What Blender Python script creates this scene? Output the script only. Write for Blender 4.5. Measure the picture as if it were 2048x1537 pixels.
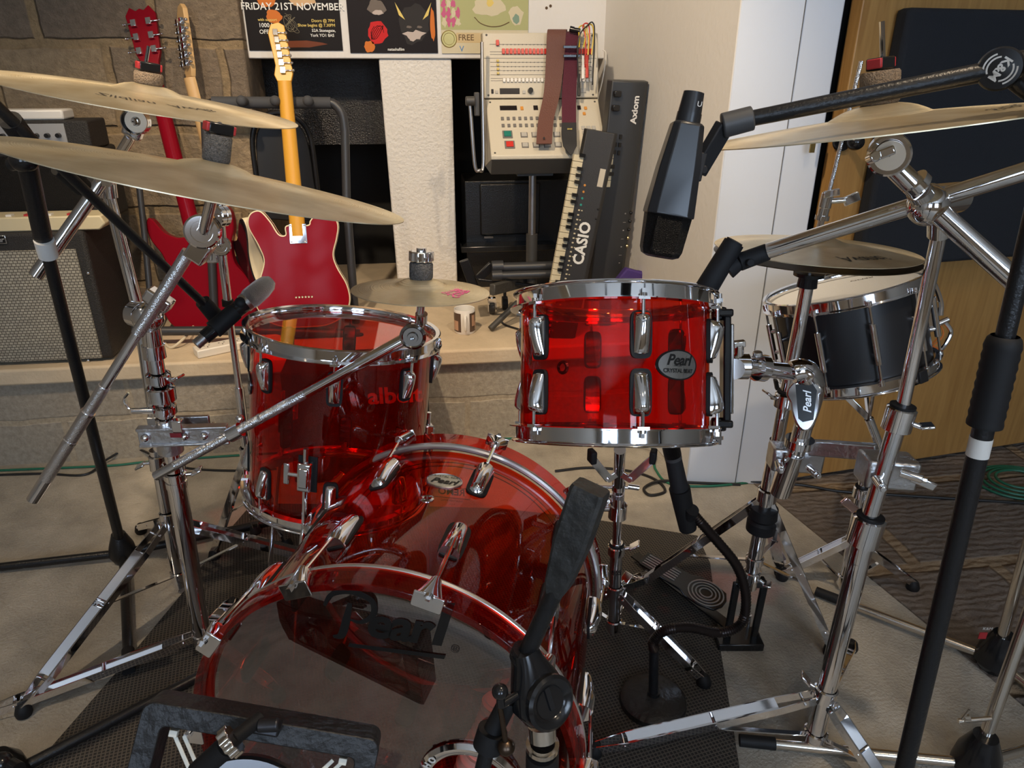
import bpy, bmesh, math, random
from mathutils import Vector, Matrix, noise
random.seed(7)
V = Vector
PI = math.pi
SC = bpy.context.scene
for o in list(bpy.data.objects):
    bpy.data.objects.remove(o)

# ------------------------------------------------------------------ camera
IW, IH, FPX = 2048.0, 1537.0, 1440.0
CAM_H, PITCH, YAW = 1.22, math.radians(24), math.radians(7)
cam_data = bpy.data.cameras.new('camera')
cam_data.sensor_fit = 'HORIZONTAL'
cam_data.sensor_width = 36.0
cam_data.lens = FPX / IW * 36.0
cam_data.clip_start = 0.05
cam = bpy.data.objects.new('camera', cam_data)
SC.collection.objects.link(cam)
cam.location = (0, 0, CAM_H)
cam.rotation_euler = (PI / 2 - PITCH, 0, -YAW)
SC.camera = cam

# ------------------------------------------------------------------ exposure, world
SC.view_settings.view_transform = 'Standard'
SC.view_settings.look = 'None'
SC.view_settings.exposure = 0.0
SC.view_settings.gamma = 1.0
SC.view_settings.use_curve_mapping = False
SC.cycles.max_bounces = 10
SC.cycles.transparent_max_bounces = 24
SC.cycles.glossy_bounces = 5
SC.cycles.diffuse_bounces = 4
SC.cycles.caustics_reflective = False
SC.cycles.caustics_refractive = False
SC.cycles.sample_clamp_indirect = 6.0
SC.cycles.use_denoising = True
world = bpy.data.worlds.new('world')
SC.world = world
world.use_nodes = True
bg = world.node_tree.nodes['Background']
bg.inputs[0].default_value = (0.62, 0.75, 1.0, 1)
bg.inputs[1].default_value = 0.6

def lamp(kind, name, loc, aim, energy, color, size=0.05, angle=60, blend=0.5, size_y=None):
    l = bpy.data.lights.new(name, kind)
    l.energy = energy; l.color = color
    if kind == 'SPOT':
        l.spot_size = math.radians(angle); l.spot_blend = blend; l.shadow_soft_size = size
    elif kind == 'AREA':
        l.size = size
        if size_y: l.shape = 'RECTANGLE'; l.size_y = size_y
    else:
        l.shadow_soft_size = size
    o = bpy.data.objects.new(name, l)
    SC.collection.objects.link(o)
    o.location = loc
    o.rotation_euler = (V(aim) - V(loc)).to_track_quat('-Z', 'Y').to_euler()
    return o
WARM = (1.0, 0.79, 0.55)
COOL = (0.62, 0.78, 1.0)
SPOTS = [((-0.55, 0.75, 2.62), (0.15, 2.55, 0.62), 175, 66, 0.6),
         ((0.75, 0.55, 2.62), (-0.45, 1.7, 0.2), 72, 76, 0.5),
         ((-1.55, 0.9, 2.62), (-1.0, 2.1, 0.0), 60, 62, 0.5),
         ((1.5, -0.5, 2.62), (1.1, 1.0, 0.0), 13, 80, 0.8),
         ((-0.9, -1.3, 2.62), (-1.2, -2.2, 0.6), 60, 90, 0.6), ((1.4, -1.5, 2.62), (1.8, -2.3, 0.6), 60, 90, 0.6),  # both added to light the rear of the room for richer chrome reflections
         ((-1.6, -0.3, 2.62), (-1.9, 0.4, 0.5), 10, 60, 0.6), ((0.1, -0.6, 2.62), (0.3, 0.9, 0.0), 10, 50, 0.6), ((2.1, 0.9, 2.62), (2.2, 1.6, 0.3), 10, 60, 0.6), ((0.45, 1.55, 2.62), (0.3, 2.6, 0.6), 10, 60, 0.6)]  # weak spots added for sparkle on the chrome
for i, (l, a, e, ang, bl) in enumerate(SPOTS):
    lamp('SPOT', 'ceiling_spot_light', l, a, e, WARM, 0.035, ang, bl)
# daylight through the windows behind and beside the camera
lamp('AREA', 'window_daylight', (-1.0, -2.62, 1.75), (-0.2, 2.0, 0.9), 7, COOL, 1.1, size_y=1.3)
lamp('AREA', 'window_daylight', (1.2, -2.62, 1.75), (0.8, 2.0, 0.9), 16, COOL, 1.1, size_y=1.3)

# ------------------------------------------------------------------ pixel helpers (photo frame -> place in the room)
_r = V((math.cos(YAW), -math.sin(YAW), 0)); _g = V((math.sin(YAW), math.cos(YAW), 0))
_f = _g * math.cos(PITCH) + V((0, 0, -math.sin(PITCH))); _u = _r.cross(_f)
ORI = V((0, 0, CAM_H))
def ray(px, py): return _f + _r * ((px - 1024) / FPX) - _u * ((py - 768.5) / FPX)
def G(px, py, d):                       # at ground distance d in front of the camera
    q = ray(px, py); return ORI + q * (d / q.dot(_g))
def F(px, py, z=0.0):                   # on the horizontal plane z
    q = ray(px, py); return ORI + q * ((z - CAM_H) / q.z)
def WY(px, py, y):                      # on the vertical plane Y = y
    q = ray(px, py); return ORI + q * (y / q.y)
def cv(x, y, z=0.0): return _r * x + _g * y + V((0, 0, z))
def mpp(p): return (V(p) - ORI).dot(_f) / FPX      # metres per pixel there

# ------------------------------------------------------------------ materials
MATS = {}
def new_mat(name):
    m = bpy.data.materials.new(name); m.use_nodes = True
    nt = m.node_tree
    b = nt.nodes['Principled BSDF']
    return m, nt, b
def mat(name, col, rough=0.5, metal=0.0, bump=0.0, bscale=60, spec=0.5, coat=0.0, var=0.0, vscale=8, emit=None, estr=1.0, aniso=0):
    if name in MATS: return MATS[name]
    m, nt, b = new_mat(name)
    b.inputs['Base Color'].default_value = (*col, 1)
    b.inputs['Roughness'].default_value = rough
    b.inputs['Metallic'].default_value = metal
    b.inputs['Specular IOR Level'].default_value = spec
    b.inputs['Coat Weight'].default_value = coat
    b.inputs['Coat Roughness'].default_value = 0.05
    if bump or var:
        tc = nt.nodes.new('ShaderNodeTexCoord')
        if bump:
            n = nt.nodes.new('ShaderNodeTexNoise'); n.inputs['Scale'].default_value = bscale
            n.inputs['Detail'].default_value = 5
            bp = nt.nodes.new('ShaderNodeBump'); bp.inputs['Strength'].default_value = bump
            bp.inputs['Distance'].default_value = 0.01
            nt.links.new(tc.outputs['Object'], n.inputs['Vector'])
            nt.links.new(n.outputs['Fac'], bp.inputs['Height'])
            nt.links.new(bp.outputs['Normal'], b.inputs['Normal'])
        if var:
            n = nt.nodes.new('ShaderNodeTexNoise'); n.inputs['Scale'].default_value = vscale
            n.inputs['Detail'].default_value = 6; n.inputs['Roughness'].default_value = 0.65
            r = nt.nodes.new('ShaderNodeValToRGB')
            r.color_ramp.elements[0].position = 0.3; r.color_ramp.elements[1].position = 0.7
            r.color_ramp.elements[0].color = (*[c * (1 - var) for c in col], 1)
            r.color_ramp.elements[1].color = (*[min(1, c * (1 + var)) for c in col], 1)
            nt.links.new(tc.outputs['Object'], n.inputs['Vector'])
            nt.links.new(n.outputs['Fac'], r.inputs['Fac'])
            nt.links.new(r.outputs['Color'], b.inputs['Base Color'])
    if emit:
        b.inputs['Emission Color'].default_value = (*emit, 1)
        b.inputs['Emission Strength'].default_value = estr
    MATS[name] = m
    return m
def clear_mat(name, tint, body=(0, 0, 0), bodyw=0.0, rough=0.03, ior=1.45, glow=1.0, f0x=None):
    """thin clear plastic: tinted see-through, a little body colour, mirror-like surface"""
    if name in MATS: return MATS[name]
    m, nt, b = new_mat(name)
    nt.nodes.remove(b)
    out = nt.nodes['Material Output']
    tr = nt.nodes.new('ShaderNodeBsdfTransparent'); tr.inputs[0].default_value = (*tint, 1)
    df = nt.nodes.new('ShaderNodeBsdfDiffuse'); df.inputs[0].default_value = (*body, 1)
    tl = nt.nodes.new('ShaderNodeBsdfTranslucent'); tl.inputs[0].default_value = (*body, 1)
    mx0 = nt.nodes.new('ShaderNodeMixShader'); mx0.inputs[0].default_value = 0.5
    mx1 = nt.nodes.new('ShaderNodeMixShader'); mx1.inputs[0].default_value = bodyw
    gl = nt.nodes.new('ShaderNodeBsdfGlossy'); gl.inputs['Roughness'].default_value = rough
    gl.inputs[0].default_value = (glow, glow, glow, 1)
    fr = nt.nodes.new('ShaderNodeFresnel'); fr.inputs[0].default_value = ior
    mx2 = nt.nodes.new('ShaderNodeMixShader')
    L = nt.links.new
    L(df.outputs[0], mx0.inputs[1]); L(tl.outputs[0], mx0.inputs[2])
    L(tr.outputs[0], mx1.inputs[1]); L(mx0.outputs[0], mx1.inputs[2])
    geo = nt.nodes.new('ShaderNodeNewGeometry')      # same reflectance on both faces of the sheet
    vm = nt.nodes.new('ShaderNodeVectorMath'); vm.operation = 'DOT_PRODUCT'
    L(geo.outputs['Normal'], vm.inputs[0]); L(geo.outputs['Incoming'], vm.inputs[1])
    ab = nt.nodes.new('ShaderNodeMath'); ab.operation = 'ABSOLUTE'; L(vm.outputs['Value'], ab.inputs[0])
    om = nt.nodes.new('ShaderNodeMath'); om.operation = 'SUBTRACT'; om.inputs[0].default_value = 1; L(ab.outputs[0], om.inputs[1])
    pw = nt.nodes.new('ShaderNodeMath'); pw.operation = 'POWER'; pw.inputs[1].default_value = 4.5; L(om.outputs[0], pw.inputs[0])
    f0 = ((ior - 1) / (ior + 1)) ** 2 * 1.05
    f0 = f0x or f0
    ma = nt.nodes.new('ShaderNodeMath'); ma.operation = 'MULTIPLY_ADD'; ma.inputs[1].default_value = 0.9; ma.inputs[2].default_value = f0
    L(pw.outputs[0], ma.inputs[0])
    nt.nodes.remove(fr)
    L(ma.outputs[0], mx2.inputs[0]); L(mx1.outputs[0], mx2.inputs[1]); L(gl.outputs[0], mx2.inputs[2])
    L(mx2.outputs[0], out.inputs[0])
    MATS[name] = m
    return m
CHROME = mat('chrome', (0.86, 0.86, 0.88), 0.07, 1.0)
NICKEL = mat('nickel_steel', (0.72, 0.67, 0.6), 0.16, 1.0)
CASTM = mat('cast_aluminium', (0.62, 0.62, 0.63), 0.32, 1.0, 0.25, 90)
KNURL = None
BLACK = mat('black_powder_coat', (0.010, 0.010, 0.011), 0.32, 0.0, 0.12, 300, spec=0.4)
BLKRUB = mat('black_rubber', (0.010, 0.010, 0.011), 0.6, spec=0.3)
BLKGLS = mat('gloss_black_plastic', (0.01, 0.01, 0.011), 0.18)
BLKMAT = mat('matt_black', (0.012, 0.012, 0.014), 0.7)
FELTG = mat('grey_felt', (0.16, 0.155, 0.15), 0.95, 0, 0.9, 500, var=0.45, vscale=300)
FELTB = mat('beige_felt', (0.34, 0.25, 0.17), 0.95, 0, 0.9, 500, var=0.4, vscale=300)
REDPL = mat('red_plastic', (0.42, 0.03, 0.035), 0.4)
WHITEPL = mat('white_plastic', (0.72, 0.70, 0.66), 0.35)
ACRYL = clear_mat('red_acrylic', (0.955, 0.23, 0.10), (0.80, 0.02, 0.006), 0.025, 0.025)
ACRYL2 = clear_mat('red_acrylic_hoop', (0.95, 0.20, 0.13), (0.80, 0.008, 0.03), 0.035, 0.03)
SMOKE = clear_mat('smoked_film', (0.46, 0.42, 0.41), (0.05, 0.04, 0.04), 0.015, 0.008, 1.6, f0x=0.20)
CLEAR = clear_mat('clear_film', (0.93, 0.92, 0.92), (0.5, 0.5, 0.5), 0.05, 0.03, 1.55)

def knurl_mat():
    m, nt, b = new_mat('knurled_chrome')
    b.inputs['Base Color'].default_value = (0.80, 0.80, 0.82, 1); b.inputs['Metallic'].default_value = 1
    b.inputs['Roughness'].default_value = 0.22
    tc = nt.nodes.new('ShaderNodeTexCoord'); vo = nt.nodes.new('ShaderNodeTexVoronoi'); vo.inputs['Scale'].default_value = 620
    bp = nt.nodes.new('ShaderNodeBump'); bp.inputs['Strength'].default_value = 0.45; bp.inputs['Distance'].default_value = 0.0012
    nt.links.new(tc.outputs['Object'], vo.inputs['Vector']); nt.links.new(vo.outputs['Distance'], bp.inputs['Height'])
    nt.links.new(bp.outputs['Normal'], b.inputs['Normal'])
    return m
KNURL = knurl_mat()

def brass_mat():
    m, nt, b = new_mat('cymbal_bronze')
    L = nt.links.new
    tc = nt.nodes.new('ShaderNodeTexCoord'); ln = nt.nodes.new('ShaderNodeVectorMath'); ln.operation = 'LENGTH'
    mp = nt.nodes.new('ShaderNodeMapping'); mp.inputs['Scale'].default_value = (1, 1, 0)
    L(tc.outputs['Object'], mp.inputs['Vector']); L(mp.outputs[0], ln.inputs[0])
    n = nt.nodes.new('ShaderNodeTexNoise'); n.noise_dimensions = '1D'; n.inputs['Scale'].default_value = 420; n.inputs['Detail'].default_value = 2
    L(ln.outputs['Value'], n.inputs['W'])
    n2 = nt.nodes.new('ShaderNodeTexNoise'); n2.inputs['Scale'].default_value = 14; n2.inputs['Detail'].default_value = 6
    L(tc.outputs['Object'], n2.inputs['Vector'])
    r = nt.nodes.new('ShaderNodeValToRGB')
    r.color_ramp.elements[0].position = 0.3; r.color_ramp.elements[0].color = (0.66, 0.53, 0.32, 1)
    r.color_ramp.elements[1].position = 0.7; r.color_ramp.elements[1].color = (0.93, 0.82, 0.60, 1)
    L(n2.outputs['Fac'], r.inputs['Fac']); L(r.outputs[0], b.inputs['Base Color'])
    b.inputs['Metallic'].default_value = 0.78; b.inputs['Roughness'].default_value = 0.33
    b.inputs['Anisotropic'].default_value = 0.75
    tg = nt.nodes.new('ShaderNodeTangent'); tg.direction_type = 'RADIAL'; tg.axis = 'Z'; L(tg.outputs[0], b.inputs['Tangent'])
    bp = nt.nodes.new('ShaderNodeBump'); bp.inputs['Strength'].default_value = 0.35; bp.inputs['Distance'].default_value = 0.0015
    L(n.outputs['Fac'], bp.inputs['Height']); L(bp.outputs[0], b.inputs['Normal'])
    return m
BRASS = brass_mat()

# ------------------------------------------------------------------ mesh builder
def frame(o, ez, ex_hint=None):
    ez = V(ez).normalized()
    h = V(ex_hint) if ex_hint is not None else (V((1, 0, 0)) if abs(ez.x) < 0.9 else V((0, 1, 0)))
    ex = (h - ez * h.dot(ez)).normalized(); ey = ez.cross(ex)
    m = Matrix((ex, ey, ez)).transposed().to_4x4(); m.translation = V(o)
    return m
class MB:
    def __init__(s): s.v = []; s.f = []; s.m = []; s.mi = 0
    def add(s, vs, fs):
        b = len(s.v); s.v += [V(p) for p in vs]
        for f in fs: s.f.append([b + i for i in f]); s.m.append(s.mi)
        return s
    def use(s, i): s.mi = i; return s
    def loft(s, rings, cap=True, closed=False):
        n = len(rings[0]); vs = [p for r in rings for p in r]; fs = []
        k = len(rings)
        for a in range(k if closed else k - 1):
            b = (a + 1) % k
            for i in range(n):
                j = (i + 1) % n
                fs.append([a * n + i, a * n + j, b * n + j, b * n + i])
        if cap and not closed:
            fs.append(list(range(n))[::-1]); fs.append([(k - 1) * n + i for i in range(n)])
        return s.add(vs, fs)
    def cyl(s, a, b, r0, r1=None, seg=20, cap=True):
        a, b = V(a), V(b); r1 = r0 if r1 is None else r1
        M = frame(a, b - a); L = (b - a).length
        c = [(math.cos(2 * PI * i / seg), math.sin(2 * PI * i / seg)) for i in range(seg)]
        return s.loft([[M @ V((x * r0, y * r0, 0)) for x, y in c], [M @ V((x * r1, y * r1, L)) for x, y in c]], cap)
    def lathe(s, o, axis, prof, seg=48, hint=None, closed=False):
        M = frame(o, axis, hint)
        c = [(math.cos(2 * PI * i / seg), math.sin(2 * PI * i / seg)) for i in range(seg)]
        return s.loft([[M @ V((x * r, y * r, h)) for x, y in c] for r, h in prof], cap=not closed and False, closed=closed) if True else s
    def tube(s, pts, r, seg=12, cap=True):
        pts = [V(p) for p in pts]; n = len(pts)
        rs = r if isinstance(r, (list, tuple)) else [r] * n
        t0 = (pts[1] - pts[0]).normalized()
        x = frame(pts[0], t0).col[0].to_3d(); rings = []
        for i, p in enumerate(pts):
            t = (pts[min(i + 1, n - 1)] - pts[max(i - 1, 0)]).normalized()
            x = (x - t * x.dot(t)).normalized(); y = t.cross(x)
            rings.append([p + (x * math.cos(2 * PI * k / seg) + y * math.sin(2 * PI * k / seg)) * rs[i] for k in range(seg)])
        return s.loft(rings, cap)
    def box(s, c, ex, ey, ez):
        c, ex, ey, ez = V(c), V(ex), V(ey), V(ez)
        vs = [c + ex * a + ey * b + ez * d for d in (-1, 1) for b in (-1, 1) for a in (-1, 1)]
        fs = [[0, 2, 3, 1], [4, 5, 7, 6], [0, 1, 5, 4], [2, 6, 7, 3], [0, 4, 6, 2], [1, 3, 7, 5]]
        if ex.cross(ey).dot(ez) < 0: fs = [f[::-1] for f in fs]
        return s.add(vs, fs)
    def abox(s, x0, x1, y0, y1, z0, z1):
        return s.box(((x0 + x1) / 2, (y0 + y1) / 2, (z0 + z1) / 2), ((x1 - x0) / 2, 0, 0), (0, (y1 - y0) / 2, 0), (0, 0, (z1 - z0) / 2))
    def bar(s, a, b, w, t, side):
        """rectangular bar from a to b, width w along 'side', thickness t"""
        a, b = V(a), V(b); d = (b - a); dn = d.normalized()
        sd = V(side); sd = (sd - dn * sd.dot(dn)).normalized(); up = dn.cross(sd)
        return s.box((a + b) / 2, d / 2, sd * (w / 2), up * (t / 2))
    def prism(s, M, pts, t0, t1):
        n = len(pts)
        vs = [M @ V((x, y, t0)) for x, y in pts] + [M @ V((x, y, t1)) for x, y in pts]
        a = sum(pts[i][0] * pts[(i + 1) % n][1] - pts[(i + 1) % n][0] * pts[i][1] for i in range(n))
        fs = [list(range(n))[::-1], list(range(n, 2 * n))] + [[i, (i + 1) % n, n + (i + 1) % n, n + i] for i in range(n)]
        if (a < 0) != (t1 < t0): fs = [f[::-1] for f in fs]
        return s.add(vs, fs)
    def ball(s, c, r, axes=None, seg=20, rows=12):
        c = V(c); X, Y_, Z_ = axes if axes else (V((1, 0, 0)), V((0, 1, 0)), V((0, 0, 1)))
        rr = r if isinstance(r, (tuple, list)) else (r, r, r)
        rings = []
        for j in range(rows + 1):
            a = -PI / 2 + PI * j / rows; ca, sa = max(1e-4, math.cos(a)), math.sin(a)
            rings.append([c + X * (rr[0] * ca * math.cos(2 * PI * i / seg)) + Y_ * (rr[1] * ca * math.sin(2 * PI * i / seg)) + Z_ * (rr[2] * sa) for i in range(seg)])
        return s.loft(rings)
    def text(s, body, size, place, align='CENTER', shear=0.0, thick=0.0, space=1.0):
        cu = bpy.data.curves.new('t', 'FONT'); cu.body = body; cu.size = size; cu.align_x = align; cu.align_y = 'CENTER'
        cu.shear = shear; cu.offset = thick; cu.space_character = space; cu.resolution_u = 3
        ob = bpy.data.objects.new('t', cu); SC.collection.objects.link(ob)
        dg = bpy.context.evaluated_depsgraph_get(); me = bpy.data.meshes.new_from_object(ob.evaluated_get(dg))
        s.add([place(v.co.x, v.co.y) for v in me.vertices], [list(p.vertices) for p in me.polygons])
        bpy.data.objects.remove(ob); bpy.data.curves.remove(cu); bpy.data.meshes.remove(me)
        return s
    def build(s, name, m, parent=None, M=None, bevel=0, sharp=35, label=None, kind=None, base=None, flat=False, seg=2):
        me = bpy.data.meshes.new(name)
        off = V((0, 0, 0))
        if parent is not None and M is None: off = root_loc(parent)
        if base is not None: off = V(base)
        me.from_pydata([p - off for p in s.v], [], s.f)
        ms = m if isinstance(m, (list, tuple)) else [m]
        for q in ms: me.materials.append(q)
        if len(ms) > 1: me.polygons.foreach_set('material_index', s.m)
        if not flat:
            me.polygons.foreach_set('use_smooth', [True] * len(me.polygons))
            me.set_sharp_from_angle(angle=math.radians(sharp))
        me.update()
        o = bpy.data.objects.new(name, me); SC.collection.objects.link(o)
        if parent is not None:
            o.parent = parent
            if M is not None: o.matrix_local = world_of(parent).inverted() @ M
        elif M is not None: o.matrix_world = M
        elif base is not None: o.location = V(base)
        if bevel:
            b = o.modifiers.new('edge', 'BEVEL'); b.width = bevel; b.segments = seg; b.limit_method = 'ANGLE'; b.angle_limit = math.radians(40)
        if label: o['label'] = label
        if kind: o['kind'] = kind
        return o
def world_of(o):
    m = Matrix.LocRotScale(o.location, o.rotation_euler.to_quaternion() if o.rotation_mode == 'XYZ' else o.rotation_quaternion, o.scale)
    return (world_of(o.parent) @ m) if o.parent else m
def root_loc(o): return world_of(o).translation
def thing(name, label, cat, loc, group=None):
    o = bpy.data.objects.new(name, None); SC.collection.objects.link(o)
    o.empty_display_size = 0.05; o.location = V(loc)
    return tag(o, label, cat, group)
def tag(o, label, cat, group=None, kind=None):
    o['label'] = label; o['category'] = cat
    if group: o['group'] = group
    if kind: o['kind'] = kind
    return o
def single(mb, name, label, cat, m, group=None, bevel=0, kind=None, base=None, **k):
    lo = base if base is not None else V((sum(p.x for p in mb.v) / len(mb.v), sum(p.y for p in mb.v) / len(mb.v), min(p.z for p in mb.v)))
    return tag(mb.build(name, m, base=lo, bevel=bevel, **k), label, cat, group, kind)
def struct(mb, name, m, bevel=0, **k):
    o = mb.build(name, m, bevel=bevel, **k); o['kind'] = 'structure'; return o
def smooth(pts, n=8):
    pts = [V(p) for p in pts]; out = []
    P = [pts[0] * 2 - pts[1]] + pts + [pts[-1] * 2 - pts[-2]]
    for i in range(1, len(P) - 2):
        a, b, c, d = P[i - 1:i + 3]
        for k in range(n):
            t = k / n
            out.append(0.5 * ((2 * b) + (c - a) * t + (2 * a - 5 * b + 4 * c - d) * t * t + (3 * b - a - 3 * c + d) * t ** 3))
    out.append(pts[-1]); return out
UP = V((0, 0, 1))
# ================================================================== THE SETTING
def block_mat(name, c1, c2, mortar, bw, bh, off=0.5, bump=0.6, axes='XZ', msize=0.02, nscale=35, loc=(0, 0, 0)):
    m, nt, b = new_mat(name); L = nt.links.new
    tc = nt.nodes.new('ShaderNodeTexCoord'); mp = nt.nodes.new('ShaderNodeMapping')
    mp.inputs['Location'].default_value = loc
    if axes == 'XZ': mp.inputs['Rotation'].default_value = (math.radians(-90), 0, 0)
    L(tc.outputs['Object'], mp.inputs['Vector'])
    nz = nt.nodes.new('ShaderNodeTexNoise'); nz.inputs['Scale'].default_value = 7; nz.inputs['Detail'].default_value = 3
    L(tc.outputs['Object'], nz.inputs['Vector'])
    ad = nt.nodes.new('ShaderNodeMixRGB'); ad.blend_type = 'LINEAR_LIGHT'; ad.inputs[0].default_value = 0.012
    L(mp.outputs[0], ad.inputs[1]); L(nz.outputs['Color'], ad.inputs[2])
    br = nt.nodes.new('ShaderNodeTexBrick')
    br.inputs['Scale'].default_value = 1; br.inputs['Brick Width'].default_value = bw; br.inputs['Row Height'].default_value = bh
    br.inputs['Mortar Size'].default_value = msize; br.inputs['Mortar Smooth'].default_value = 0.4; br.offset = off
    br.inputs['Color1'].default_value = (*c1, 1); br.inputs['Color2'].default_value = (*c2, 1); br.inputs['Mortar'].default_value = (*mortar, 1)
    L(ad.outputs[0], br.inputs['Vector'])
    n = nt.nodes.new('ShaderNodeTexNoise'); n.inputs['Scale'].default_value = nscale; n.inputs['Detail'].default_value = 8; n.inputs['Roughness'].default_value = 0.7
    L(tc.outputs['Object'], n.inputs['Vector'])
    rp = nt.nodes.new('ShaderNodeValToRGB'); rp.color_ramp.elements[0].position = 0.25; rp.color_ramp.elements[0].color = (0.5, 0.48, 0.46, 1)
    rp.color_ramp.elements[1].position = 0.7; rp.color_ramp.elements[1].color = (1.1, 1.08, 1.05, 1)
    L(n.outputs['Fac'], rp.inputs['Fac'])
    mu = nt.nodes.new('ShaderNodeMixRGB'); mu.blend_type = 'MULTIPLY'; mu.inputs[0].default_value = 0.8
    L(br.outputs['Color'], mu.inputs[1]); L(rp.outputs[0], mu.inputs[2]); L(mu.outputs[0], b.inputs['Base Color'])
    b.inputs['Roughness'].default_value = 0.9
    sb = nt.nodes.new('ShaderNodeMath'); sb.operation = 'MULTIPLY_ADD'; sb.inputs[1].default_value = -0.9
    L(br.outputs['Fac'], sb.inputs[0]); L(n.outputs['Fac'], sb.inputs[2])
    bp = nt.nodes.new('ShaderNodeBump'); bp.inputs['Strength'].default_value = bump; bp.inputs['Distance'].default_value = 0.03
    L(sb.outputs[0], bp.inputs['Height']); L(bp.outputs[0], b.inputs['Normal'])
    return m
STONE = block_mat('honey_stone_blocks', (0.50, 0.38, 0.24), (0.27, 0.215, 0.165), (0.45, 0.33, 0.19), 0.36, 0.27, 0.45, 0.9, msize=0.018, loc=(0.12, 0.07, 0))
BLOCKW = block_mat('concrete_blocks', (0.44, 0.39, 0.31), (0.38, 0.34, 0.28), (0.46, 0.39, 0.29), 0.44, 0.215, 0.5, 0.35, msize=0.012, nscale=60, loc=(0.1, 0.06, 0))
SLATE = block_mat('riven_slate', (0.36, 0.28, 0.22), (0.22, 0.19, 0.17), (0.42, 0.31, 0.20), 0.52, 0.40, 0.4, 1.0, axes='XY', msize=0.024, nscale=26, loc=(0.1, 0.2, 0))
CONC = mat('worn_concrete', (0.37, 0.335, 0.28), 0.62, 0, 0.4, 150, var=0.3, vscale=6)
CONC2 = mat('ledge_concrete', (0.58, 0.47, 0.33), 0.8, 0, 0.2, 90, var=0.12, vscale=7)
WHITEW = mat('white_painted_wall', (0.72, 0.70, 0.67), 0.75, 0, 0.12, 60)
ROUGHW = mat('rough_white_render', (0.74, 0.71, 0.66), 0.8, 0, 0.55, 85)
COOLLITW = mat('white_gloss_boarding_cool_lit', (0.62, 0.66, 0.73), 0.4, 0, 0.05, 30)  # bluish tint carries the cool daylight on this white face
BLKWALL = mat('black_painted_masonry', (0.012, 0.011, 0.011), 0.25, 0, 0.45, 220)
DARKW = mat('dark_studio_wall', (0.32, 0.28, 0.23), 0.85)
def wood_mat(name, c1, c2, scale=1.0, axis='Z', rough=0.4):
    m, nt, b = new_mat(name); L = nt.links.new
    tc = nt.nodes.new('ShaderNodeTexCoord'); mp = nt.nodes.new('ShaderNodeMapping')
    mp.inputs['Scale'].default_value = (9 * scale, 9 * scale, 0.7 * scale) if axis == 'Z' else (0.7 * scale, 9 * scale, 9 * scale)
    L(tc.outputs['Object'], mp.inputs['Vector'])
    n = nt.nodes.new('ShaderNodeTexNoise'); n.inputs['Scale'].default_value = 5; n.inputs['Detail'].default_value = 7; n.inputs['Distortion'].default_value = 1.2
    L(mp.outputs[0], n.inputs['Vector'])
    r = nt.nodes.new('ShaderNodeValToRGB'); r.color_ramp.elements[0].position = 0.3; r.color_ramp.elements[0].color = (*c1, 1)
    r.color_ramp.elements[1].position = 0.7; r.color_ramp.elements[1].color = (*c2, 1)
    L(n.outputs['Fac'], r.inputs['Fac']); L(r.outputs[0], b.inputs['Base Color']); b.inputs['Roughness'].default_value = rough
    return m
def ripple(m):
    nt = m.node_tree; L = nt.links.new; bp = [n for n in nt.nodes if n.type == 'BUMP'][0]; src = bp.inputs['Height'].links[0].from_socket
    tc = [n for n in nt.nodes if n.type == 'TEX_COORD'][0]
    w = nt.nodes.new('ShaderNodeTexWave'); w.bands_direction = 'Y'; w.inputs['Scale'].default_value = 13; w.inputs['Distortion'].default_value = 6; w.inputs['Detail'].default_value = 3; w.inputs['Detail Scale'].default_value = 1.4
    L(tc.outputs['Object'], w.inputs['Vector'])
    a = nt.nodes.new('ShaderNodeMath'); a.operation = 'MULTIPLY_ADD'; a.inputs[1].default_value = 0.28; L(w.outputs['Fac'], a.inputs[0]); L(src, a.inputs[2]); L(a.outputs[0], bp.inputs['Height'])
ripple(SLATE)
OAK = wood_mat('oak_veneer', (0.34, 0.175, 0.052), (0.46, 0.26, 0.085))

PY, PZ = 2.235, 0.35            # platform front plane and height
WYB, LINT = 2.80, 1.236         # poster wall plane, underside of its lintel
struct(MB().abox(-2.4, 3.4, -2.9, 4.2, -0.12, 0.0), 'floor', CONC)
# slate flags right of the concrete slab
a, b_, c_ = F(1556, 996), F(1868, 1262), F(2060, 1425)
sl = [(a.x - 0.02, a.y), (b_.x, b_.y), (c_.x, c_.y), (c_.x + 0.25, c_.y - 0.5), (3.0, c_.y - 0.9), (3.0, 3.6), (0.98, 3.6), (0.98, a.y + 0.16)]
struct(MB().prism(Matrix.Translation((0, 0, 0)), sl, 0.0, 0.004), 'floor', SLATE)
struct(MB().abox(-2.4, 3.4, -2.9, 4.2, 2.70, 2.8), 'ceiling', mat('dark_ceiling', (0.78, 0.74, 0.68), 0.9))
struct(MB().abox(-2.4, -2.2, -2.9, 4.2, 0, 2.7), 'wall_left', DARKW)
struct(MB().abox(3.2, 3.4, -2.9, 4.2, 0, 2.7), 'wall_right', DARKW)
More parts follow.
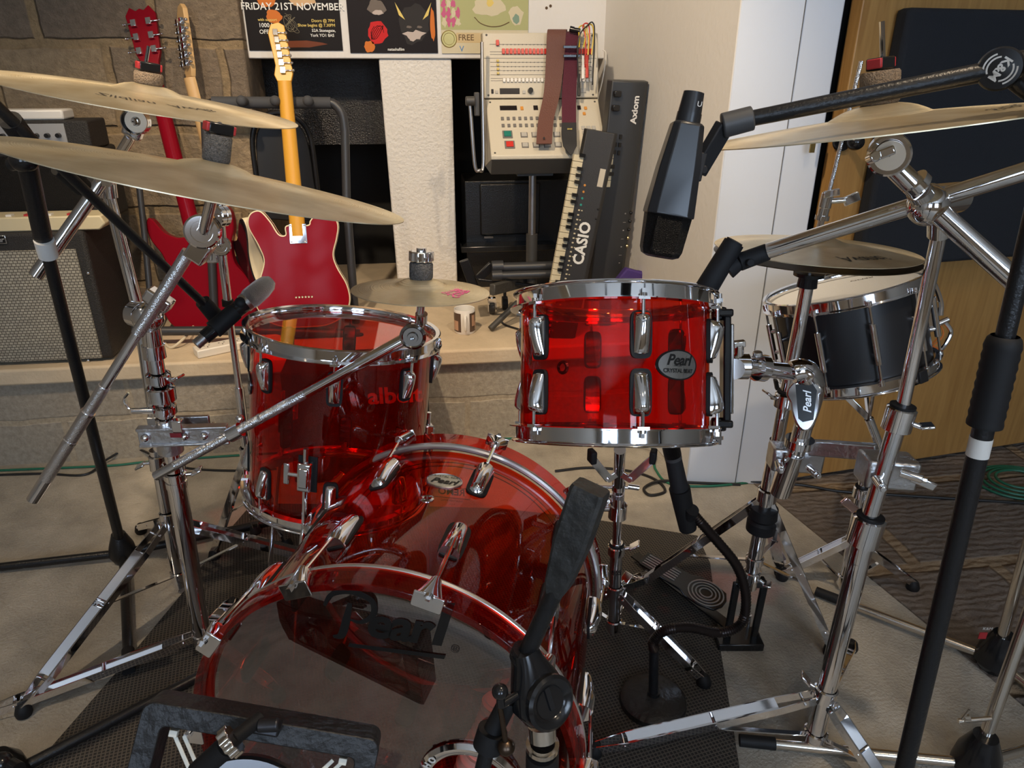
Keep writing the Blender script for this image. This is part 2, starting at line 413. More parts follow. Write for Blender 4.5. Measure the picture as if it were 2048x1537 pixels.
# wall behind the camera with two window openings
wb = MB()
wb.abox(-2.4, 3.4, -2.9, -2.72, 0, 1.05).abox(-2.4, 3.4, -2.9, -2.72, 2.45, 2.7)
wb.abox(-2.4, -1.6, -2.9, -2.72, 1.05, 2.45).abox(-0.4, 0.6, -2.9, -2.72, 1.05, 2.45).abox(1.8, 3.4, -2.9, -2.72, 1.05, 2.45)
struct(wb, 'wall_back', DARKW)
for i, x in enumerate((-1.0, 1.2)):
    w = MB().use(0)
    w.abox(x - 0.6, x + 0.6, -2.80, -2.74, 1.05, 1.11).abox(x - 0.6, x + 0.6, -2.80, -2.74, 2.39, 2.45)
    w.abox(x - 0.6, x - 0.54, -2.80, -2.74, 1.11, 2.39).abox(x + 0.54, x + 0.6, -2.80, -2.74, 1.11, 2.39)
    w.abox(x - 0.02, x + 0.02, -2.80, -2.74, 1.11, 2.39)
    w.use(1).abox(x - 0.54, x + 0.54, -2.79, -2.78, 1.11, 2.39)
    struct(w, 'window_%d' % (i + 1), [mat('window_paint', (0.7, 0.7, 0.7), 0.4), mat('daylit_window_pane', (0.6, 0.75, 1), 0.3, emit=(0.62, 0.78, 1.0), estr=6.0)])
# platform (raised ledge)
struct(MB().abox(-2.2, 0.75, PY + 0.03, 3.5, 0, PZ - 0.055), 'wall_ledge', BLOCKW)
struct(MB().abox(-2.2, 0.76, PY, 3.5, PZ - 0.055, PZ), 'floor_ledge', CONC2, bevel=0.008)
# stone wall left
xs = WY(508, 250, 2.74).x
struct(MB().abox(-2.2, xs, 2.74, 3.5, PZ, 2.7), 'wall_stone', STONE, bevel=0.01)
# poster wall above the opening, central pillar, black recesses
xr0 = WY(757, 118, WYB).x; xr1 = WY(903, 118, WYB).x
struct(MB().abox(xs, 0.69, WYB, 3.5, LINT, 2.7), 'wall_chimney', WHITEW, bevel=0.004)
pl = MB(); pl.prism(frame((0, 2.81, 0), (0, -1, 0), (1, 0, 0)), [(xr0 + 0.016, PZ), (xr1 - 0.004, PZ), (xr1, LINT), (xr0, LINT)], 0.0, -0.6)
struct(pl, 'wall_pillar', ROUGHW, bevel=0.006)
struct(MB().abox(xs - 0.02, xr0 + 0.02, 3.02, 3.1, 0.93, LINT + 0.02), 'wall_recess_left', BLKWALL)
struct(MB().abox(xs - 0.02, 0.72, 3.42, 3.5, PZ, LINT + 0.02), 'wall_recess_back', mat('recess_black', (0.006, 0.006, 0.006), 0.8))  # back of the recess in one even near-black
# side wall (cream) and white boarded pillar at the right
c0 = F(1372, 966); c1 = F(1530, 970)
sw = [(c0.x, c0.y), (c1.x, c1.y), (c1.x, c1.y + 0.16), (0.98, 3.5), (0.672, 3.5), (0.678, WYB)]
wm = MB(); n = len(sw)
MT = Matrix.Identity(4)
wm.prism(MT, sw, 0.0, 2.7)
for k in range(len(wm.f)): wm.m[k] = 0
# the face toward the camera is white boarding with the cool daylight put into its colour
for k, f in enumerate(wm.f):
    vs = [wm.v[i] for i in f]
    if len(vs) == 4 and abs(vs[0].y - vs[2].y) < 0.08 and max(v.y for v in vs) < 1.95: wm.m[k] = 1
struct(wm, 'wall_side', [WHITEW, COOLLITW], bevel=0.004)
# seam of the boarding on the pillar
t0 = F(1475, 968) ; 
s0 = c0.lerp(c1, 0.62)
nrm = (c1 - c0).cross(UP).normalized()
if nrm.y > 0: nrm = -nrm
struct(MB().bar(V((s0.x, s0.y, 0)) + nrm * 0.001, V((s0.x, s0.y, 2.7)) + nrm * 0.001, 0.0016, 0.003, c1 - c0), 'trim_1', mat('seam_dark', (0.12, 0.12, 0.12), 0.8))
# door (ajar, receding) with its dark gap
d0 = F(1556, 973); d1 = F(1950, 911); dd = (d1 - d0).normalized(); dn = V((dd.y, -dd.x, 0))
dw = 1.25
dr = MB().box((d0 + dd * dw / 2 - dn * 0.022) + V((0, 0, 1.06)), dd * (dw / 2), dn * 0.022, V((0, 0, 1.04)))
door = struct(dr, 'door_1', OAK, bevel=0.003)
# handle: black rose, knob
hp = G(1728, 287, 1.87); hp = d0 + dd * ((hp - d0).dot(dd)) + V((0, 0, hp.z))
MB().lathe(hp, dn, [(0.001, 0.006), (0.026, 0.006), (0.028, 0.0), (0.028, -0.001)], 24).cyl(hp, hp + dn * 0.035, 0.009).ball(hp + dn * 0.05 , (0.022, 0.022, 0.02)).build('door_handle', BLKGLS, door)
q = G(1662, 288, 1.86); q = d0 + dd * ((q - d0).dot(dd)) + V((0, 0, q.z))
MB().box(q, dd * 0.007, dn * 0.002, V((0, 0, 0.028))).build('latch_plate', mat('old_brass', (0.45, 0.32, 0.12), 0.4, 1.0), door)
# wall behind the door, and a black block painted as shade in the gap
struct(MB().abox(1.0, 3.2, 2.45, 2.5, 0, 2.7), 'wall_far', DARKW)
struct(MB().box(V((c1.x + 0.03, c1.y + 0.14, 1.35)), V((0.05, 0, 0)), V((0, 0.04, 0)), V((0, 0, 1.35))), 'trim_2', mat('gap_shade_black', (0.008, 0.008, 0.008), 0.8))
# acoustic panel on the door
def on_door(px, py, out=0.0):
    q_ = ray(px, py); p0 = d0 + dn * out
    t_ = (p0 - ORI).dot(dn) / q_.dot(dn); return ORI + q_ * t_
pA = on_door(1806, 14, 0.05); pB = on_door(1716, 540, 0.05)
zt, zb = pA.z, pB.z
x0 = (pB - d0).dot(dd); x1 = dw - 0.03
single(MB().box(d0 + dd * ((x0 + x1) / 2) + dn * 0.027 + V((0, 0, (zt + zb) / 2)), dd * ((x1 - x0) / 2), dn * 0.025, V((0, 0, (zt - zb) / 2))),
       'acoustic_panel', 'dark blue-grey fabric acoustic panel fixed to the oak door', 'acoustic panel',
       mat('charcoal_fabric', (0.013, 0.016, 0.022), 0.9, 0, 0.3, 400), bevel=0.012)
# ceiling spotlights, including those added for chrome reflections and sparkle
for i, (l, a_, e, ang, bl) in enumerate(SPOTS):
    t = thing('ceiling_spotlight', 'black ceiling spotlight %s' % ['above the left of the drum kit', 'above the right of the drum kit', 'above the amplifier side', 'nearest the door side', 'added behind the camera by the left window for chrome reflections', 'added behind the camera by the right window for chrome reflections', 'added over the far left of the room for chrome sparkle', 'added straight above the camera for chrome sparkle', 'added over the right wall for chrome sparkle', 'added over the ledge near the keyboards for chrome sparkle'][i], 'spotlight', V(l) + V((0, 0, 0.08)), 'ceiling spotlights')
    ax = (V(a_) - V(l)).normalized(); L0 = V(l) - ax * 0.045
    MB().lathe(L0, ax, [(0.001, -0.09), (0.04, -0.09), (0.045, -0.06), (0.05, 0.03), (0.046, 0.03), (0.042, -0.02), (0.001, -0.025)], 28).build('can', BLKMAT, t)
    MB().lathe(L0, ax, [(0.0005, -0.015), (0.038, -0.018)], 24).build('bulb', mat('lit_bulb', (1, .9, .7), 0.4, emit=(1, 0.8, 0.55), estr=30), t)
    MB().cyl(L0 - ax * 0.05, V((l[0], l[1], 2.70)), 0.006).build('stem', BLKMAT, t)

# ---------------------------------------------------------------- posters
def blob(cx, cy, rx, ry, n=18, seed=0, amp=0.22):
    rnd = random.Random(seed); ph = [rnd.uniform(0, 6.28) for _ in range(4)]
    return [(cx + rx * (1 + amp * (math.sin(3 * a + ph[0]) * .5 + math.sin(5 * a + ph[1]) * .35 + math.sin(8 * a + ph[2]) * .25)) * math.cos(a),
             cy + ry * (1 + amp * (math.sin(2 * a + ph[3]) * .5 + math.sin(6 * a + ph[0]) * .4)) * math.sin(a)) for a in [2 * PI * i / n for i in range(n)]]
def ink(name, c, r=0.5): return mat(name, c, r, spec=0.15)
PAPER = ink('white_paper', (0.75, 0.73, 0.70))
def poster(px0, px1, pyb, bg, label, draw):
    a = WY(px0, pyb, WYB - 0.004); b = WY(px1, pyb, WYB - 0.004); w = b.x - a.x; h = 0.42
    M = frame((a.x, WYB - 0.003, a.z), (0, -1, 0), (1, 0, 0))
    t = thing('poster', label, 'poster', (a.x + w / 2, WYB, a.z), 'posters above the recess')
    MB().prism(M, [(0, 0), (w, 0), (w, h), (0, h)], 0, 0.0012).build('sheet', bg, t)
    draw(t, M, w, h)
def art(t, M, pts, m, z, name='printed_shape'):
    MB().prism(M, pts, z - 0.0004, z).build(name, m, t)
INKW = ink('ink_white', (0.8, 0.8, 0.76)); INKY = ink('ink_yellow', (0.72, 0.55, 0.16)); INKO = ink('ink_orange', (0.60, 0.17, 0.03))
INKR = ink('ink_red', (0.55, 0.02, 0.02)); INKS = ink('ink_skin', (0.62, 0.40, 0.22)); INKG = ink('ink_smoke', (0.16, 0.13, 0.11)); INKBL = ink('ink_blue', (0.12, 0.26, 0.48))
def rows(t, M, lst):
    for (s_, x, y, sz, m, al) in lst:
        MB().text(s_, sz, lambda u, v: M @ V((x + u, y + v, 0.0022)), al, thick=sz * 0.012).build('lettering', m, t)
def p1(t, M, w, h):
    art(t, M, blob(w * .24, .150, .030, .020, seed=1), INKO, 0.0016); art(t, M, blob(w * .62, .165, .055, .030, seed=2), INKS, 0.0016)
    art(t, M, blob(w * .30, .104, .026, .020, seed=3), INKO, 0.0016); art(t, M, blob(w * .5, .02, .09, .012, seed=4), ink('ink_brown', (0.16, 0.045, 0.02)), 0.0015)
    art(t, M, blob(w * .10, .19, .03, .03, seed=5), INKO, 0.0016); art(t, M, blob(w * .85, .20, .05, .035, seed=6), INKBL, 0.0016)
    rows(t, M, [('FRiDAY 21ST NOVEMBER', w * .51, 0.1335, 0.0305, INKW, 'CENTER'), ('with support', w * .13, 0.094, 0.012, INKY, 'LEFT'),
                ('1000 L', w * .13, 0.077, 0.018, INKW, 'LEFT'), ('OFFICE', w * .13, 0.057, 0.018, INKW, 'LEFT'),
                ('Doors @ 7PM', w * .94, 0.092, 0.013, INKY, 'RIGHT'), ('Show begins @ 7.30PM', w * .94, 0.078, 0.013, INKY, 'RIGHT'),
                ('52A Stonegate,', w * .94, 0.062, 0.013, INKW, 'RIGHT'), ('York YO1 8AS', w * .92, 0.047, 0.013, INKW, 'RIGHT')])
    # silver signature scribble
    pts = [(w * .42 + .016 * math.sin(i * 1.7) + i * .0011, .092 + .022 * math.cos(i * 1.2) - i * .0007, 0.002) for i in range(26)]
    MB().tube(smooth([M @ V(q_) for q_ in pts], 4), 0.0007, 4).build('signature', ink('ink_silver', (0.25, 0.22, 0.15)), t)
def p2(t, M, w, h):
    O = INKO; D_ = ink('ink_black', (0.015, 0.013, 0.014))
    art(t, M, [(w * .16, .168), (w * .50, .168), (w * .50, .30), (w * .16, .30)], INKS, 0.0016); art(t, M, [(w * .53, .168), (w * .79, .168), (w * .79, .30), (w * .53, .30)], O, 0.0016)
    art(t, M, blob(w * .30, .21, .022, .026, seed=8), D_, 0.002); art(t, M, blob(w * .66, .20, .03, .02, seed=9), INKR, 0.002)
    art(t, M, blob(w * .06, .19, .010, .016, seed=10), INKR, 0.002)
    art(t, M, blob(w * .33, .142, .030, .024, seed=11), INKG, 0.0016); art(t, M, blob(w * .34, .126, .018, .008, seed=12), ink('ink_pale', (0.5, 0.42, 0.38)), 0.002)
    art(t, M, blob(w * .32, .064, .034, .034, seed=13), INKR, 0.0018)
    for k in range(4): MB().tube([M @ V((w * .32 + .022 * math.cos(a_ + k), .064 + .022 * math.sin(a_ * 1.5 + k), .0022)) for a_ in [i * .5 for i in range(9)]], 0.0008, 4).build('scribble', D_, t)
    art(t, M, blob(w * .74, .09, .052, .060, seed=14), ink('ink_char', (0.03, 0.026, 0.024)), 0.0016)
    art(t, M, blob(w * .74, .055, .030, .018, seed=15, amp=.5), ink('ink_pale', (0.5, 0.42, 0.38)), 0.002)
    for s_ in (-1, 1):
        art(t, M, [(w * .74 + s_ * .062, .158), (w * .74 + s_ * .050, .118), (w * .74 + s_ * .030, .104), (w * .74 + s_ * .042, .125)], INKY, 0.0022)
        art(t, M, blob(w * .74 + s_ * .018, .082, .009, .004, seed=16), INKG, 0.0022)
    art(t, M, blob(w * .95, .09, .008, .055, seed=17), O, 0.0018); art(t, M, blob(w * .22, .02, .018, .02, seed=18), O, 0.0018)
    rows(t, M, [('natashafilm', w * .52, 0.0115, 0.013, INKW, 'CENTER')])
def p3(t, M, w, h):
    GR = ink('ink_green', (0.42, 0.42, 0.20)); PK = ink('ink_pink', (0.55, 0.12, 0.24)); CR = ink('ink_cream', (0.62, 0.55, 0.38)); BR = ink('ink_umber', (0.16, 0.10, 0.05))
    art(t, M, [(0, .075), (w, .075), (w, h), (0, h)], GR, 0.0014)
    for k in range(11): art(t, M, blob(.012 + .016 * (k % 4), .10 + .028 * (k // 4), .008, .014, seed=30 + k, amp=.5), PK if k % 3 else CR, 0.0017 + k * 1e-5)
    art(t, M, blob(w * .55, .150, .055, .034, seed=50), CR, 0.0017); art(t, M, blob(w * .56, .160, .012, .012, seed=51), INKY, 0.002)
    art(t, M, blob(w * .86, .12, .024, .030, seed=52), CR, 0.0017); art(t, M, blob(w * .86, .11, .012, .014, seed=53), ink('ink_sage', (0.22, 0.32, 0.24)), 0.002)
    MB().tube(smooth([M @ V((w * x_, y_, .002)) for x_, y_ in ((.38, .115), (.45, .096), (.56, .086), (.68, .088), (.78, .10))], 6), 0.0014, 5).build('chain_line', BR, t)
    art(t, M, [(0, 0), (w, 0), (w, .073), (0, .073)], CR, 0.0016)
    art(t, M, [(.052, .034), (w * .7, .034), (w * .7, .066), (.052, .066)], ink('ink_tan', (0.60, 0.46, 0.25)), 0.0019)
    rows(t, M, [('FREE', .058, 0.050, 0.027, BR, 'LEFT'), ('V', .062, 0.014, 0.026, INKBL, 'LEFT'), ('RUBS', w * .48, .193, .05, INKY, 'CENTER')])
    c = M @ V((.026, .046, .002))
    MB().lathe(c, (0, -1, 0), [(0.0005, .003), (.018, .0028), (.0195, .004), (.025, .004), (.028, 0)], 36).build('gold_seal', mat('seal_gold', (0.42, 0.33, 0.12), 0.35, 0.7), t)
poster(499, 686, 101, ink('poster_black', (0.010, 0.007, 0.006)), 'dark gig poster reading FRiDAY 21ST NOVEMBER on the chimney wall', p1)
poster(701, 876, 106, ink('poster_dark', (0.012, 0.008, 0.008)), 'dark poster with red and orange figures between the two other posters', p2)
poster(884, 1056, 107, ink('poster_cream', (0.55, 0.5, 0.36)), 'green and cream illustrated poster with a gold seal and FREE', p3)
# screw holes in the chimney wall
for k, (x_, y_) in enumerate(((1093, 16), (1101, 12))):
    q = WY(x_, y_, WYB - 0.0005)
    struct(MB().lathe(q, (0, -1, 0), [(0.0002, 0.0006), (0.005, 0.0004)], 10), 'trim_%d' % (k + 3), mat('hole_brown', (0.10, 0.06, 0.03), 0.9))
# ================================================================== DRUMS
def pol(r, a, z): return V((r * math.sin(a), -r * math.cos(a), z))     # azimuth 0 faces local -Y
def lug_shape(mb, M, r, a, z0, z1, w, prot, fat=0.2, n=14):
    """tapering half-round lug on the shell from z0 (rod end) to z1"""
    er = V((math.sin(a), -math.cos(a), 0)); et = V((math.cos(a), math.sin(a), 0)); rings = []
    for i in range(n + 1):
        t = i / n
        k = min(1, (t / 0.10)) ** 0.5 if t < 0.10 else (1.0 - 0.62 * max(0, (t - fat) / (1 - fat)) ** 1.6)
        k = max(k, 0.55) if t < 0.1 else k
        e = 1.0 if t < 0.93 else max(0.12, math.sqrt(max(0, 1 - ((t - 0.93) / 0.07) ** 2)))
        z = z0 + (z1 - z0) * t; ww = w / 2 * (0.86 + 0.14 * k) * (0.5 + 0.5 * e); pp = prot * k * e
        rings.append([M @ (er * (r - 0.002) + et * (ww * math.cos(b)) + er * ((pp + 0.002) * max(0, math.sin(b)) ** 0.75) + V((0, 0, z))) for b in [PI * j / 10 for j in range(11)]])
    return mb.loft(rings)
def gasket(mb, M, r, a, z0, z1, w):
    er = V((math.sin(a), -math.cos(a), 0)); et = V((math.cos(a), math.sin(a), 0))
    c = M @ (er * (r + 0.001) + V((0, 0, (z0 + z1) / 2)))
    R3 = M.to_3x3()
    out = []
    for i in range(24):
        b = 2 * PI * i / 24; cx = math.copysign(abs(math.cos(b)) ** 0.5, math.cos(b)); sy = math.copysign(abs(math.sin(b)) ** 0.35, math.sin(b))
        out.append((cx * (w / 2 + 0.0025), sy * (abs(z1 - z0) / 2 + 0.0035)))
    F_ = Matrix((R3 @ et, R3 @ V((0, 0, 1)), R3 @ er)).transposed().to_4x4(); F_.translation = c
    return mb.prism(F_, out, -0.003, 0.0035)
def steel_hoop(M, R, z, s):
    """triple-flanged steel hoop; z = bearing edge height, s=+1 top, -1 bottom"""
    pr = [(R + 0.0045, z - s * 0.010), (R + 0.018, z - s * 0.009), (R + 0.018, z - s * 0.0075), (R + 0.0075, z - s * 0.006), (R + 0.0072, z + s * 0.012),
          (R + 0.0135, z + s * 0.014), (R + 0.0145, z + s * 0.016), (R + 0.0125, z + s * 0.0175), (R + 0.0045, z + s * 0.0155), (R + 0.003, z + s * 0.011), (R + 0.003, z - s * 0.006)]
    if s < 0: pr = pr[::-1]
    mb = MB(); c = M @ V((0, 0, 0))
    return mb.lathe(c, M.to_3x3() @ V((0, 0, 1)), pr, 96, M.to_3x3() @ V((1, 0, 0)), closed=True)
def drum_parts(t, M, R, depth, az, shellmat, headmat, lug=(0.062, 0.027, 0.023), head2=None, lugstyle='pair', hoop2=True, shell_lines=True):
    ax = M.to_3x3() @ V((0, 0, 1)); hx = M.to_3x3() @ V((1, 0, 0)); o = M.translation
    sh = MB().lathe(o, ax, [(R, 0.0), (R, -depth), (R - 0.0045, -depth), (R - 0.0045, 0.0)], 128, hx, closed=True)
    shell = sh.build('shell', shellmat, t)
    top = MB().lathe(o, ax, [(0.0005, 0.0018), (R - 0.002, 0.0018), (R + 0.003, -0.002), (R + 0.003, -0.006)], 96, hx).build('head', headmat, t, label='batter head on top')
    bot = MB().lathe(o, ax, [(0.0005, -depth - 0.0018), (R - 0.002, -depth - 0.0018), (R + 0.003, -depth + 0.002), (R + 0.003, -depth + 0.006)], 96, hx).build('head', head2 or headmat, t, label='resonant head underneath')
    steel_hoop(M, R, 0.0, 1).build('hoop', CHROME, t, sharp=50)
    steel_hoop(M, R, -depth, -1).build('hoop', CHROME, t, sharp=50)
    L, w, p = lug
    for a in az:
        e = 0.013
        if lugstyle == 'pair':
            for z0, z1, zh in ((-0.030, -0.030 - L, -0.0085), (-depth + 0.030, -depth + 0.030 + L, -depth + 0.0085)):
                m = MB().use(0); lug_shape(m, M, R, a, z0, z1, w, p); m.use(1); gasket(m, M, R, a, z0, z1, w)
                lg = m.build('lug', [CHROME, BLKRUB], t, sharp=45)
                s = 1 if zh > z0 else -1
                r_ = MB().cyl(M @ pol(R + e, a, z0 - s * 0.004), M @ pol(R + e, a, zh + s * 0.004), 0.0028, seg=8)
                r_.cyl(M @ pol(R + e, a, zh - s * 0.002), M @ pol(R + e, a, zh + s * 0.006), 0.0058, 0.005, seg=12)
                r_.box(M @ pol(R + e, a, zh + s * 0.009), M.to_3x3() @ V((0.0026, 0, 0)), M.to_3x3() @ V((0, 0.0026, 0)), M.to_3x3() @ V((0, 0, 0.0035)))
                r_.box(M @ pol(R + e - 0.003, a, zh - s * 0.0015), M.to_3x3() @ V((math.cos(a), math.sin(a), 0)) * 0.0085, M.to_3x3() @ V((math.sin(a), -math.cos(a), 0)) * 0.0085, M.to_3x3() @ V((0, 0, 0.0022)))
                r_.build('tension_rod', CHROME, lg)
        else:   # tube lug
            m = MB().cyl(M @ pol(R + e, a, -depth * 0.26), M @ pol(R + e, a, -depth * 0.74), 0.0065, seg=16)
            for zz in (-depth * 0.36, -depth * 0.64): m.cyl(M @ pol(R, a, zz), M @ pol(R + e, a, zz), 0.006, seg=12)
            lg = m.build('lug', CHROME, t)
            r_ = MB().cyl(M @ pol(R + e, a, -0.002), M @ pol(R + e, a, -depth + 0.002), 0.0026, seg=8)
            for zz in (-0.006, -depth + 0.006): r_.cyl(M @ pol(R + e, a, zz - 0.005), M @ pol(R + e, a, zz + 0.007), 0.0058, seg=12)
            r_.build('tension_rod', CHROME, lg)
    return shell
def oval_badge(t, shell, M, R, a, z, w, h, lines, nm='badge', rim=BLKGLS, face=None, onlabel=None):
    F_ = M @ Matrix.Translation(pol(R + 0.0008, a, z)) @ Matrix.Rotation(a, 4, 'Z') @ Matrix.Rotation(PI / 2, 4, 'X')
    def curve(x, y, lift=0.0):                   # wrap onto the cylinder
        aa = a + x / R; return M @ pol(R + 0.0008 + lift, aa, z + y)
    def disc(k, l0, l1):
        N = 40; mb = MB(); top = []; 
        cs = [(w / 2 * k * math.cos(2 * PI * i / N), h / 2 * k * math.sin(2 * PI * i / N)) for i in range(N)]
        vs = [curve(0, 0, l1)]; fs = []; K = 5
        for r_ in range(1, K + 1):
            vs += [curve(x * r_ / K, y * r_ / K, l1) for x, y in cs]
        for i in range(N): fs.append([0, 1 + i, 1 + (i + 1) % N])
        for r_ in range(1, K):
            for i in range(N):
                j = (i + 1) % N; A = 1 + (r_ - 1) * N; B = A + N; fs.append([A + i, B + i, B + j, A + j])
        vs += [curve(x, y, l0) for x, y in cs]; A = 1 + (K - 1) * N; B = A + N
        for i in range(N): j = (i + 1) % N; fs.append([A + i, B + i, B + j, A + j])
        return mb.add(vs, fs)
    b = disc(1.0, -0.001, 0.0016).build(nm, rim, t, sharp=60)
    disc(0.9, 0.0, 0.0021).build('badge_plate', face or mat('satin_silver', (0.62, 0.63, 0.64), 0.3, 1.0), b)
    for (s_, x, y, sz, m_, shear, th) in lines:
        MB().text(s_, sz, lambda u, v: curve(x + u, y + v, 0.0025), shear=shear, thick=th).build('lettering', m_, b)
    return b
INKBLK = mat('badge_black', (0.01, 0.01, 0.01), 0.4)

# ---- rack tom
tn = cv(0.012, 0.43, 0.90).normalized()
tc_ = G(1228, 613, 1.135)
TM = frame(tc_, tn, cv(1, 0, 0)); TR = 0.1525; TD = 0.205
tom = thing('rack_tom', 'red clear acrylic rack tom with an oval Pearl CRYSTAL BEAT badge', 'drum', TM @ V((0, 0, -TD / 2)), 'red acrylic drum kit')
A0 = math.radians(6.5)
tsh = drum_parts(tom, TM, TR, TD, [A0 + k * PI / 3 for k in range(6)], ACRYL, CLEAR)
oval_badge(tom, tsh, TM, TR, math.radians(29.5), -0.103, 0.078, 0.045, [('Pearl', 0.0, 0.0065, 0.022, INKBLK, 0.35, 0.0006), ('CRYSTAL BEAT', 0, -0.0088, 0.0082, INKBLK, 0, 0.0002)])
MB().box(TM @ pol(TR + 0.0031, math.radians(30), -0.1045), TM.to_3x3() @ V((0.010, 0.007, 0)) * 1.0, TM.to_3x3() @ V((0, 0, 0.0004)), TM.to_3x3() @ V((0, 0.0001, 0))).build('underline', INKBLK, tom)
va = math.radians(-37)
MB().lathe(TM @ pol(TR - 0.001, va, -0.108), TM.to_3x3() @ V((math.sin(va), -math.cos(va), 0)), [(0.006, 0), (0.006, 0.004), (0.0085, 0.004), (0.0105, 0.001)], 20).build('vent_grommet', mat('dark_red_metal', (0.2, 0.02, 0.02), 0.2, 1.0), tom)
# suspension mount: black bracket clipped to both hoops on the side
ma = math.radians(83)
mer = TM.to_3x3() @ V((math.sin(ma), -math.cos(ma), 0)); met = TM.to_3x3() @ V((math.cos(ma), math.sin(ma), 0)); mz = tn
mo = TM @ pol(TR + 0.026, ma, -TD / 2)
mb = MB().box(mo, mer * 0.006, met * 0.021, mz * 0.088)
for s in (1, -1):
    mb.box(mo + mz * s * 0.088 - mer * 0.006, mer * 0.014, met * 0.030, mz * 0.006)
    mb.cyl(mo + mz * s * 0.078 - mer * 0.010, mo + mz * s * 0.100 - mer * 0.010, 0.012)
mnt = mb.build('mount_bracket', BLKGLS, tom, bevel=0.003)
MB().box(mo + mer * 0.0085, mer * 0.003, met * 0.014, mz * 0.072).build('mount_plate', CHROME, mnt, bevel=0.002)
for s in (1, -1):
    MB().cyl(mo + mz * s * 0.096 - mer * 0.010, mo + mz * s * 0.122 - mer * 0.010, 0.0045, seg=10).cyl(mo + mz * s * 0.108 - mer * 0.010, mo + mz * s * 0.114 - mer * 0.010, 0.008, seg=6).build('bolt', CHROME, mnt)

# ---- floor tom
fn = (cv(0.11, 0.12, 1)).normalized(); FR = 0.178; FD = 0.335
fc = G(688, 667, 1.36)
FM = frame(fc, fn, cv(1, 0, 0))
ft = thing('floor_tom', 'larger red clear acrylic floor tom standing on three chrome legs', 'drum', (fc.x, fc.y, 0), 'red acrylic drum kit')
fsh = drum_parts(ft, FM, FR, FD, [math.radians(8 + 45 * k) for k in range(8)], ACRYL, CLEAR, lug=(0.058, 0.024, 0.022))
oval_badge(ft, fsh, FM, FR, math.radians(-66), -0.10, 0.056, 0.044, [('Pearl', 0, 0.006, 0.02, INKBLK, 0.35, 0.0006), ('CRYSTAL BEAT', 0, -0.010, 0.0075, INKBLK, 0, 0.0002)], face=mat('badge_blue_silver', (0.45, 0.52, 0.6), 0.3, 1.0))
for aa in (-6, 112, -126):
    a = math.radians(aa); er = FM.to_3x3() @ V((math.sin(a), -math.cos(a), 0)); et = FM.to_3x3() @ V((math.cos(a), math.sin(a), 0))
    c = FM @ pol(FR + 0.012, a, -FD + 0.105)
    lgm = MB().box(c, er * 0.011, et * 0.0125, fn * 0.028).box(c + er * 0.001 + fn * 0.0, er * 0.0135, et * 0.0095, fn * 0.02)
    br = lgm.build('leg_bracket', CHROME, ft, bevel=0.003)
    MB().box(c - er * 0.0115, er * 0.0015, et * 0.0185, fn * 0.036).build('gasket', BLKRUB, br, bevel=0.001)
    MB().cyl(c, c - et * 0.034, 0.0045).box(c - et * 0.036, er * 0.003, et * 0.0055, fn * 0.021).build('wing_bolt', CHROME, br, bevel=0.002)
    tp = c + fn * 0.055; k1 = c - fn * 0.12; gz = 0.012
    dwn = (c - fn * (c.z / fn.z)); ft_p = V((dwn.x, dwn.y, gz)) + er * 0.045
    MB().tube(smooth([tp, c, k1 + fn * 0.02, k1 - fn * 0.04 + er * 0.012, ft_p], 6), 0.0052, 12).build('leg', CHROME, ft)
    MB().cyl(ft_p + V((0, 0, 0.03)), V((ft_p.x, ft_p.y, 0.0)), 0.010, 0.013).build('rubber_foot', BLKRUB, ft)

# ---- bass drum
BC = cv(-0.19, 0.735, 0.306); baz = YAW + math.radians(9.6); btl = math.radians(-2.9)
back = V((math.sin(baz) * math.cos(btl), math.cos(baz) * math.cos(btl), math.sin(btl)))
BM = frame(BC, -back, V((math.cos(baz), -math.sin(baz), 0)))   # local z toward the camera, x right, y up
BR = 0.2785; S0, S1 = -0.046, -0.425
bd = thing('bass_drum', 'big red clear acrylic bass drum with black Pearl lettering on the smoked front head', 'drum', (BC.x, BC.y + 0.2, 0), 'red acrylic drum kit')
ez = -back; ex_ = BM.to_3x3() @ V((1, 0, 0)); ey_ = BM.to_3x3() @ V((0, 1, 0))
MB().lathe(BC, ez, [(BR, S0), (BR, S1), (BR - 0.006, S1), (BR - 0.006, S0)], 160, ex_, closed=True).build('shell', ACRYL, bd)
for z0, z1, nm in ((0.0, -0.040, 'front'), (S1 - 0.006, S1 - 0.048, 'rear')):
    h = MB().lathe(BC, ez, [(BR + 0.004, z0), (BR + 0.0145, z0), (BR + 0.0145, z1), (BR + 0.004, z1)], 160, ex_, closed=True).build('hoop', ACRYL2, bd, bevel=0.0012, label='red acrylic %s hoop' % nm)
FLESH = mat('head_ring_metal', (0.66, 0.65, 0.63), 0.28, 0.85)
for zz, rr in ((-0.044, 0.005), (S1 - 0.001, 0.0065)):
    MB().lathe(BC, ez, [(BR + 0.0105 + rr * math.cos(a), zz + rr * math.sin(a)) for a in [2 * PI * i / 10 for i in range(10)]], 160, ex_, closed=True).build('head_ring', FLESH, bd)
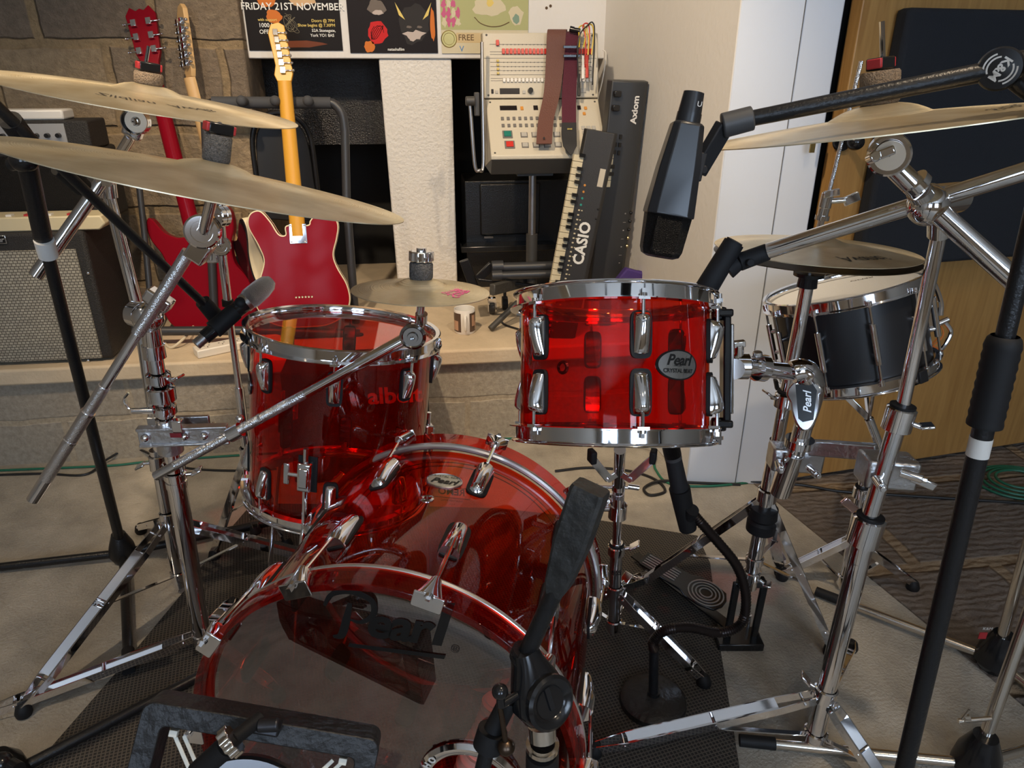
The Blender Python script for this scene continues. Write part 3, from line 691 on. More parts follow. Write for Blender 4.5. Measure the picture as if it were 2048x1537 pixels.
# front head with port hole
pr_, pa = 0.176, (0.130, -0.040)
def fh():
    N = 160; mb = MB(); ro = BR + 0.003; ri = 0.068; vs = []; fs = []
    K = 10; 
    for k in range(K + 1):
        t = k / K
        for i in range(N):
            a = 2 * PI * i / N; o_ = V((ro * math.cos(a), ro * math.sin(a), 0)); i_ = V((pa[0] + ri * math.cos(a), pa[1] + ri * math.sin(a), 0))
            p = o_.lerp(i_, t); z = -0.010 if k else -0.018
            vs.append(BM @ V((p.x, p.y, z)))
    for k in range(K):
        for i in range(N):
            j = (i + 1) % N; fs.append([k * N + i, k * N + j, (k + 1) * N + j, (k + 1) * N + i])
    return mb.add(vs, fs)
fhd = fh().build('front_head', SMOKE, bd)
pc = BM @ V((pa[0], pa[1], -0.008))
MB().lathe(pc, ez, [(0.058, 0.0), (0.060, 0.006), (0.066, 0.0085), (0.072, 0.008), (0.077, 0.002), (0.077, 0.0), (0.058, -0.003)], 64, ex_, closed=True).build('port_ring', CHROME, fhd)
for k, (ch, an) in enumerate((('H', 152), ('O', 140), ('L', 33), ('Z', 22))):
    a = math.radians(an)
    def pf(u, v, a=a):
        rr = 0.0685 + v; th = a - u / 0.0685; return pc + ex_ * (rr * math.cos(th)) + ey_ * (rr * math.sin(th)) + ez * 0.0098
    MB().text(ch, 0.014, pf, thick=0.0006).build('ring_lettering', WHITEPL, fhd)
# Pearl logo (script lettering, underline, registered mark) on the front head
def on_head(x, y, z=-0.0085): return BM @ V((x, y, z))
LB = mat('logo_black', (0.004, 0.004, 0.004), 0.45)
def lg_place(u, v): 
    th = math.radians(-2); return on_head(-0.003 + 0.62 * u, 0.2267 + 0.62 * v)
lm = MB()
lm.text('ear', 0.118, lambda u, v: lg_place(u + 0.055, v - 0.002), shear=0.28, thick=0.0035, space=0.92)
# big swash P: bowl and stem as swept strokes
def stroke(pts, w):
    P_ = smooth([V((x, y, 0)) for x, y in pts], 8); n_ = len(P_); vs = []; fs = []
    for i, p in enumerate(P_):
        t_ = (P_[min(i + 1, n_ - 1)] - P_[max(i - 1, 0)]).normalized(); nn = V((-t_.y, t_.x, 0)); f_ = i / (n_ - 1)
        ww = w * (0.35 + 0.65 * math.sin(PI * min(1, max(0, f_ * 0.9 + 0.08))))
        vs += [lg_place(*(p + nn * ww).xy), lg_place(*(p - nn * ww).xy)]
    for i in range(n_ - 1): fs.append([2 * i, 2 * i + 1, 2 * i + 3, 2 * i + 2])
    lm.add(vs, fs)
stroke([(-.045, .045), (-.058, -.005), (-.072, -.045), (-.092, -.052)], 0.0095)
stroke([(-.105, .030), (-.085, .062), (-.040, .075), (.004, .058), (.006, .022), (-.022, -.002), (-.048, .000)], 0.0075)
lm.text('l', 0.16, lambda u, v: lg_place(u + 0.146, v + 0.012), shear=0.28, thick=0.004)
x_a, x_b = -0.055, 0.165
lm.add([lg_place(x_a, -.064), lg_place(x_b, -.064), lg_place(x_b - .004, -.075), lg_place(x_a - .004, -.075)], [[0, 1, 2, 3]])
lm.text('®', 0.026, lambda u, v: lg_place(u + 0.186, v - 0.046))
lm.build('logo_lettering', LB, fhd)
# batter head with two thin printed rings and mirrored maker's mark seen from behind
bh = MB().lathe(BC, ez, [(0.0005, S1 - 0.030), (BR + 0.003, S1 - 0.030), (BR + 0.004, S1 - 0.006)], 128, ex_).build('batter_head', CLEAR, bd)
for r_ in (0.232, 0.240):
    MB().lathe(BC, ez, [(r_, S1 - 0.0292), (r_ + 0.0022, S1 - 0.0292)], 128, ex_).build('printed_ring', LB, bh)
mk = MB(); cz = S1 - 0.029
_q = ray(903, 985); _k = ((BM @ V((0, 0, cz))) - ORI).dot(ez) / _q.dot(ez); mc_ = BM.inverted() @ (ORI + _q * _k)
def mir(u, v): return BM @ V((mc_.x - u, mc_.y + v, cz))
mk.text('REMO', 0.020, mir, thick=0.0005); mk.text('WEATHER KING', 0.006, lambda u, v: mir(u, v - 0.019)); mk.text('U.S.A.', 0.005, lambda u, v: mir(u, v - 0.027))
for (xa, ya), (xb, yb) in (((-.036, -.012), (.036, -.012)), ((-.036, -.012), (-.043, .014)), ((.036, -.012), (.043, .014)), ((-.043, .014), (-.022, .010)), ((-.022, .010), (0, .028)), ((0, .028), (.022, .010)), ((.022, .010), (.043, .014))):
    mk.add([mir(xa, ya), mir(xb, yb), mir(xb, yb - .0016), mir(xa, ya - .0016)], [[0, 1, 2, 3]])
mk.build('printed_mark', LB, bh)
# lugs, rods and claws
def bpol(r, a, z): return BM @ V((r * math.sin(a), r * math.cos(a), z))
R3 = BM.to_3x3()
for k in range(10):
    a = math.radians(16 + 36 * k); er = R3 @ V((math.sin(a), math.cos(a), 0)); et = R3 @ V((math.cos(a), -math.sin(a), 0))
    zc = (S0 + S1) / 2
    for z0, sgn in ((zc + 0.085, 1), (zc - 0.110, -1)):
        # single-ended lug whose rod end points to its hoop
        rings = []; n = 16; L = 0.082
        for i in range(n + 1):
            t = i / n; kk = 0.62 + 0.38 * math.sin(PI * min(1, 0.15 + t * 0.75)); e = 1 if t < 0.9 else max(0.1, math.sqrt(max(0, 1 - ((t - 0.9) / 0.1) ** 2)))
            z = z0 + sgn * (0.035 - t * L); w_ = 0.0165 * (1.0 - 0.25 * t) * (0.4 + 0.6 * e); p_ = 0.026 * kk * e * (1 - 0.3 * t)
            rings.append([bpol(BR - 0.001, a, z) + et * (w_ * math.cos(b)) + er * (p_ * max(0, math.sin(b)) ** 0.8) for b in [PI * j / 10 for j in range(11)]])
        m = MB().use(0).loft(rings)
        lugo = m.build('lug', CHROME, bd, sharp=45)
        g = MB(); F_ = Matrix((et, R3 @ V((0, 0, 1)), er)).transposed().to_4x4(); F_.translation = bpol(BR, a, z0 + sgn * (0.035 - L / 2))
        g.prism(F_, [(math.copysign(abs(math.cos(b)) ** .5, math.cos(b)) * .019, math.copysign(abs(math.sin(b)) ** .4, math.sin(b)) * (L / 2 + .003)) for b in [2 * PI * i / 24 for i in range(24)]], -0.002, 0.003)
        g.build('gasket', BLKRUB, lugo)
        ze = z0 + sgn * 0.034; zh = (0.004) if sgn > 0 else (S1 - 0.052)
        rh = BR + 0.017
        MB().cyl(bpol(rh, a, ze), bpol(rh + 0.006, a, zh), 0.0032, seg=10).build('tension_rod', CHROME, lugo)
        # claw hook wrapping the hoop edge
        c = MB(); zi = -0.030 if sgn > 0 else S1 - 0.020; n = 12; rings = []
        for i in range(n + 1):
            t = i / n; z = zi + (zh - zi) * t
            w_ = 0.0085 + 0.0125 * t ** 1.2; p_ = 0.017 - 0.004 * t
            rings.append([bpol(BR + 0.0148, a, z) + et * (w_ * math.cos(b)) + er * (p_ * max(0, math.sin(b)) ** 0.6) for b in [PI * j / 10 for j in range(11)]])
        c.loft(rings)
        F_ = Matrix((et, er, R3 @ V((0, 0, sgn)))).transposed().to_4x4(); F_.translation = bpol(BR + 0.0145, a, zh)
        c.prism(F_, [(-0.021, 0.012), (0.021, 0.012), (0.021, -0.010), (0.019, -0.0125), (-0.019, -0.0125), (-0.021, -0.010)], -0.001, 0.0022)
        cl = c.build('claw_hook', CHROME, bd, bevel=0.001, sharp=45)
        MB().cyl(bpol(rh + 0.006, a, zh), bpol(rh + 0.006, a, zh + sgn * 0.006), 0.007, 0.006, seg=14).box(bpol(rh + 0.006, a, zh + sgn * 0.009), et * 0.003, er * 0.003, R3 @ V((0, 0, 0.004))).build('key_bolt', CHROME, cl)
# oval badge and vent grommet on top of the shell
def shell_oval(a, z, w, h, prof, seg=40):
    er = R3 @ V((math.sin(a), math.cos(a), 0)); et = R3 @ V((math.cos(a), -math.sin(a), 0)); ezl = R3 @ V((0, 0, 1)); c = bpol(BR, a, z)
    mb = MB(); rings = [[c + et * (w / 2 * k_ * math.cos(2 * PI * i / seg)) + (-ezl) * (h / 2 * k_ * math.sin(2 * PI * i / seg)) + er * l_ for i in range(seg)] for k_, l_ in prof]
    return mb.loft(rings, cap=True), c, er, et, ezl
m_, c_b, er_b, et_b, ez_b = shell_oval(math.radians(4), -0.315, 0.064, 0.048, [(1, -0.001), (1, 0.002), (0.93, 0.003), (0.9, 0.0018)])
bdg = m_.build('badge', mat('satin_silver', (0.62, 0.63, 0.64), 0.3, 1.0), bd, sharp=50)
MB().text('Pearl', 0.022, lambda u, v: c_b + et_b * u - ez_b * (v - 0.003) + er_b * 0.0024, shear=0.35, thick=0.0006).text('CRYSTAL BEAT', 0.008, lambda u, v: c_b + et_b * u - ez_b * (v + 0.013) + er_b * 0.0024).build('lettering', INKBLK, bdg)
MB().lathe(bpol(BR, math.radians(1.5), -0.252), R3 @ V((math.sin(math.radians(1.5)), math.cos(math.radians(1.5)), 0)), [(0.005, -0.004), (0.005, 0.002), (0.008, 0.003), (0.0115, 0.0015), (0.012, -0.001)], 24).build('vent_grommet', CHROME, bd)
# spurs
for sx, a_ in ((1, 118), (-1, -118)):
    a = math.radians(a_); c = bpol(BR + 0.02, a, -0.13); er = R3 @ V((math.sin(a), math.cos(a), 0))
    sp = MB().ball(c, 0.023).cyl(c - er * 0.024, c, 0.022).build('spur_bracket', CHROME, bd)
    tip = V((c.x, c.y, 0.012)) + ex_ * (sx * 0.13) + ez * 0.10
    MB().cyl(c, tip, 0.0075).build('spur_leg', CHROME, bd)
    MB().cyl(tip + UP * 0.02, V((tip.x, tip.y, 0)), 0.012, 0.014).build('rubber_foot', BLKRUB, bd)
# chrome clamp with T wings on the right of the front hoop (px 1180..1240, 1390..1500)
pcl = bpol(BR + 0.020, math.radians(93), -0.012)
cm = MB().box(pcl, ex_ * 0.014, ey_ * 0.035, ez * 0.016).cyl(pcl + ex_ * 0.012, pcl + ex_ * 0.045, 0.009).box(pcl + ex_ * 0.03, ex_ * 0.004, ey_ * 0.022, ez * 0.012)
ck = cm.build('hoop_clamp', CHROME, bd, bevel=0.003)
MB().cyl(pcl + ex_ * 0.040 - ey_ * 0.030 , pcl + ex_ * 0.040 + ey_ * 0.012, 0.0095, 0.011).cyl(pcl + ex_ * 0.040 + ey_ * 0.012, pcl + ex_ * 0.040 + ey_ * 0.026, 0.012).build('clamp_knob', CHROME, ck, bevel=0.001)
# ribbed foam roll inside the bass drum
p0 = G(1003, 1395, 0.83); pts = [p0, G(985, 1450, 0.82), G(950, 1520, 0.815), G(925, 1600, 0.81)]
rp = smooth(pts, 16); rad = [0.026 + 0.0028 * math.sin(i * 1.9) for i in range(len(rp))]; rad[0] = 0.008; rad[1] = 0.02; rad[2] = 0.025
single(MB().tube(rp, rad, 24), 'ribbed_hose', 'thick pale ribbed hose inside the bass drum behind the port ring', 'hose', mat('salmon_ribbed', (0.72, 0.30, 0.22), 0.55))
# ---- snare drum (black, tilted, on its own stand behind at right)
sn = cv(-0.274, 0.205, 1.0).normalized(); s_c = G(1686, 583, 1.53)
SM = frame(s_c, sn, cv(1, 0, 0)); SR = 0.153; SD = 0.178
snare = thing('snare_drum', 'tilted matt black snare drum with a white head behind the hi-hat pole', 'drum', SM @ V((0, 0, -SD / 2)))
HEADW = mat('coated_white_head', (0.78, 0.77, 0.73), 0.6, 0, 0.2, 300)
drum_parts(snare, SM, SR, SD, [math.radians(-8 + 36 * k) for k in range(10)], mat('matt_black_shell', (0.013, 0.013, 0.015), 0.38), HEADW, lugstyle='tube', head2=CLEAR)
MB().text('REMO', 0.018, lambda u, v: SM @ (V((0.075, 0.07, 0.0026)) + Matrix.Rotation(math.radians(160), 3, 'Z') @ V((u, v, 0)))).build('printed_mark', INKG, snare)
# throw-off and curved strainer on the right side
ta = math.radians(86); er = SM.to_3x3() @ V((math.sin(ta), -math.cos(ta), 0)); et = SM.to_3x3() @ V((math.cos(ta), math.sin(ta), 0))
def sp_(r, z, s=0): return SM @ pol(SR + r, ta, z) + et * s
MB().tube(smooth([sp_(.012, -.01), sp_(.034, -.03), sp_(.044, -.075), sp_(.040, -.105)], 6), [0.006] * 19, 10).box(sp_(.014, -.10), er * .014, et * .014, sn * .022).cyl(sp_(.02, -.125), sp_(.055, -.118), .006).build('throw_off', CHROME, snare)
MB().tube(smooth([sp_(.045, -.118), sp_(.056, -.150), sp_(.030, -.182), sp_(.004, -.186)], 6), 0.005, 10).build('strainer_arm', CHROME, snare)
MB().tube(smooth([sp_(.034, -.115), sp_(.040, -.15), sp_(.012, -.172)], 5), 0.0016, 6).tube(smooth([sp_(.034, -.115, .01), sp_(.038, -.15, .012), sp_(.010, -.172, .008)], 5), 0.0016, 6).build('snare_cord', mat('orange_cord', (0.6, 0.16, 0.03), 0.7), snare)

# ================================================================== CYMBALS
def cymbal(label, px, py, d, R, n, bell=0.07, group=None, texts=(), h=None, cup=0.028, name='cymbal', cat='cymbal', two=False):
    c = G(px, py, d); M = frame(c, n, cv(1, 0, 0))
    o = thing(name, label, cat, c, group)
    h = h or R * 0.075
    def zz(r):
        if r < bell: return cup * math.sqrt(max(0, 1 - (r / bell) ** 2 * 0.82)) + h * (1 - (bell / R) ** 1.5) - cup * 0.42
        return h * (1 - (r / R) ** 1.5)
    N = 26; rr = [0.006] + [R * i / N for i in range(1, N)] + [R]
    top = [(r, zz(r)) for r in rr]; bot = [(r, zz(r) - 0.0013) for r in rr[::-1]]
    mb = MB(); cs = 160
    mb.loft([[V((r * math.cos(2 * PI * i / cs), r * math.sin(2 * PI * i / cs), z)) for i in range(cs)] for r, z in top + bot], closed=True)
    disc = mb.build('disc', BRASS, o, M=Matrix.Translation(-c) @ M if False else M, sharp=25)
    for (s_, sz, r0, ang, m_, shr, th) in texts:
        a0 = math.radians(ang)
        def pf(u, v):
            r_ = r0 + v; th_ = a0 + u / r0; return V((r_ * math.sin(th_), -r_ * math.cos(th_), zz(r_) + 0.0007))
        t_ = MB().text(s_, sz, lambda u, v: pf(u, -v if False else v * -1 if False else v), shear=shr, thick=th)
        t_.build('lettering', m_, disc, M=M)
    return o, M, zz
def cym_top(o, M, zz, felt, kind='wing', hf=0.03, rf=0.019, stem=0.05):
    F0 = M.translation; ax = M.to_3x3() @ V((0, 0, 1)); b = F0 + ax * zz(0.02)
    st = thing('cymbal_felt', o['felt_label'], 'felt washer', b)
    MB().lathe(b, ax, [(0.0045, 0.0), (rf - 0.002, 0.0), (rf, 0.003), (rf, hf - 0.003), (rf - 0.002, hf), (0.0045, hf)], 28, closed=True).build('felt', felt, st)
    return b + ax * hf, ax
PINK = mat('pink_marker', (0.75, 0.12, 0.32), 0.6); MARK = mat('black_print', (0.03, 0.025, 0.02), 0.6)
def quick_nut(p, ax, label, stem=0.04):
    e = cv(0.78, 0.62, 0.0); e = (e - ax * e.dot(ax)).normalized(); f_ = ax.cross(e)
    t = thing('quick_release_nut', label, 'wing nut', p)
    b = MB().box(p + ax * 0.0085, e * 0.017, f_ * 0.011, ax * 0.0075).build('nut_body', BLKGLS, t, bevel=0.002)
    for s in (-1, 1): MB().box(p + ax * 0.009 + e * s * 0.0165 - f_ * 0.001, e * 0.0035, f_ * 0.0095, ax * 0.006).build('push_button', REDPL, t, bevel=0.0015)
    return t
GRP = None
def full_cymbal(label, px, py, d, R, n, felt_l, nut_l, felt, hf=0.026, rf=0.02, texts=(), bell=0.07, cup=0.028, h=None, stem=0.05):
    o, M, zz = cymbal(label, px, py, d, R, n, bell, None, texts, h, cup)
    o['felt_label'] = felt_l
    p, ax = cym_top(o, M, zz, felt, hf=hf, rf=rf)
    del o['felt_label']
    if nut_l: quick_nut(p, ax, nut_l)
    return M, zz, p, ax
n1 = cv(0.19, 0.044, 1).normalized(); n2 = cv(0.222, 0.140, 1).normalized(); n3 = cv(-0.132, 0.088, 1).normalized(); n4 = cv(0.049, 0.095, 1).normalized()
C1 = full_cymbal('uppermost large bronze cymbal at the left, tilted to the right', 297, 199, 1.37, 0.255, n1, 'beige felt washer on the uppermost cymbal', 'black and red quick-release nut on the beige felt of the uppermost cymbal', FELTB, 0.020, 0.0235, h=0.014, bell=0.056, cup=0.024,
                 texts=[('Zildjian  Avedis', 0.030, 0.155, 30, MARK, 0.3, 0)])
C2 = full_cymbal('lower large bronze cymbal with a tall grey felt, below the uppermost cymbal', 428, 361, 1.04, 0.268, n2, 'tall grey felt washer on the lower large cymbal', 'black and red quick-release nut on the grey felt of the lower large cymbal', FELTG, 0.036, 0.0185, h=0.015, bell=0.056, cup=0.023)
C3 = full_cymbal('large bronze cymbal in front of the dark acoustic panel', 1757, 251, 1.00, 0.232, n3, 'beige felt washer on the cymbal by the acoustic panel', 'black and red quick-release nut over the cymbal by the acoustic panel', FELTB, 0.040, 0.024, h=0.013, bell=0.060, cup=0.028,
                 texts=[('SABIAN', 0.03, 0.15, 42, MARK, 0, 0)])
C4 = full_cymbal('small splash cymbal with pink scrawl standing over the floor tom', 842, 582, 1.16, 0.1147, n4, 'grey felt washer on the small splash cymbal', None, FELTG, 0.028, 0.0195, h=0.012, bell=0.042, cup=0.022,
                 texts=[('Stagg', 0.028, 0.078, 62, PINK, 0.2, 0.0003), ('DH splash', 0.012, 0.062, 62, PINK, 0.2, 0.0002)])
# rods above the felts, crown nut of the splash
def stem_rod(p, ax, l, name, label, m=CHROME, r=0.003):
    return single(MB().cyl(p - ax * 0.001, p + ax * l, r, seg=10), name, label, 'rod', m)
t = thing('crown_nut', 'round scalloped chrome nut on the splash cymbal felt', 'nut', C4[2])
pts = [(0.0195 * (1 + 0.07 * math.cos(10 * a)) * math.cos(a), 0.0195 * (1 + 0.07 * math.cos(10 * a)) * math.sin(a)) for a in [2 * PI * i / 60 for i in range(60)]]
MB().prism(frame(C4[2], C4[3]), pts, 0.001, 0.018).build('knob', CHROME, t, bevel=0.002)
MB().cyl(C4[2] + C4[3] * 0.018, C4[2] + C4[3] * 0.023, 0.008).build('cap', CHROME, t)
# hi-hat pair
nh = cv(0.028, 0.067, 1).normalized()
Ho, HMx, hz = cymbal('upper hi-hat cymbal with script lettering above the black snare drum', 1630, 499, 1.265, 0.173, nh, 0.05, 'pair of hi-hat cymbals',
                     [("Avanti", 0.036, 0.125, 14, MARK, 0.25, 0)], 0.014, 0.02, 'hi_hat_cymbal', 'hi-hat cymbal')
Mb = HMx @ Matrix.Translation((0, 0, -0.012)) @ Matrix.Rotation(PI, 4, 'X')
lo = thing('hi_hat_cymbal', 'lower dark hi-hat cymbal under the upper one', 'hi-hat cymbal', Mb.translation, 'pair of hi-hat cymbals')
rr = [0.006] + [0.173 * i / 20 for i in range(1, 21)]
prf = [(r, hz(r)) for r in rr] + [(r, hz(r) - 0.0013) for r in rr[::-1]]
MB().loft([[V((r * math.cos(2 * PI * i / 120), r * math.sin(2 * PI * i / 120), z)) for i in range(120)] for r, z in prf], closed=True).build('disc', mat('dark_bronze', (0.10, 0.07, 0.04), 0.35, 1.0), lo, M=Mb)
# ================================================================== STANDS
def seg_tube(t, name, p, q, w, m=CHROME, w2=None, label=None, seg=24):
    return MB().cyl(p, q, w / 2, (w2 or w) / 2, seg).build(name, m, t, label=label)
def channel_leg(t, top, foot, w=0.020, m=CHROME, rubber=True, thick=0.0022, name='leg', flare=0.0, rails=True):
    """pair of thin side plates joined by cross pins, ending in a rubber foot"""
    top, foot = V(top), V(foot); d = (foot - top); dn_ = d.normalized(); sd = dn_.cross(UP).normalized(); up = sd.cross(dn_)
    mb = MB()
    for s in (-1, 1):
        a = top + sd * s * (w * 0.35); b = top + d * 0.16 + sd * s * (w / 2); c = top + d * 0.84 + sd * s * (w / 2); e = foot + sd * s * (w * 0.22) - d * 0.0
        for u_, v_ in ((a, b), (b, c), (c, e)): mb.bar(u_, v_, 0.017, thick, up)
    mb.bar(top + d * .16 - up * .0055, top + d * .84 - up * .0055, w * .98, .0014, sd)
    for k in (0.05, 0.45, 0.86): mb.cyl(top + d * k - sd * w * 0.56, top + d * k + sd * w * 0.56, 0.0028, seg=10)
    lg = mb.build(name, m, t)
    if rubber:
        MB().lathe(V((foot.x, foot.y, 0)) , (V((0, 0, 1)) - dn_ * 0.25), [(0.001, 0.0), (0.014, 0.0), (0.0165, 0.008), (0.014, 0.022), (0.008, 0.03), (0.001, 0.031)], 20).build('rubber_foot', BLKRUB, lg)
    return lg, top, foot
def strut(lg, a, b, w=0.016, m=CHROME):
    a, b = V(a), V(b); sd = (b - a).cross(UP)
    MB().bar(a, b, 0.009, 0.003, sd).cyl(a - sd.normalized() * w / 2, a + sd.normalized() * w / 2, 0.003, seg=10).cyl(b - sd.normalized() * w / 2, b + sd.normalized() * w / 2, 0.003, seg=10).build('strut', m, lg)
def collar(t, p, ax, r, h, name='collar', m=CHROME, wing=None, rub=False):
    ax = V(ax).normalized()
    c = MB().lathe(V(p) - ax * h / 2, ax, [(r * 0.85, 0), (r, 0.002), (r, h - 0.002), (r * 0.85, h)], 28).build(name, m, t)
    if wing is not None:
        wd = V(wing).normalized(); q = V(p)
        w2 = wd.cross(ax).normalized()
        MB().cyl(q, q + wd * (r + 0.014), 0.0042, seg=12).bar(q + wd * (r + 0.010) , q + wd * (r + 0.030) + ax * 0.010, 0.022, 0.005, w2).build('wing_bolt', m, c, bevel=0.0018)
    if rub: MB().cyl(V(p) + ax * h / 2, V(p) + ax * (h / 2 + 0.004), r * 0.86).build('bushing', BLKRUB, c)
    return c
def ball_joint(t, p, r, axis, w, name='ball_joint', m=CHROME):
    axis = V(axis).normalized()
    return MB().ball(p, r).cyl(V(p) + axis * r * 0.5, V(p) + axis * (r * 0.5 + w), r * 0.86, r * 0.8, seg=28).cyl(V(p) + axis * (r * 0.5 + w), V(p) + axis * (r * 0.5 + w + 0.006), r * 0.6, seg=20).build(name, m, t)
def ratchet(t, p, r, facing, up, name='tilter', m=CHROME):
    """round ratchet tilter: two discs facing the viewer with a hub and a wing"""
    f_ = V(facing).normalized()
    o = MB().lathe(V(p) - f_ * r * 0.55, f_, [(0.001, 0), (r * .9, 0), (r, 0.002), (r, r * .5), (r * .93, r * .55), (r, r * .6), (r, r * 1.05), (r * .9, r * 1.12), (r * .62, r * 1.12), (r * .60, r * 1.02), (r * .28, r * 1.02), (r * .25, r * 1.2), (0.001, r * 1.2)], 36).build(name, m, t, sharp=30)
    return o
def memory_teeth(): pass
TOCAM = -_g
# ---------- A: rear left stand of the uppermost cymbal
dA = 1.45
A = thing('cymbal_stand', 'tall chrome boom stand of the uppermost cymbal, its bare arm end pointing at the amplifier', 'cymbal stand', F(362, 1180), 'chrome cymbal stands')
p_top = G(211, 366, dA); p_mid = G(277, 622, dA); p_c = G(326, 955, dA); p_b = G(360, 1172, dA)
seg_tube(A, 'upper_tube', p_top, p_mid, 0.0235); seg_tube(A, 'middle_tube', p_mid, p_c, 0.0255); seg_tube(A, 'lower_tube', G(312, 900, dA), p_b, 0.030)
bj = ball_joint(A, G(212, 355, dA), 0.0205, cv(.3, -1, 0), 0.018)
MB().cyl(G(214, 366, dA), G(218, 395, dA), 0.0165).build('clamp', CHROME, A)
bm = MB().cyl(G(208, 358, dA - 0.02), G(72, 552, 1.36), 0.0125, 0.0135, 24).build('boom_arm', CHROME, A)
seg_tube(A, 'arm_tube', G(215, 350, dA), G(262, 272, 1.37), 0.019)
tl = ratchet(A, G(272, 243, 1.355), 0.0225, cv(0.1, -1, 0.05), UP)
MB().lathe(G(272, 243, 1.329), cv(0.1, -1, 0.05), [(.008, .001), (.0185, .001), (.0185, -.003)], 28).build('tilter_face', mat('brushed_face', (.6, .5, .38), .35, .9), A)
MB().bar(G(262, 275, 1.36), G(272, 245, 1.36), 0.034, 0.02, cv(1, 0, 0)).build('tilter_body', CHROME, A, bevel=0.006)
MB().cyl(G(272, 243, 1.355), C1[2] + C1[3] * 0.042, 0.0032, seg=10).build('cymbal_rod', CHROME, A)
collar(A, G(316, 925, dA), p_c - p_mid, 0.019, 0.04, wing=cv(-1, -.2, 0))
cA = collar(A, G(338, 1035, dA), p_b - p_c, 0.021, 0.035)
collar(A, G(357, 1150, dA), p_b - p_c, 0.019, 0.024)
fA = [F(48, 1432), F(283, 1065), F(640, 1130)]
for f_, st in ((fA[0] + UP * .02, True), (fA[1] + UP * .02, False), (fA[2] + UP * .02, True)):
    lg, _, _ = channel_leg(A, G(335, 1040, dA) + (f_ - G(335, 1040, dA)).normalized() * 0.02, f_, 0.031)
    if st: strut(lg, G(357, 1150, dA), G(335, 1040, dA).lerp(f_, 0.5))
# ---------- B: front left stand of the lower large cymbal, with two booms
dB = 1.25
B = thing('cymbal_stand', 'thick chrome boom stand in front left carrying the lower large cymbal on a knurled arm', 'cymbal stand', F(410, 1310), 'chrome cymbal stands')
bt = G(306, 690, dB); bb = G(408, 1292, dB)
def onB(py): 
    k = (py - 690) / (1292 - 690); return bt.lerp(bb, k)
axB = (bt - bb).normalized()
seg_tube(B, 'lower_tube', onB(925), bb, 0.0375)
seg_tube(B, 'upper_tube', onB(680), onB(930), 0.0285)
for py_, r_, h_, wing in ((700, .0205, .030, None), (745, .0225, .020, cv(1, -.3, 0)), (772, .026, .030, None), (800, .0235, .018, None), (822, .019, .02, None), (905, .0225, .016, None), (922, .0215, .016, cv(1, .2, 0)), (938, .0205, .018, None)):
    collar(B, onB(py_), axB, r_, h_, wing=wing)
MB().tube(smooth([onB(790) + cv(-.018, -.02, 0), onB(795) + cv(-.052, -.02, 0.004), onB(790) + cv(-.062, -.02, .016), onB(785) + cv(-.050, -.02, .026)], 6), 0.0022, 8).cyl(onB(795) + cv(-.01, -.02, 0), onB(795) + cv(-.05, -.02, 0), .006).build('hook_bolt', CHROME, B)
MB().box(onB(815) + cv(.032, -.02, -0.01), cv(.010, 0, 0), cv(0, .008, 0), UP * .016).build('brand_block', CHROME, B, bevel=0.002)
MB().box(onB(832) + cv(.030, -.030, -0.002), cv(.011, 0, 0), cv(0, .001, 0), UP * .0045).build('red_plate', mat('dark_red_label', (0.25, 0.02, 0.03), 0.3), B)
J = G(296, 634, dB - 0.01)
ball_joint(B, J, 0.0285, cv(-1, 0.35, .1), 0.02)
MB().ball(J + cv(.008, -.022, -.004), (0.013, 0.012, 0.013)).cyl(J + cv(.0, 0, -.02), onB(695), 0.017, 0.018).build('joint_base', CHROME, B)
e0 = G(66, 1000, 1.16); e1 = G(404, 462, 1.22)
def onE(k): return e0.lerp(e1, k)
MB().cyl(onE(0), onE(0.085), 0.0115).build('arm_tip', CHROME, B)
MB().cyl(onE(0.44), onE(0.66), 0.009).build('boom_arm', CHROME, B)
for a_, b_, r_ in ((0.085, 0.235, .0118), (0.243, 0.345, .0118), (0.353, 0.45, .0108), (0.645, 0.93, .0112)): MB().cyl(onE(a_), onE(b_), r_).build('knurled_grip', KNURL, B)
for k_ in (.235, .345): MB().cyl(onE(k_), onE(k_ + .008), .0128).build('stop_ring', CHROME, B)
ad = (e1 - e0).normalized()
MB().box(J + ad * 0.040, ad * 0.012, ad.cross(_g).normalized() * 0.024, _g * 0.014).build('arm_clamp', CHROME, B, bevel=0.004)
T2 = G(406, 462, 1.16)
MB().box(G(400, 500, 1.18), ad * .020, ad.cross(_g).normalized() * 0.017, _g * 0.014).build('tilter_body', CHROME, B, bevel=0.004)
ratchet(B, T2, 0.0275, cv(0.25, -1, 0.1), UP)
MB().cyl(G(408, 462, 1.15), G(424, 395, 1.10), 0.009, 0.0085).cyl(G(424, 395, 1.10), C2[2] + C2[3] * 0.016, 0.0032, seg=10).build('cymbal_rod', CHROME, B)
# side leg, low braces
fB = [F(-30, 1445), F(560, 1400), F(470, 1215)]
for f_ in fB:
    tp = onB(1262) + (f_ - onB(1262)).normalized() * 0.02
    lg, _, _ = channel_leg(B, tp, f_ + UP * 0.02, 0.026)
collar(B, onB(1272), axB, 0.0215, 0.03, wing=cv(1, -1, 0))
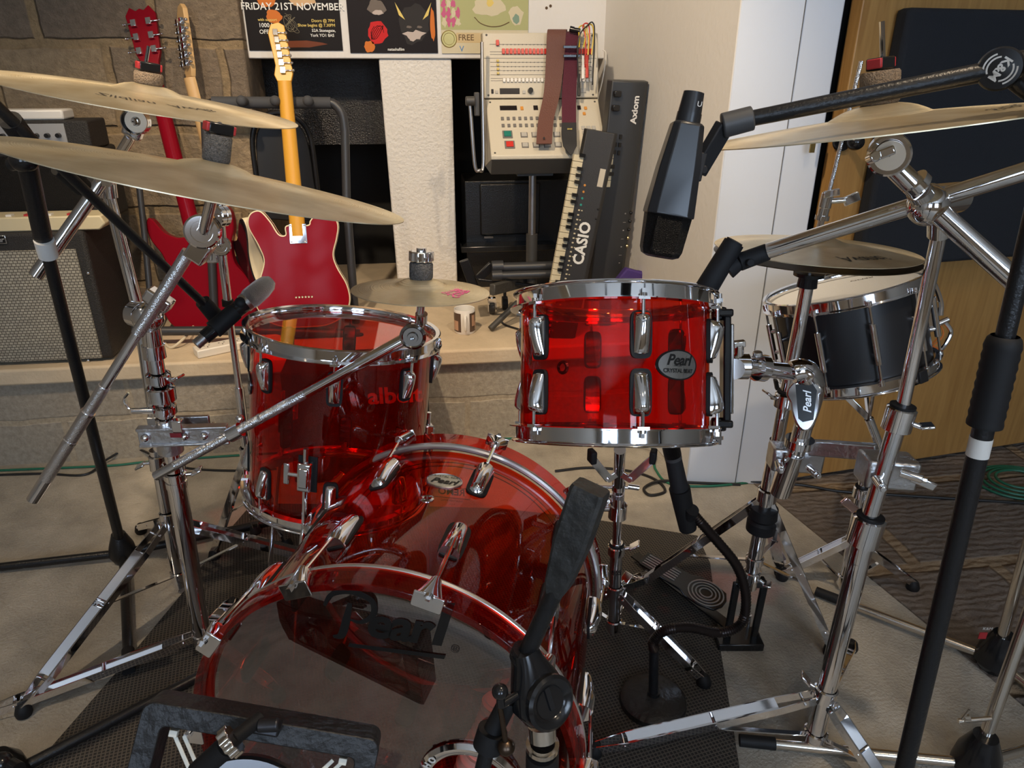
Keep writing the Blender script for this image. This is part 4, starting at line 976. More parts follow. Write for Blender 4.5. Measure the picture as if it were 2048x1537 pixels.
# ---------- multi-clamp bar and the knurled arm that carries the splash
mc = thing('multi_clamp', 'cast aluminium multi clamp gripping the thick chrome stand beside the floor tom', 'clamp', onB(865))
c0_ = G(283, 868, 1.235); c1_ = G(462, 862, 1.26); cd = (c1_ - c0_)
MB().bar(c0_ + cv(0, -.012, 0), c1_ + cv(0, -.012, 0), 0.030, 0.009, UP).bar(c0_ + cv(0, -.012, .017), c1_ + cv(0, -.012, .017), 0.006, 0.020, UP).bar(c0_ + cv(0, -.012, -.017), c1_ + cv(0, -.012, -.017), 0.006, 0.020, UP).build('bar', CASTM, mc, bevel=0.002)
MB().bar(c0_ + cv(0, .030, 0.004), c0_.lerp(c1_, .7) + cv(0, .030, 0.004), 0.034, 0.010, UP).build('jaw', CASTM, mc, bevel=0.002)
for k in (0.09, 0.52, 0.74):
    p = c0_.lerp(c1_, k) + cv(0, -.018, 0); MB().ball(p, 0.009).cyl(p, p + cv(0, .05, 0), 0.005).build('clamp_bolt', CHROME, mc)
cyl_ = onB(865); MB().cyl(cyl_ - axB * .014, cyl_ + axB * .014, 0.024).build('bushing', CASTM, mc)
s0_ = G(311, 953, 1.12); s1_ = G(822, 672, 1.165)
def onS(k): return s0_.lerp(s1_, k)
hb = G(466, 862, 1.25)
MB().cyl(hb + cv(-.02, 0, 0), hb + cv(.018, -.01, 0), .011).cyl(hb + cv(.010, 0, 0), onS(.335) , .009).ball(G(480, 838, 1.16), .008).build('arm_holder', CHROME, mc)
SA = thing('splash_arm', 'long knurled chrome arm rising to the ratchet under the splash cymbal', 'cymbal arm', G(478, 860, 1.23))
MB().cyl(onS(0), onS(.085), .0085).build('arm_tip', CHROME, SA)
MB().cyl(onS(.60), onS(.80), .0088).cyl(onS(.80), onS(.99), .0105).build('arm', CHROME, SA)
MB().cyl(onS(.08), onS(.42), .0088).build('knurled_grip', KNURL, SA)
MB().cyl(onS(.43), onS(.60), .0088).build('knurled_grip', KNURL, SA)
MB().cyl(onS(.42), onS(.43), .0096).build('stop_ring', CHROME, SA)
MB().cyl(onS(.30), onS(.345), .0135).build('stop_ring', CHROME, SA)
rt = G(828, 668, 1.155)
MB().lathe(rt - _g * .012, -_g, [(0.001, -.006), (.0215, -.006), (.0225, 0.0), (.0225, .004), (.0185, .0065), (.0165, .005), (.0095, .005), (.0085, .009), (.004, .009), (.0035, .004), (.001, .004)], 40).build('ratchet', mat('smoked_chrome', (0.45, 0.46, 0.48), .12, 1.0), SA, sharp=30)
MB().cyl(G(838, 658, 1.165), G(842, 612, 1.16), 0.007).cyl(G(842, 645, 1.165), G(843, 628, 1.16), 0.0105).cyl(G(843, 615, 1.16), C4[2] + C4[3] * .02, .0032, seg=10).build('post', CHROME, SA)
# ---------- D: thin stand behind the left pair
dD = 1.56
Dn = thing('cymbal_stand', 'slim chrome stand with a double ratchet top, behind the thick stand beside the floor tom', 'cymbal stand', F(503, 1115), 'chrome cymbal stands')
seg_tube(Dn, 'upper_tube', G(443, 500, dD), G(456, 608, dD), 0.019); seg_tube(Dn, 'middle_tube', G(455, 605, dD), G(480, 790, dD), 0.0155); seg_tube(Dn, 'lower_tube', G(478, 775, dD), G(506, 1010, dD), 0.022)
MB().cyl(G(455, 600, dD), G(456, 612, dD), .0125).build('bushing', BLKRUB, Dn)
ratchet(Dn, G(442, 492, dD), 0.021, cv(.3, -1, .1), UP)
ratchet(Dn, G(440, 432, dD - .02), 0.023, cv(-.5, -1, .1), UP)
MB().cyl(G(442, 486, dD), G(438, 440, dD), .012).cyl(G(436, 435, dD), G(444, 392, dD), .0085).cyl(G(444, 392, dD), G(450, 345, dD), .0035).cyl(G(424, 496, dD), G(424, 520, dD), .011).box(G(426, 512, dD), cv(.012, 0, 0), cv(0, .01, 0), UP * .014).build('tilter_links', CHROME, Dn, bevel=0.002)
for f_ in (F(430, 1118), F(575, 1095), F(512, 1068)):
    lg, _, _ = channel_leg(Dn, G(494, 905, dD), f_ + UP * .02, .022, thick=.002)
    strut(lg, G(504, 1000, dD), G(494, 905, dD).lerp(f_, .55))
collar(Dn, G(494, 905, dD), UP, .018, .03, wing=cv(1, -.4, .5)); collar(Dn, G(504, 1000, dD), UP, .015, .02)
# ---------- G: snare stand under the rack tom
dG = 1.24
Gs = thing('tom_stand', 'chrome basket stand directly beneath the rack tom with a small wing nut halfway', 'drum stand', F(1232, 1288))
def onG(py): return G(1240 - (py - 890) * 0.035, py, dG if py > 1000 else dG - (1000 - py) * 0.0009)
seg_tube(Gs, 'upper_tube', onG(900), onG(990), .022); seg_tube(Gs, 'middle_tube', onG(985), onG(1110), .0185); seg_tube(Gs, 'lower_tube', onG(1085), onG(1262), .0265)
MB().cyl(onG(985), onG(1010), .0125, seg=16).build('threaded_rod', KNURL, Gs)
collar(Gs, onG(972), UP, .0135, .022); MB().cyl(onG(973) - cv(.062, 0, 0), onG(973) + cv(.038, 0, -.004), .0035).cyl(onG(973) - cv(.062, 0, 0), onG(973) - cv(.04, 0, 0), .0055).cyl(onG(973) + cv(.018, 0, 0), onG(973) + cv(.04, 0, -.004), .0055).build('cross_bar', CHROME, Gs)
collar(Gs, onG(1022), UP, .019, .035); collar(Gs, onG(1100), UP, .0185, .022, wing=cv(1, -.2, .3), rub=True)
MB().cyl(onG(1018) - cv(.005, 0, 0), onG(1018) - cv(.048, 0, 0), .006).ball(onG(1012) + cv(-.018, .02, 0), .017).build('side_bolt', CHROME, Gs)
bc = onG(935)
for k, (dx, dy) in enumerate(((-.055, -.02), (.058, -.02), (0.01, .06))):
    e_ = bc + cv(dx, dy, .030); m1 = bc + cv(dx * .35, dy * .35, -.022)
    ar = MB().bar(bc + cv(0, 0, -.012), m1, .014, .004, UP).bar(m1, e_, .016, .004, cv(-dy, dx, 0).cross(e_ - m1)).build('basket_arm', CHROME, Gs, bevel=.001)
    MB().bar(e_ - UP * .008, e_ + UP * .018, .022, .012, cv(-dy, dx, 0)).build('rubber_grip', BLKRUB, ar, bevel=.003)
    MB().cyl(m1 + cv(-dy, dx, 0) * .08, m1 - cv(-dy, dx, 0) * .08, .005).build('pivot', CHROME, ar)
tG = onG(1205)
for f_ in (F(1408, 1372), F(1105, 1250), F(1330, 1150)):
    lg, _, _ = channel_leg(Gs, onG(1178) + (f_ - onG(1178)).normalized() * .015, f_ + UP * .018, .024)
    strut(lg, onG(1245), onG(1178).lerp(f_, .42))
collar(Gs, onG(1180), UP, .0175, .024, wing=cv(.7, .6, .2)); collar(Gs, onG(1248), UP, .0175, .026)
# small sticker digits on the tube
MB().text('80S', .016, lambda u, v: onG(1140) + _r * u * .9 + UP * v - _g * (math.sqrt(max(1e-6, .0142 ** 2 - min(.013, abs(u)) ** 2)))).build('lettering', INKBLK, Gs)
# ---------- hi-hat stand
dH = 1.262
HH = thing('hi_hat_stand', 'chrome hi-hat stand with a black cup under the paired cymbals and a foot pedal', 'hi-hat stand', F(1490, 1290))
def onH(py): return G(1618 - (py - 550) * 0.1905, py, dH)
seg_tube(HH, 'upper_tube', onH(560), onH(900), .0245); seg_tube(HH, 'lower_tube', onH(880), onH(1175), .0305)
MB().cyl(onH(545), onH(552), .0275, .027).cyl(onH(552), onH(574), .0165, .018).build('cup', BLKGLS, HH)
rtop = HMx.translation + UP * 0.305 + cv(.022, 0, 0)
MB().cyl(onH(552), rtop, .0032, seg=10).build('pull_rod', KNURL, HH)
cl_ = thing('hi_hat_clutch', 'chrome drop clutch with wing bolts on the thin rod over the hi-hat', 'clutch', HMx.translation + UP * .03)
k0 = HMx.translation + UP * .016; axh = (rtop - HMx.translation).normalized()
MB().cyl(k0, k0 + axh * .012, .013, seg=20).cyl(k0 + axh * .012, k0 + axh * .036, .0055).cyl(k0 + axh * .036, k0 + axh * .044, .012, seg=20).cyl(k0 + axh * .044, k0 + axh * .058, .009).build('clutch_body', CHROME, cl_)
kk = k0 + axh * .068
MB().cyl(kk - axh * .012, kk + axh * .014, .010).cyl(kk, kk + cv(.03, -.01, .004), .005).bar(kk + cv(.026, -.01, .0), kk + cv(.050, -.012, .012), .016, .005, UP).bar(kk + cv(-.01, -.008, .012), kk + cv(.016, -.01, .018), .012, .004, UP).build('wing_bolt', CHROME, cl_, bevel=.0015)
collar(HH, onH(800) , UP, .0205, .03, wing=cv(-1, -.3, .3), rub=True)
collar(HH, onH(990), UP, .020, .030)
MB().lathe(onH(1065) , (onH(990) - onH(1065)), [(.001, 0), (.021, 0), (.030, .006), (.0305, .028), (.026, .034), (.030, .040), (.028, .062), (.001, .062)], 24).build('rubber_ring', BLKRUB, HH)
collar(HH, onH(1120), UP, .019, .018); collar(HH, onH(1150), UP, .019, .022, wing=cv(1, -.5, -.6))
for f_ in (F(1247, 1203), F(1660, 1310), F(1560, 1150)):
    lg, _, _ = channel_leg(HH, onH(992) + (f_ - onH(992)).normalized() * .018, f_ + UP * .02, .028)
    strut(lg, onH(1120), onH(992).lerp(f_, .52))
fr = MB()
for px_, pf_ in ((1468, 1452), (1524, 1505)):
    fr.bar(G(px_ + 6, 1165, dH - .0), F(pf_, 1285) + UP * .012, .016, .010, cv(1, 0, 0))
fr.bar(G(1474, 1165, dH), G(1530, 1165, dH), .02, .02, UP)
fr.box(F(1474, 1285) + UP * .010, cv(.052, 0, 0), cv(0, .03, 0), UP * .010)
fr.build('pedal_frame', BLKGLS, HH, bevel=.003)
MB().cyl(F(1494, 1268) + UP * .02, F(1494, 1268) + UP * .055, .004).build('spring', KNURL, HH)
fa, fb_ = F(1285, 1118, .085), F(1448, 1212, .055); fd_ = (fb_ - fa).normalized(); fs_ = fd_.cross(UP).normalized(); fu_ = fs_.cross(fd_)
FMx = Matrix((fd_, -fs_, fu_)).transposed().to_4x4(); FMx.translation = fa; Lf = (fb_ - fa).length
FMx = frame(fa, fu_, fd_)
pd = MB().prism(FMx, [(0, -.022), (.006, -.027), (Lf * .55, -.033), (Lf * .62, -.044), (Lf * .8, -.046), (Lf * .95, -.036), (Lf, -.012), (Lf, .012), (Lf * .95, .036), (Lf * .8, .046), (Lf * .62, .044), (Lf * .55, .033), (.006, .027), (0, .022)], 0, .006).build('footboard', BLKGLS, HH, bevel=.0015)
tr_ = MB()
for s in (-.018, -.009, 0, .009, .018): tr_.box(FMx @ V((Lf * .24, s, .0068)), fd_ * Lf * .2, (FMx.to_3x3() @ V((0, .0022, 0))), fu_ * .0008)
for r_ in (.013, .022, .031, .040): tr_.lathe(FMx @ V((Lf * .78, 0, .006)), fu_, [(r_, 0), (r_, .0016), (r_ + .0035, .0016), (r_ + .0035, 0)], 32)
tr_.build('tread', mat('pedal_grey', (.32, .32, .31), .5, .6), pd)
MB().bar(F(1270, 1110, .03), F(1470, 1262, .015), .03, .004, cv(0, 1, 0)).build('base_plate', BLKGLS, HH)
# ---------- multi clamp, tom arm
m0 = G(1448, 905, 1.245) ; 
mcl = thing('multi_clamp', 'cast aluminium multi clamp bar bridging the hi-hat stand and the right cymbal stand', 'clamp', G(1650, 910, 1.2))
dH2 = 1.03
pa_, pb_ = G(1625, 905, 1.16), G(1745, 915, 1.05)
MB().bar(G(1590, 893, 1.19), G(1755, 905, 1.09), .030, .016, UP).build('bar', CASTM, mcl, bevel=.003)
MB().box(G(1590, 915, 1.185), cv(.046, -.006, 0), cv(0, .02, 0), UP * .024).build('jaw', CASTM, mcl, bevel=.005)
MB().box(G(1773, 940, 1.035), cv(.040, -.006, 0), cv(0, .024, 0), UP * .026).build('jaw', CASTM, mcl, bevel=.005)
for p_, w_ in ((G(1557, 925, 1.165), cv(-.2, -1, 0)), (G(1617, 935, 1.15), cv(.2, -1, 0)), (G(1752, 958, 1.01), cv(-.1, -1, 0)), (G(1800, 945, 1.0), cv(1, -.6, -.1))):
    MB().cyl(p_, p_ + w_ * .028, .0075, seg=12).cyl(p_ + w_ * .028, p_ + w_ * .034, .0055, seg=6).build('clamp_bolt', CHROME, mcl, bevel=.001)
q_ = G(1822, 955, 1.0); MB().bar(q_, q_ + cv(.036, -.012, -.012), .014, .005, UP).build('wing', CHROME, mcl, bevel=.002)
ta_ = thing('tom_holder', 'chrome tom holder arm with a Pearl plate reaching from the rack tom to the clamp', 'tom arm', G(1595, 850, 1.17))
mh = mo + mer * .014
dT = (mh - ORI).dot(_g)
h0 = G(1462, 733, 1.12); h1 = G(1585, 745, 1.14)
MB().cyl(mh, h0, .017).cyl(h0 , G(1495, 733, 1.12), .0225).cyl(G(1495, 733, 1.12), G(1522, 735, 1.125), .0155).cyl(G(1513, 735, 1.12), G(1528, 737, 1.125), .0235).cyl(G(1528, 738, 1.125), h1, .0145).build('arm_tube', CHROME, ta_)
MB().cyl(G(1478, 715, 1.12), G(1478, 690, 1.12), .008).bar(G(1478, 694, 1.12), G(1478, 682, 1.12), .02, .011, cv(1, 0, 0)).cyl(G(1515, 712, 1.12), G(1515, 704, 1.12), .008).build('wing_bolt', CHROME, ta_, bevel=.0015)
eb = smooth([h1, G(1605, 742, 1.14), G(1620, 765, 1.145), G(1622, 800, 1.15), G(1612, 850, 1.16)], 6)
MB().tube(eb, [.021] * 7 + [.024] * 6 + [.024 - .0009 * k for k in range(12)], 20).build('elbow', CHROME, ta_)
pe = G(1610, 805, 1.115)
PM = frame(pe, (ORI - pe).normalized() * 1.0, cv(1, 0, 0))
MB().prism(PM, [(.030 * math.cos(a) * (1 if math.sin(a) > 0 else .80) , .028 * math.sin(a) + .012 if math.sin(a) > 0 else .012 + .062 * math.sin(a)) for a in [2 * PI * i / 28 for i in range(28)]], -.012, .004).build('ratchet_cover', CHROME, ta_, bevel=.003)
pp = MB().prism(PM, [(-.015, .030), (.012, .032), (.019, .02), (.013, -.030), (-.004, -.034), (-.011, -.028)], .004, .006).build('name_plate', BLKGLS, ta_)
MB().text('Pearl', .018, lambda u, v: PM @ V((.004 + v * -.95 * -1 * -1, .0 + u, .0066)) if False else PM @ V((.004 - v, u * 1.0, .0066)), shear=.3, thick=.0003).build('lettering', mat('plate_silver', (.7, .7, .7), .3, .8), pp)
MB().cyl(G(1608, 850, 1.16), G(1592, 905, 1.17), .0165).cyl(G(1600, 878, 1.165), G(1597, 892, 1.165), .026).cyl(G(1588, 905, 1.17), G(1560, 985, 1.19), .0205, .020).build('post', CHROME, ta_)
# ---------- H: right cymbal stand
dR = 1.0
Hs = thing('cymbal_stand', 'chrome boom stand at right with a large ball joint, in front of the door', 'cymbal stand', F(1622, 1478), 'chrome cymbal stands')
def onR(py): 
    pts_ = [(440, 1884), (800, 1810), (950, 1762), (1100, 1722), (1380, 1652), (1478, 1628)]
    for (a_, xa), (b_, xb) in zip(pts_, pts_[1:]):
        if py <= b_ or b_ == 1478: return G(xa + (xb - xa) * (py - a_) / (b_ - a_), py, dR + .03 * (1 - (py - 440) / 1000))
seg_tube(Hs, 'upper_tube', onR(448), onR(815), .0205); seg_tube(Hs, 'middle_tube', onR(830), onR(1030), .0275); seg_tube(Hs, 'lower_tube', onR(1035), onR(1478), .0350)
aR = onR(800) - onR(950)
collar(Hs, onR(838), aR, .0225, .040, wing=cv(1, -.3, -.3), rub=True); collar(Hs, onR(1062), aR, .0262, .052, rub=True)
collar(Hs, onR(1388), aR, .0215, .030, wing=cv(-1, .4, .5)); collar(Hs, onR(1470), aR, .0225, .022)
BJ = G(1856, 412, 1.01)
MB().ball(BJ, .0275, seg=32, rows=20).build('ball_joint', CHROME, Hs)
MB().cyl(BJ + cv(.012, .02, .004), BJ + cv(.070, .05, .004), .0235, .0225, 28).cyl(BJ + cv(.07, .05, .004), BJ + cv(.082, .056, .004), .008).build('joint_housing', CHROME, Hs, bevel=.002)
MB().cyl(G(1880, 432, 1.02), onR(470), .0165, .0155).build('clamp', CHROME, Hs)
MB().cyl(G(1536, 502, 1.12), G(2075, 335, 0.98), .0125, .0125, 24).build('boom_arm', CHROME, Hs)
seg_tube(Hs, 'arm_tube', G(1880, 428, .99), G(2085, 612, .93), .029)
T3 = G(1778, 308, 1.01)
MB().cyl(BJ, G(1838, 382, 1.0), .0165).cyl(G(1840, 384, 1.0), G(1790, 335, 1.01), .0145).cyl(G(1838, 372, 1.0), G(1828, 362, 1.0), .0185).build('tilter_arm', CHROME, Hs)
ratchet(Hs, T3, .0275, cv(-.45, -1, -.05), UP)
MB().lathe(T3 + cv(-.0098, -.0225, 0), cv(-.45, -1, -.05), [(.001, .001), (.019, .001), (.019, -.003)], 28).build('tilter_face', mat('brushed_face', (.6, .5, .38), .35, .9), Hs)
MB().bar(G(1745, 316, .985), G(1790, 298, .975), .012, .008, UP).cyl(G(1740, 317, .985), G(1752, 312, .97), .0075).build('wing_bolt', CHROME, Hs, bevel=.002)
MB().cyl(G(1770, 285, 1.015), C3[2] + C3[3] * .058, .0033, seg=10).build('cymbal_rod', CHROME, Hs)
for f_, lab in ((F(1185, 1512), 0), (F(1800, 1640), 0), (F(1700, 1300), 0)):
    top_ = onR(1390) + (f_ - onR(1390)).normalized() * .02
    lg, _, _ = channel_leg(Hs, top_, f_ + UP * .02, .026)
    strut(lg, onR(1470), top_.lerp(f_, .5))
st_ = MB(); cR = onR(1128)
def tubewrap(c, rad, u, v, dy=0): 
    a = u / rad; return c + _r * (rad * math.sin(a)) - _g * (rad * math.cos(a)) + UP * v
MB().text('40', .022, lambda u, v: tubewrap(cR, .0164, u + .010, v), thick=.0006).build('lettering', INKBLK, Hs)
MB().text('|||||', .010, lambda u, v: tubewrap(cR, .0164, u - .004, v - .004), thick=.0004).text('CANOPUS', .005, lambda u, v: tubewrap(cR, .0164, u - .006, v + .006)).build('barcode', INKBLK, Hs)
# ---------- snare stand behind
dS = 1.46
Ss = thing('snare_stand', 'chrome snare stand holding the tilted black snare drum', 'drum stand', F(1688, 1195))
s_bot = SM @ V((0, 0, -SD))
def onSn(py): return G(1752 - (py - 830) * .19, py, dS)
seg_tube(Ss, 'upper_tube', G(1738, 838, dS), G(1762, 900, dS), .020); seg_tube(Ss, 'middle_tube', onSn(900), onSn(1000), .021); seg_tube(Ss, 'lower_tube', onSn(990), onSn(1185), .0255)
for k in range(3):
    a = math.radians(20 + 120 * k); e_ = SM @ pol(SR + .008, a, -SD + .012); m1 = SM @ pol(SR * .3, a, -SD - .035); c_ = G(1738, 838, dS)
    ar = MB().bar(c_, m1, .014, .005, UP).bar(m1, SM @ pol(SR + .004, a, -SD - .012), .014, .005, SM.to_3x3() @ V((math.cos(a), math.sin(a), 0))).build('basket_arm', CHROME, Ss, bevel=.001)
    MB().bar(SM @ pol(SR + .0205, a, -SD - .014), SM @ pol(SR + .0205, a, -SD + .012), .022, .008, SM.to_3x3() @ V((math.cos(a), math.sin(a), 0))).build('rubber_grip', BLKRUB, ar, bevel=.002)
collar(Ss, onSn(905), UP, .016, .03, wing=cv(-1, 0, 0)); collar(Ss, onSn(985), UP, .019, .028, rub=True); collar(Ss, onSn(1078), UP, .016, .016); collar(Ss, onSn(1160), UP, .018, .03)
MB().bar(G(1686, 1000, dS - .03), G(1712, 1022, dS - .03), .02, .008, UP).build('memory_lever', mat('red_tinted_chrome', (.8, .6, .6), .1, 1.0), Ss, bevel=.003)
for f_ in (F(1562, 1158), F(1825, 1180), F(1700, 1110)):
    lg, _, _ = channel_leg(Ss, onSn(1078), f_ + UP * .02, .022)
    strut(lg, onSn(1165), onSn(1078).lerp(f_, .45))

# ================================================================== MICROPHONES AND THEIR STANDS
GRIL = mat('mic_grille_black', (.02, .02, .021), .35, .6, 1.0, 900)
def tripod_base(t, c, feet, r=.03, h=.07, m=BLACK, lm=BLACK, wl=.020, tipm=BLKRUB):
    MB().lathe(V((c.x, c.y, c.z)), UP, [(.001, 0), (r * .75, .002), (r, .02), (r * .9, h * .55), (r * .5, h), (.001, h)], 28).build('leg_hub', m, t)
    for f_ in feet:
        f_ = V(f_); d_ = (f_ - c).normalized(); a_ = c + UP * .022 + d_ * r * .6
        e_ = V((f_.x, f_.y, .013)); lg = MB().cyl(a_, e_, wl / 2).build('leg', lm, t)
        MB().cyl(e_ - (e_ - a_).normalized() * .055, e_ + (e_ - a_).normalized() * .012, wl * .62, wl * .6).build('rubber_foot', tipm, lg)
# left black boom stand carrying the silver-grille microphone
dL = 1.70
L_ = thing('boom_mic_stand', 'black boom microphone stand between the amplifier and the chrome stands', 'microphone stand', F(255, 1112), 'black microphone stands')
lb = F(250, 1120, .0)
seg_tube(L_, 'pole', G(55, 330, 1.2), G(88, 485, 1.27), .030, BLACK); seg_tube(L_, 'pole_lower', G(86, 470, 1.265), lb + UP * .06, .022, BLACK, .025)
MB().cyl(G(88, 480, 1.262), G(97, 512, 1.275), .0165).build('white_band', WHITEPL, L_)
tripod_base(L_, lb, (F(-60, 1150), F(620, 1035), F(260, 1345)), .034, .085, wl=.022)
MB().ball(G(48, 322, 1.19), (.022, .02, .018)).cyl(G(48, 322, 1.19), G(20, 330, 1.19), .010).build('clutch', BLKGLS, L_)
seg_tube(L_, 'boom', G(-30, 190, 1.10), G(412, 612, 1.40), .017, BLACK)
MB().cyl(G(20, 240, 1.13), G(58, 290, 1.17), .016).cyl(G(120, 335, 1.2), G(165, 375, 1.24), .0155).build('boom_grip', BLKRUB, L_)
MB().cyl(G(405, 603, 1.40), G(432, 634, 1.42), .015, .017).build('boom_end', BLKRUB, L_)
MC = thing('microphone', 'silver-grille handheld microphone in a black clip aimed over the floor tom', 'microphone', G(450, 640, 1.36))
m0, m1 = G(392, 690, 1.30), G(544, 560, 1.42)
def onM(k): return m0.lerp(m1, k)
MB().cyl(onM(0), onM(.10), .0105).build('connector', mat('satin_nickel', (.45, .44, .43), .35, 1), MC)
MB().cyl(onM(.10), onM(.30), .014).cyl(onM(.3), onM(.62), .0145, .0165).build('body', BLKGLS, MC)
MB().cyl(onM(.62), onM(.66), .019).build('ring', mat('silver_ring', (.6, .6, .6), .3, 1), MC)
ax_m = (m1 - m0).normalized(); Lm = (m1 - m0).length
MB().lathe(onM(.66), ax_m, [(.0185, 0), (.0215, Lm * .05), (.0205, Lm * .2), (.017, Lm * .29), (.010, Lm * .335), (.001, Lm * .345)], 28).build('grille', mat('silver_mesh', (.62, .62, .62), .35, 1.0, 1.0, 700), MC)
cp = MB().cyl(onM(.22), onM(.50), .0185, .0175).cyl(onM(.36), onM(.36) + cv(.03, .02, .03), .008).ball(onM(.36) + cv(.03, .02, .03), .012)
cp.build('clip', BLKRUB, MC)
# front centre foreground stand with tape-wrapped boom end
Ff = thing('boom_mic_stand', 'near black boom stand with a square rubber counterweight standing before the bass drum', 'microphone stand', (G(1085, 1700, .58).x, G(1085, 1700, .58).y, 0), 'black microphone stands')
pv = G(1070, 1395, .575)
w0, w1 = G(1182, 975, .60), G(1118, 1165, .592); w2 = G(1050, 1315, .585)
side = cv(1, -.5, .1); dw_ = (w1 - w0).normalized(); sd_ = (side - dw_ * side.dot(dw_)).normalized(); ud_ = dw_.cross(sd_)
rg = []
for k, hw, hh in ((0, .0165, .0125), (.03, .0175, .0135), (.55, .0175, .0135), (1.0, .0125, .0115), (1.12, .0085, .0085)):
    c = w0 + (w1 - w0) * k; rg.append([c + sd_ * a * hw + ud_ * b * hh for a, b in ((-1, -.8), (-.8, -1), (.8, -1), (1, -.8), (1, .8), (.8, 1), (-.8, 1), (-1, .8))])
MB().loft(rg).build('counterweight', mat('worn_black_rubber', (.022, .022, .021), .62, 0, .5, 60, var=.5, vscale=40), Ff, sharp=25)
MB().cyl(w1, w2, .0092, .0098).cyl(w2 + (w1 - w2).normalized() * .008, w2 - (w1 - w2).normalized() * .004, .0165, .0165).build('boom', BLACK, Ff)
# clutch: flattened teardrop block with a slot and a bar handle
ca, cb_ = G(1048, 1300, .585), G(1092, 1440, .565); cd_ = (cb_ - ca).normalized(); cs = cv(.6, -.75, 0); cs = (cs - cd_ * cs.dot(cd_)).normalized(); cu_ = cd_.cross(cs)
rg = []
for k, hw, th_ in ((0, .014, .015), (.15, .0165, .017), (.45, .027, .019), (.7, .032, .019), (.9, .025, .018), (1.0, .012, .015)):
    c = ca.lerp(cb_, k); rg.append([c + cu_ * hw * math.cos(a) + cs * th_ * math.copysign(abs(math.sin(a)) ** .6, math.sin(a)) for a in [2 * PI * i / 24 for i in range(24)]])
ct = MB().loft(rg).build('clutch', BLKGLS, Ff, sharp=50)
MB().lathe(ca.lerp(cb_, .66) + cs * .017, cs, [(.0295, 0), (.0295, .006), (.026, .0085), (.019, .0065), (.017, .004), (.001, .004)], 32).build('clutch_disc', BLKGLS, ct, sharp=40)
MB().bar(ca.lerp(cb_, .45) + cs * .021, ca.lerp(cb_, .75) + cs * .021, .006, .004, cu_).build('slot', BLKRUB, ct)
hA, hB = G(1040, 1392, .56), G(1000, 1412, .545)
MB().cyl(G(1062, 1375, .57), hB, .0045).cyl(G(1000, 1385, .545), G(1002, 1412, .545), .0045).ball(G(1000, 1384, .545), .0085).build('t_handle', BLKGLS, Ff)
MB().cyl(hB, G(1011, 1485, .54), .003).ball(G(1012, 1495, .54), .0095).build('lock_lever', mat('dark_bronze_lever', (.10, .07, .05), .35, 1), Ff)
MB().cyl(G(1018, 1400, .57), G(985, 1465, .56), .0105, .011).cyl(G(986, 1460, .56), G(975, 1495, .555), .0165, .0165).build('boom_grip', BLKRUB, Ff)
MB().cyl(G(978, 1485, .555), G(955, 1580, .54), .0085).build('boom_lower', BLACK, Ff)
MB().cyl(G(1083, 1450, .57), G(1085, 1478, .565), .0155).lathe(G(1085, 1492, .565), UP, [(.014, -.004), (.0185, -.003), (.0185, .003), (.014, .004)], 24).build('collar', NICKEL, Ff)
pz = G(1085, 1500, .565); MB().cyl(pz, V((pz.x, pz.y, .05)), .0125).build('pole', BLACK, Ff)
MB().cyl(pz + UP * -.004, pz - UP * .06, .0185, .019).build('pole_grip', BLKRUB, Ff)
tripod_base(Ff, V((pz.x, pz.y, 0)), (V((pz.x, pz.y, 0)) + cv(.25, -.1, 0), V((pz.x, pz.y, 0)) + cv(-.2, -.2, 0), V((pz.x, pz.y, 0)) + cv(-.02, .13, 0)), .03, .07)
# K&M overhead boom with the big condenser microphone
OB = thing('overhead_boom', 'black and steel boom arm with a round K&M knob crossing above the right cymbal', 'microphone boom', G(1500, 238, .88))
ob0, ob1 = G(1488, 240, .865), G(2000, 138, .80)
seg_tube(OB, 'boom_tube', ob0, ob1, .0175, BLACK, .020)
MB().cyl(G(1506, 236, .864), G(1444, 252, .868), .0135, .014).build('boom_end', mat('grey_plastic', (.06, .06, .062), .45), OB, bevel=.002)
kd = (ORI - G(2000, 138, .79)).normalized()
K0 = G(2000, 138, .80)
MB().lathe(K0, kd, [(.001, -.014), (.0195, -.014), (.021, -.01), (.021, .010), (.019, .013), (.001, .0135)], 40).build('knob', BLKGLS, OB)
KM = frame(K0 + kd * .0138, kd, cv(-.55, 0, -.83))
km = MB().text('K&M', .0115, lambda u, v: KM @ V((u, v, 0)), thick=.0004)
for a0, a1, r_ in ((35, 145, .0105), (50, 130, .0138), (215, 325, .0105), (230, 310, .0138)):
    n_ = 14; vs = []; 
    for i in range(n_ + 1):
        a = math.radians(a0 + (a1 - a0) * i / n_); vs += [KM @ V((r_ * math.cos(a), r_ * math.sin(a), 0)), KM @ V(((r_ + .0016) * math.cos(a), (r_ + .0016) * math.sin(a), 0))]
    km.add(vs, [[2 * i, 2 * i + 2, 2 * i + 3, 2 * i + 1] for i in range(n_)])
km.build('emblem', WHITEPL, OB)
MB().cyl(K0 + cv(.005, .01, 0), G(2110, 128, .81), .016).cyl(G(2110, 128, .81), G(2138, 128, .70), .016).cyl(G(2015, 150, .8), G(2100, 215, .79), .009).build('clutch_block', BLACK, OB)
MIC = thing('microphone', 'large black side-address microphone hanging in a yoke beside the boom', 'microphone', G(1345, 350, .87))
a0_, a1_ = G(1388, 185, .87), G(1318, 515, .84)
def onC(k): return a0_.lerp(a1_, k)
axc = (a1_ - a0_).normalized(); sx_ = (cv(1, 0, 0) - axc * cv(1, 0, 0).dot(axc)).normalized(); sy_ = axc.cross(sx_)
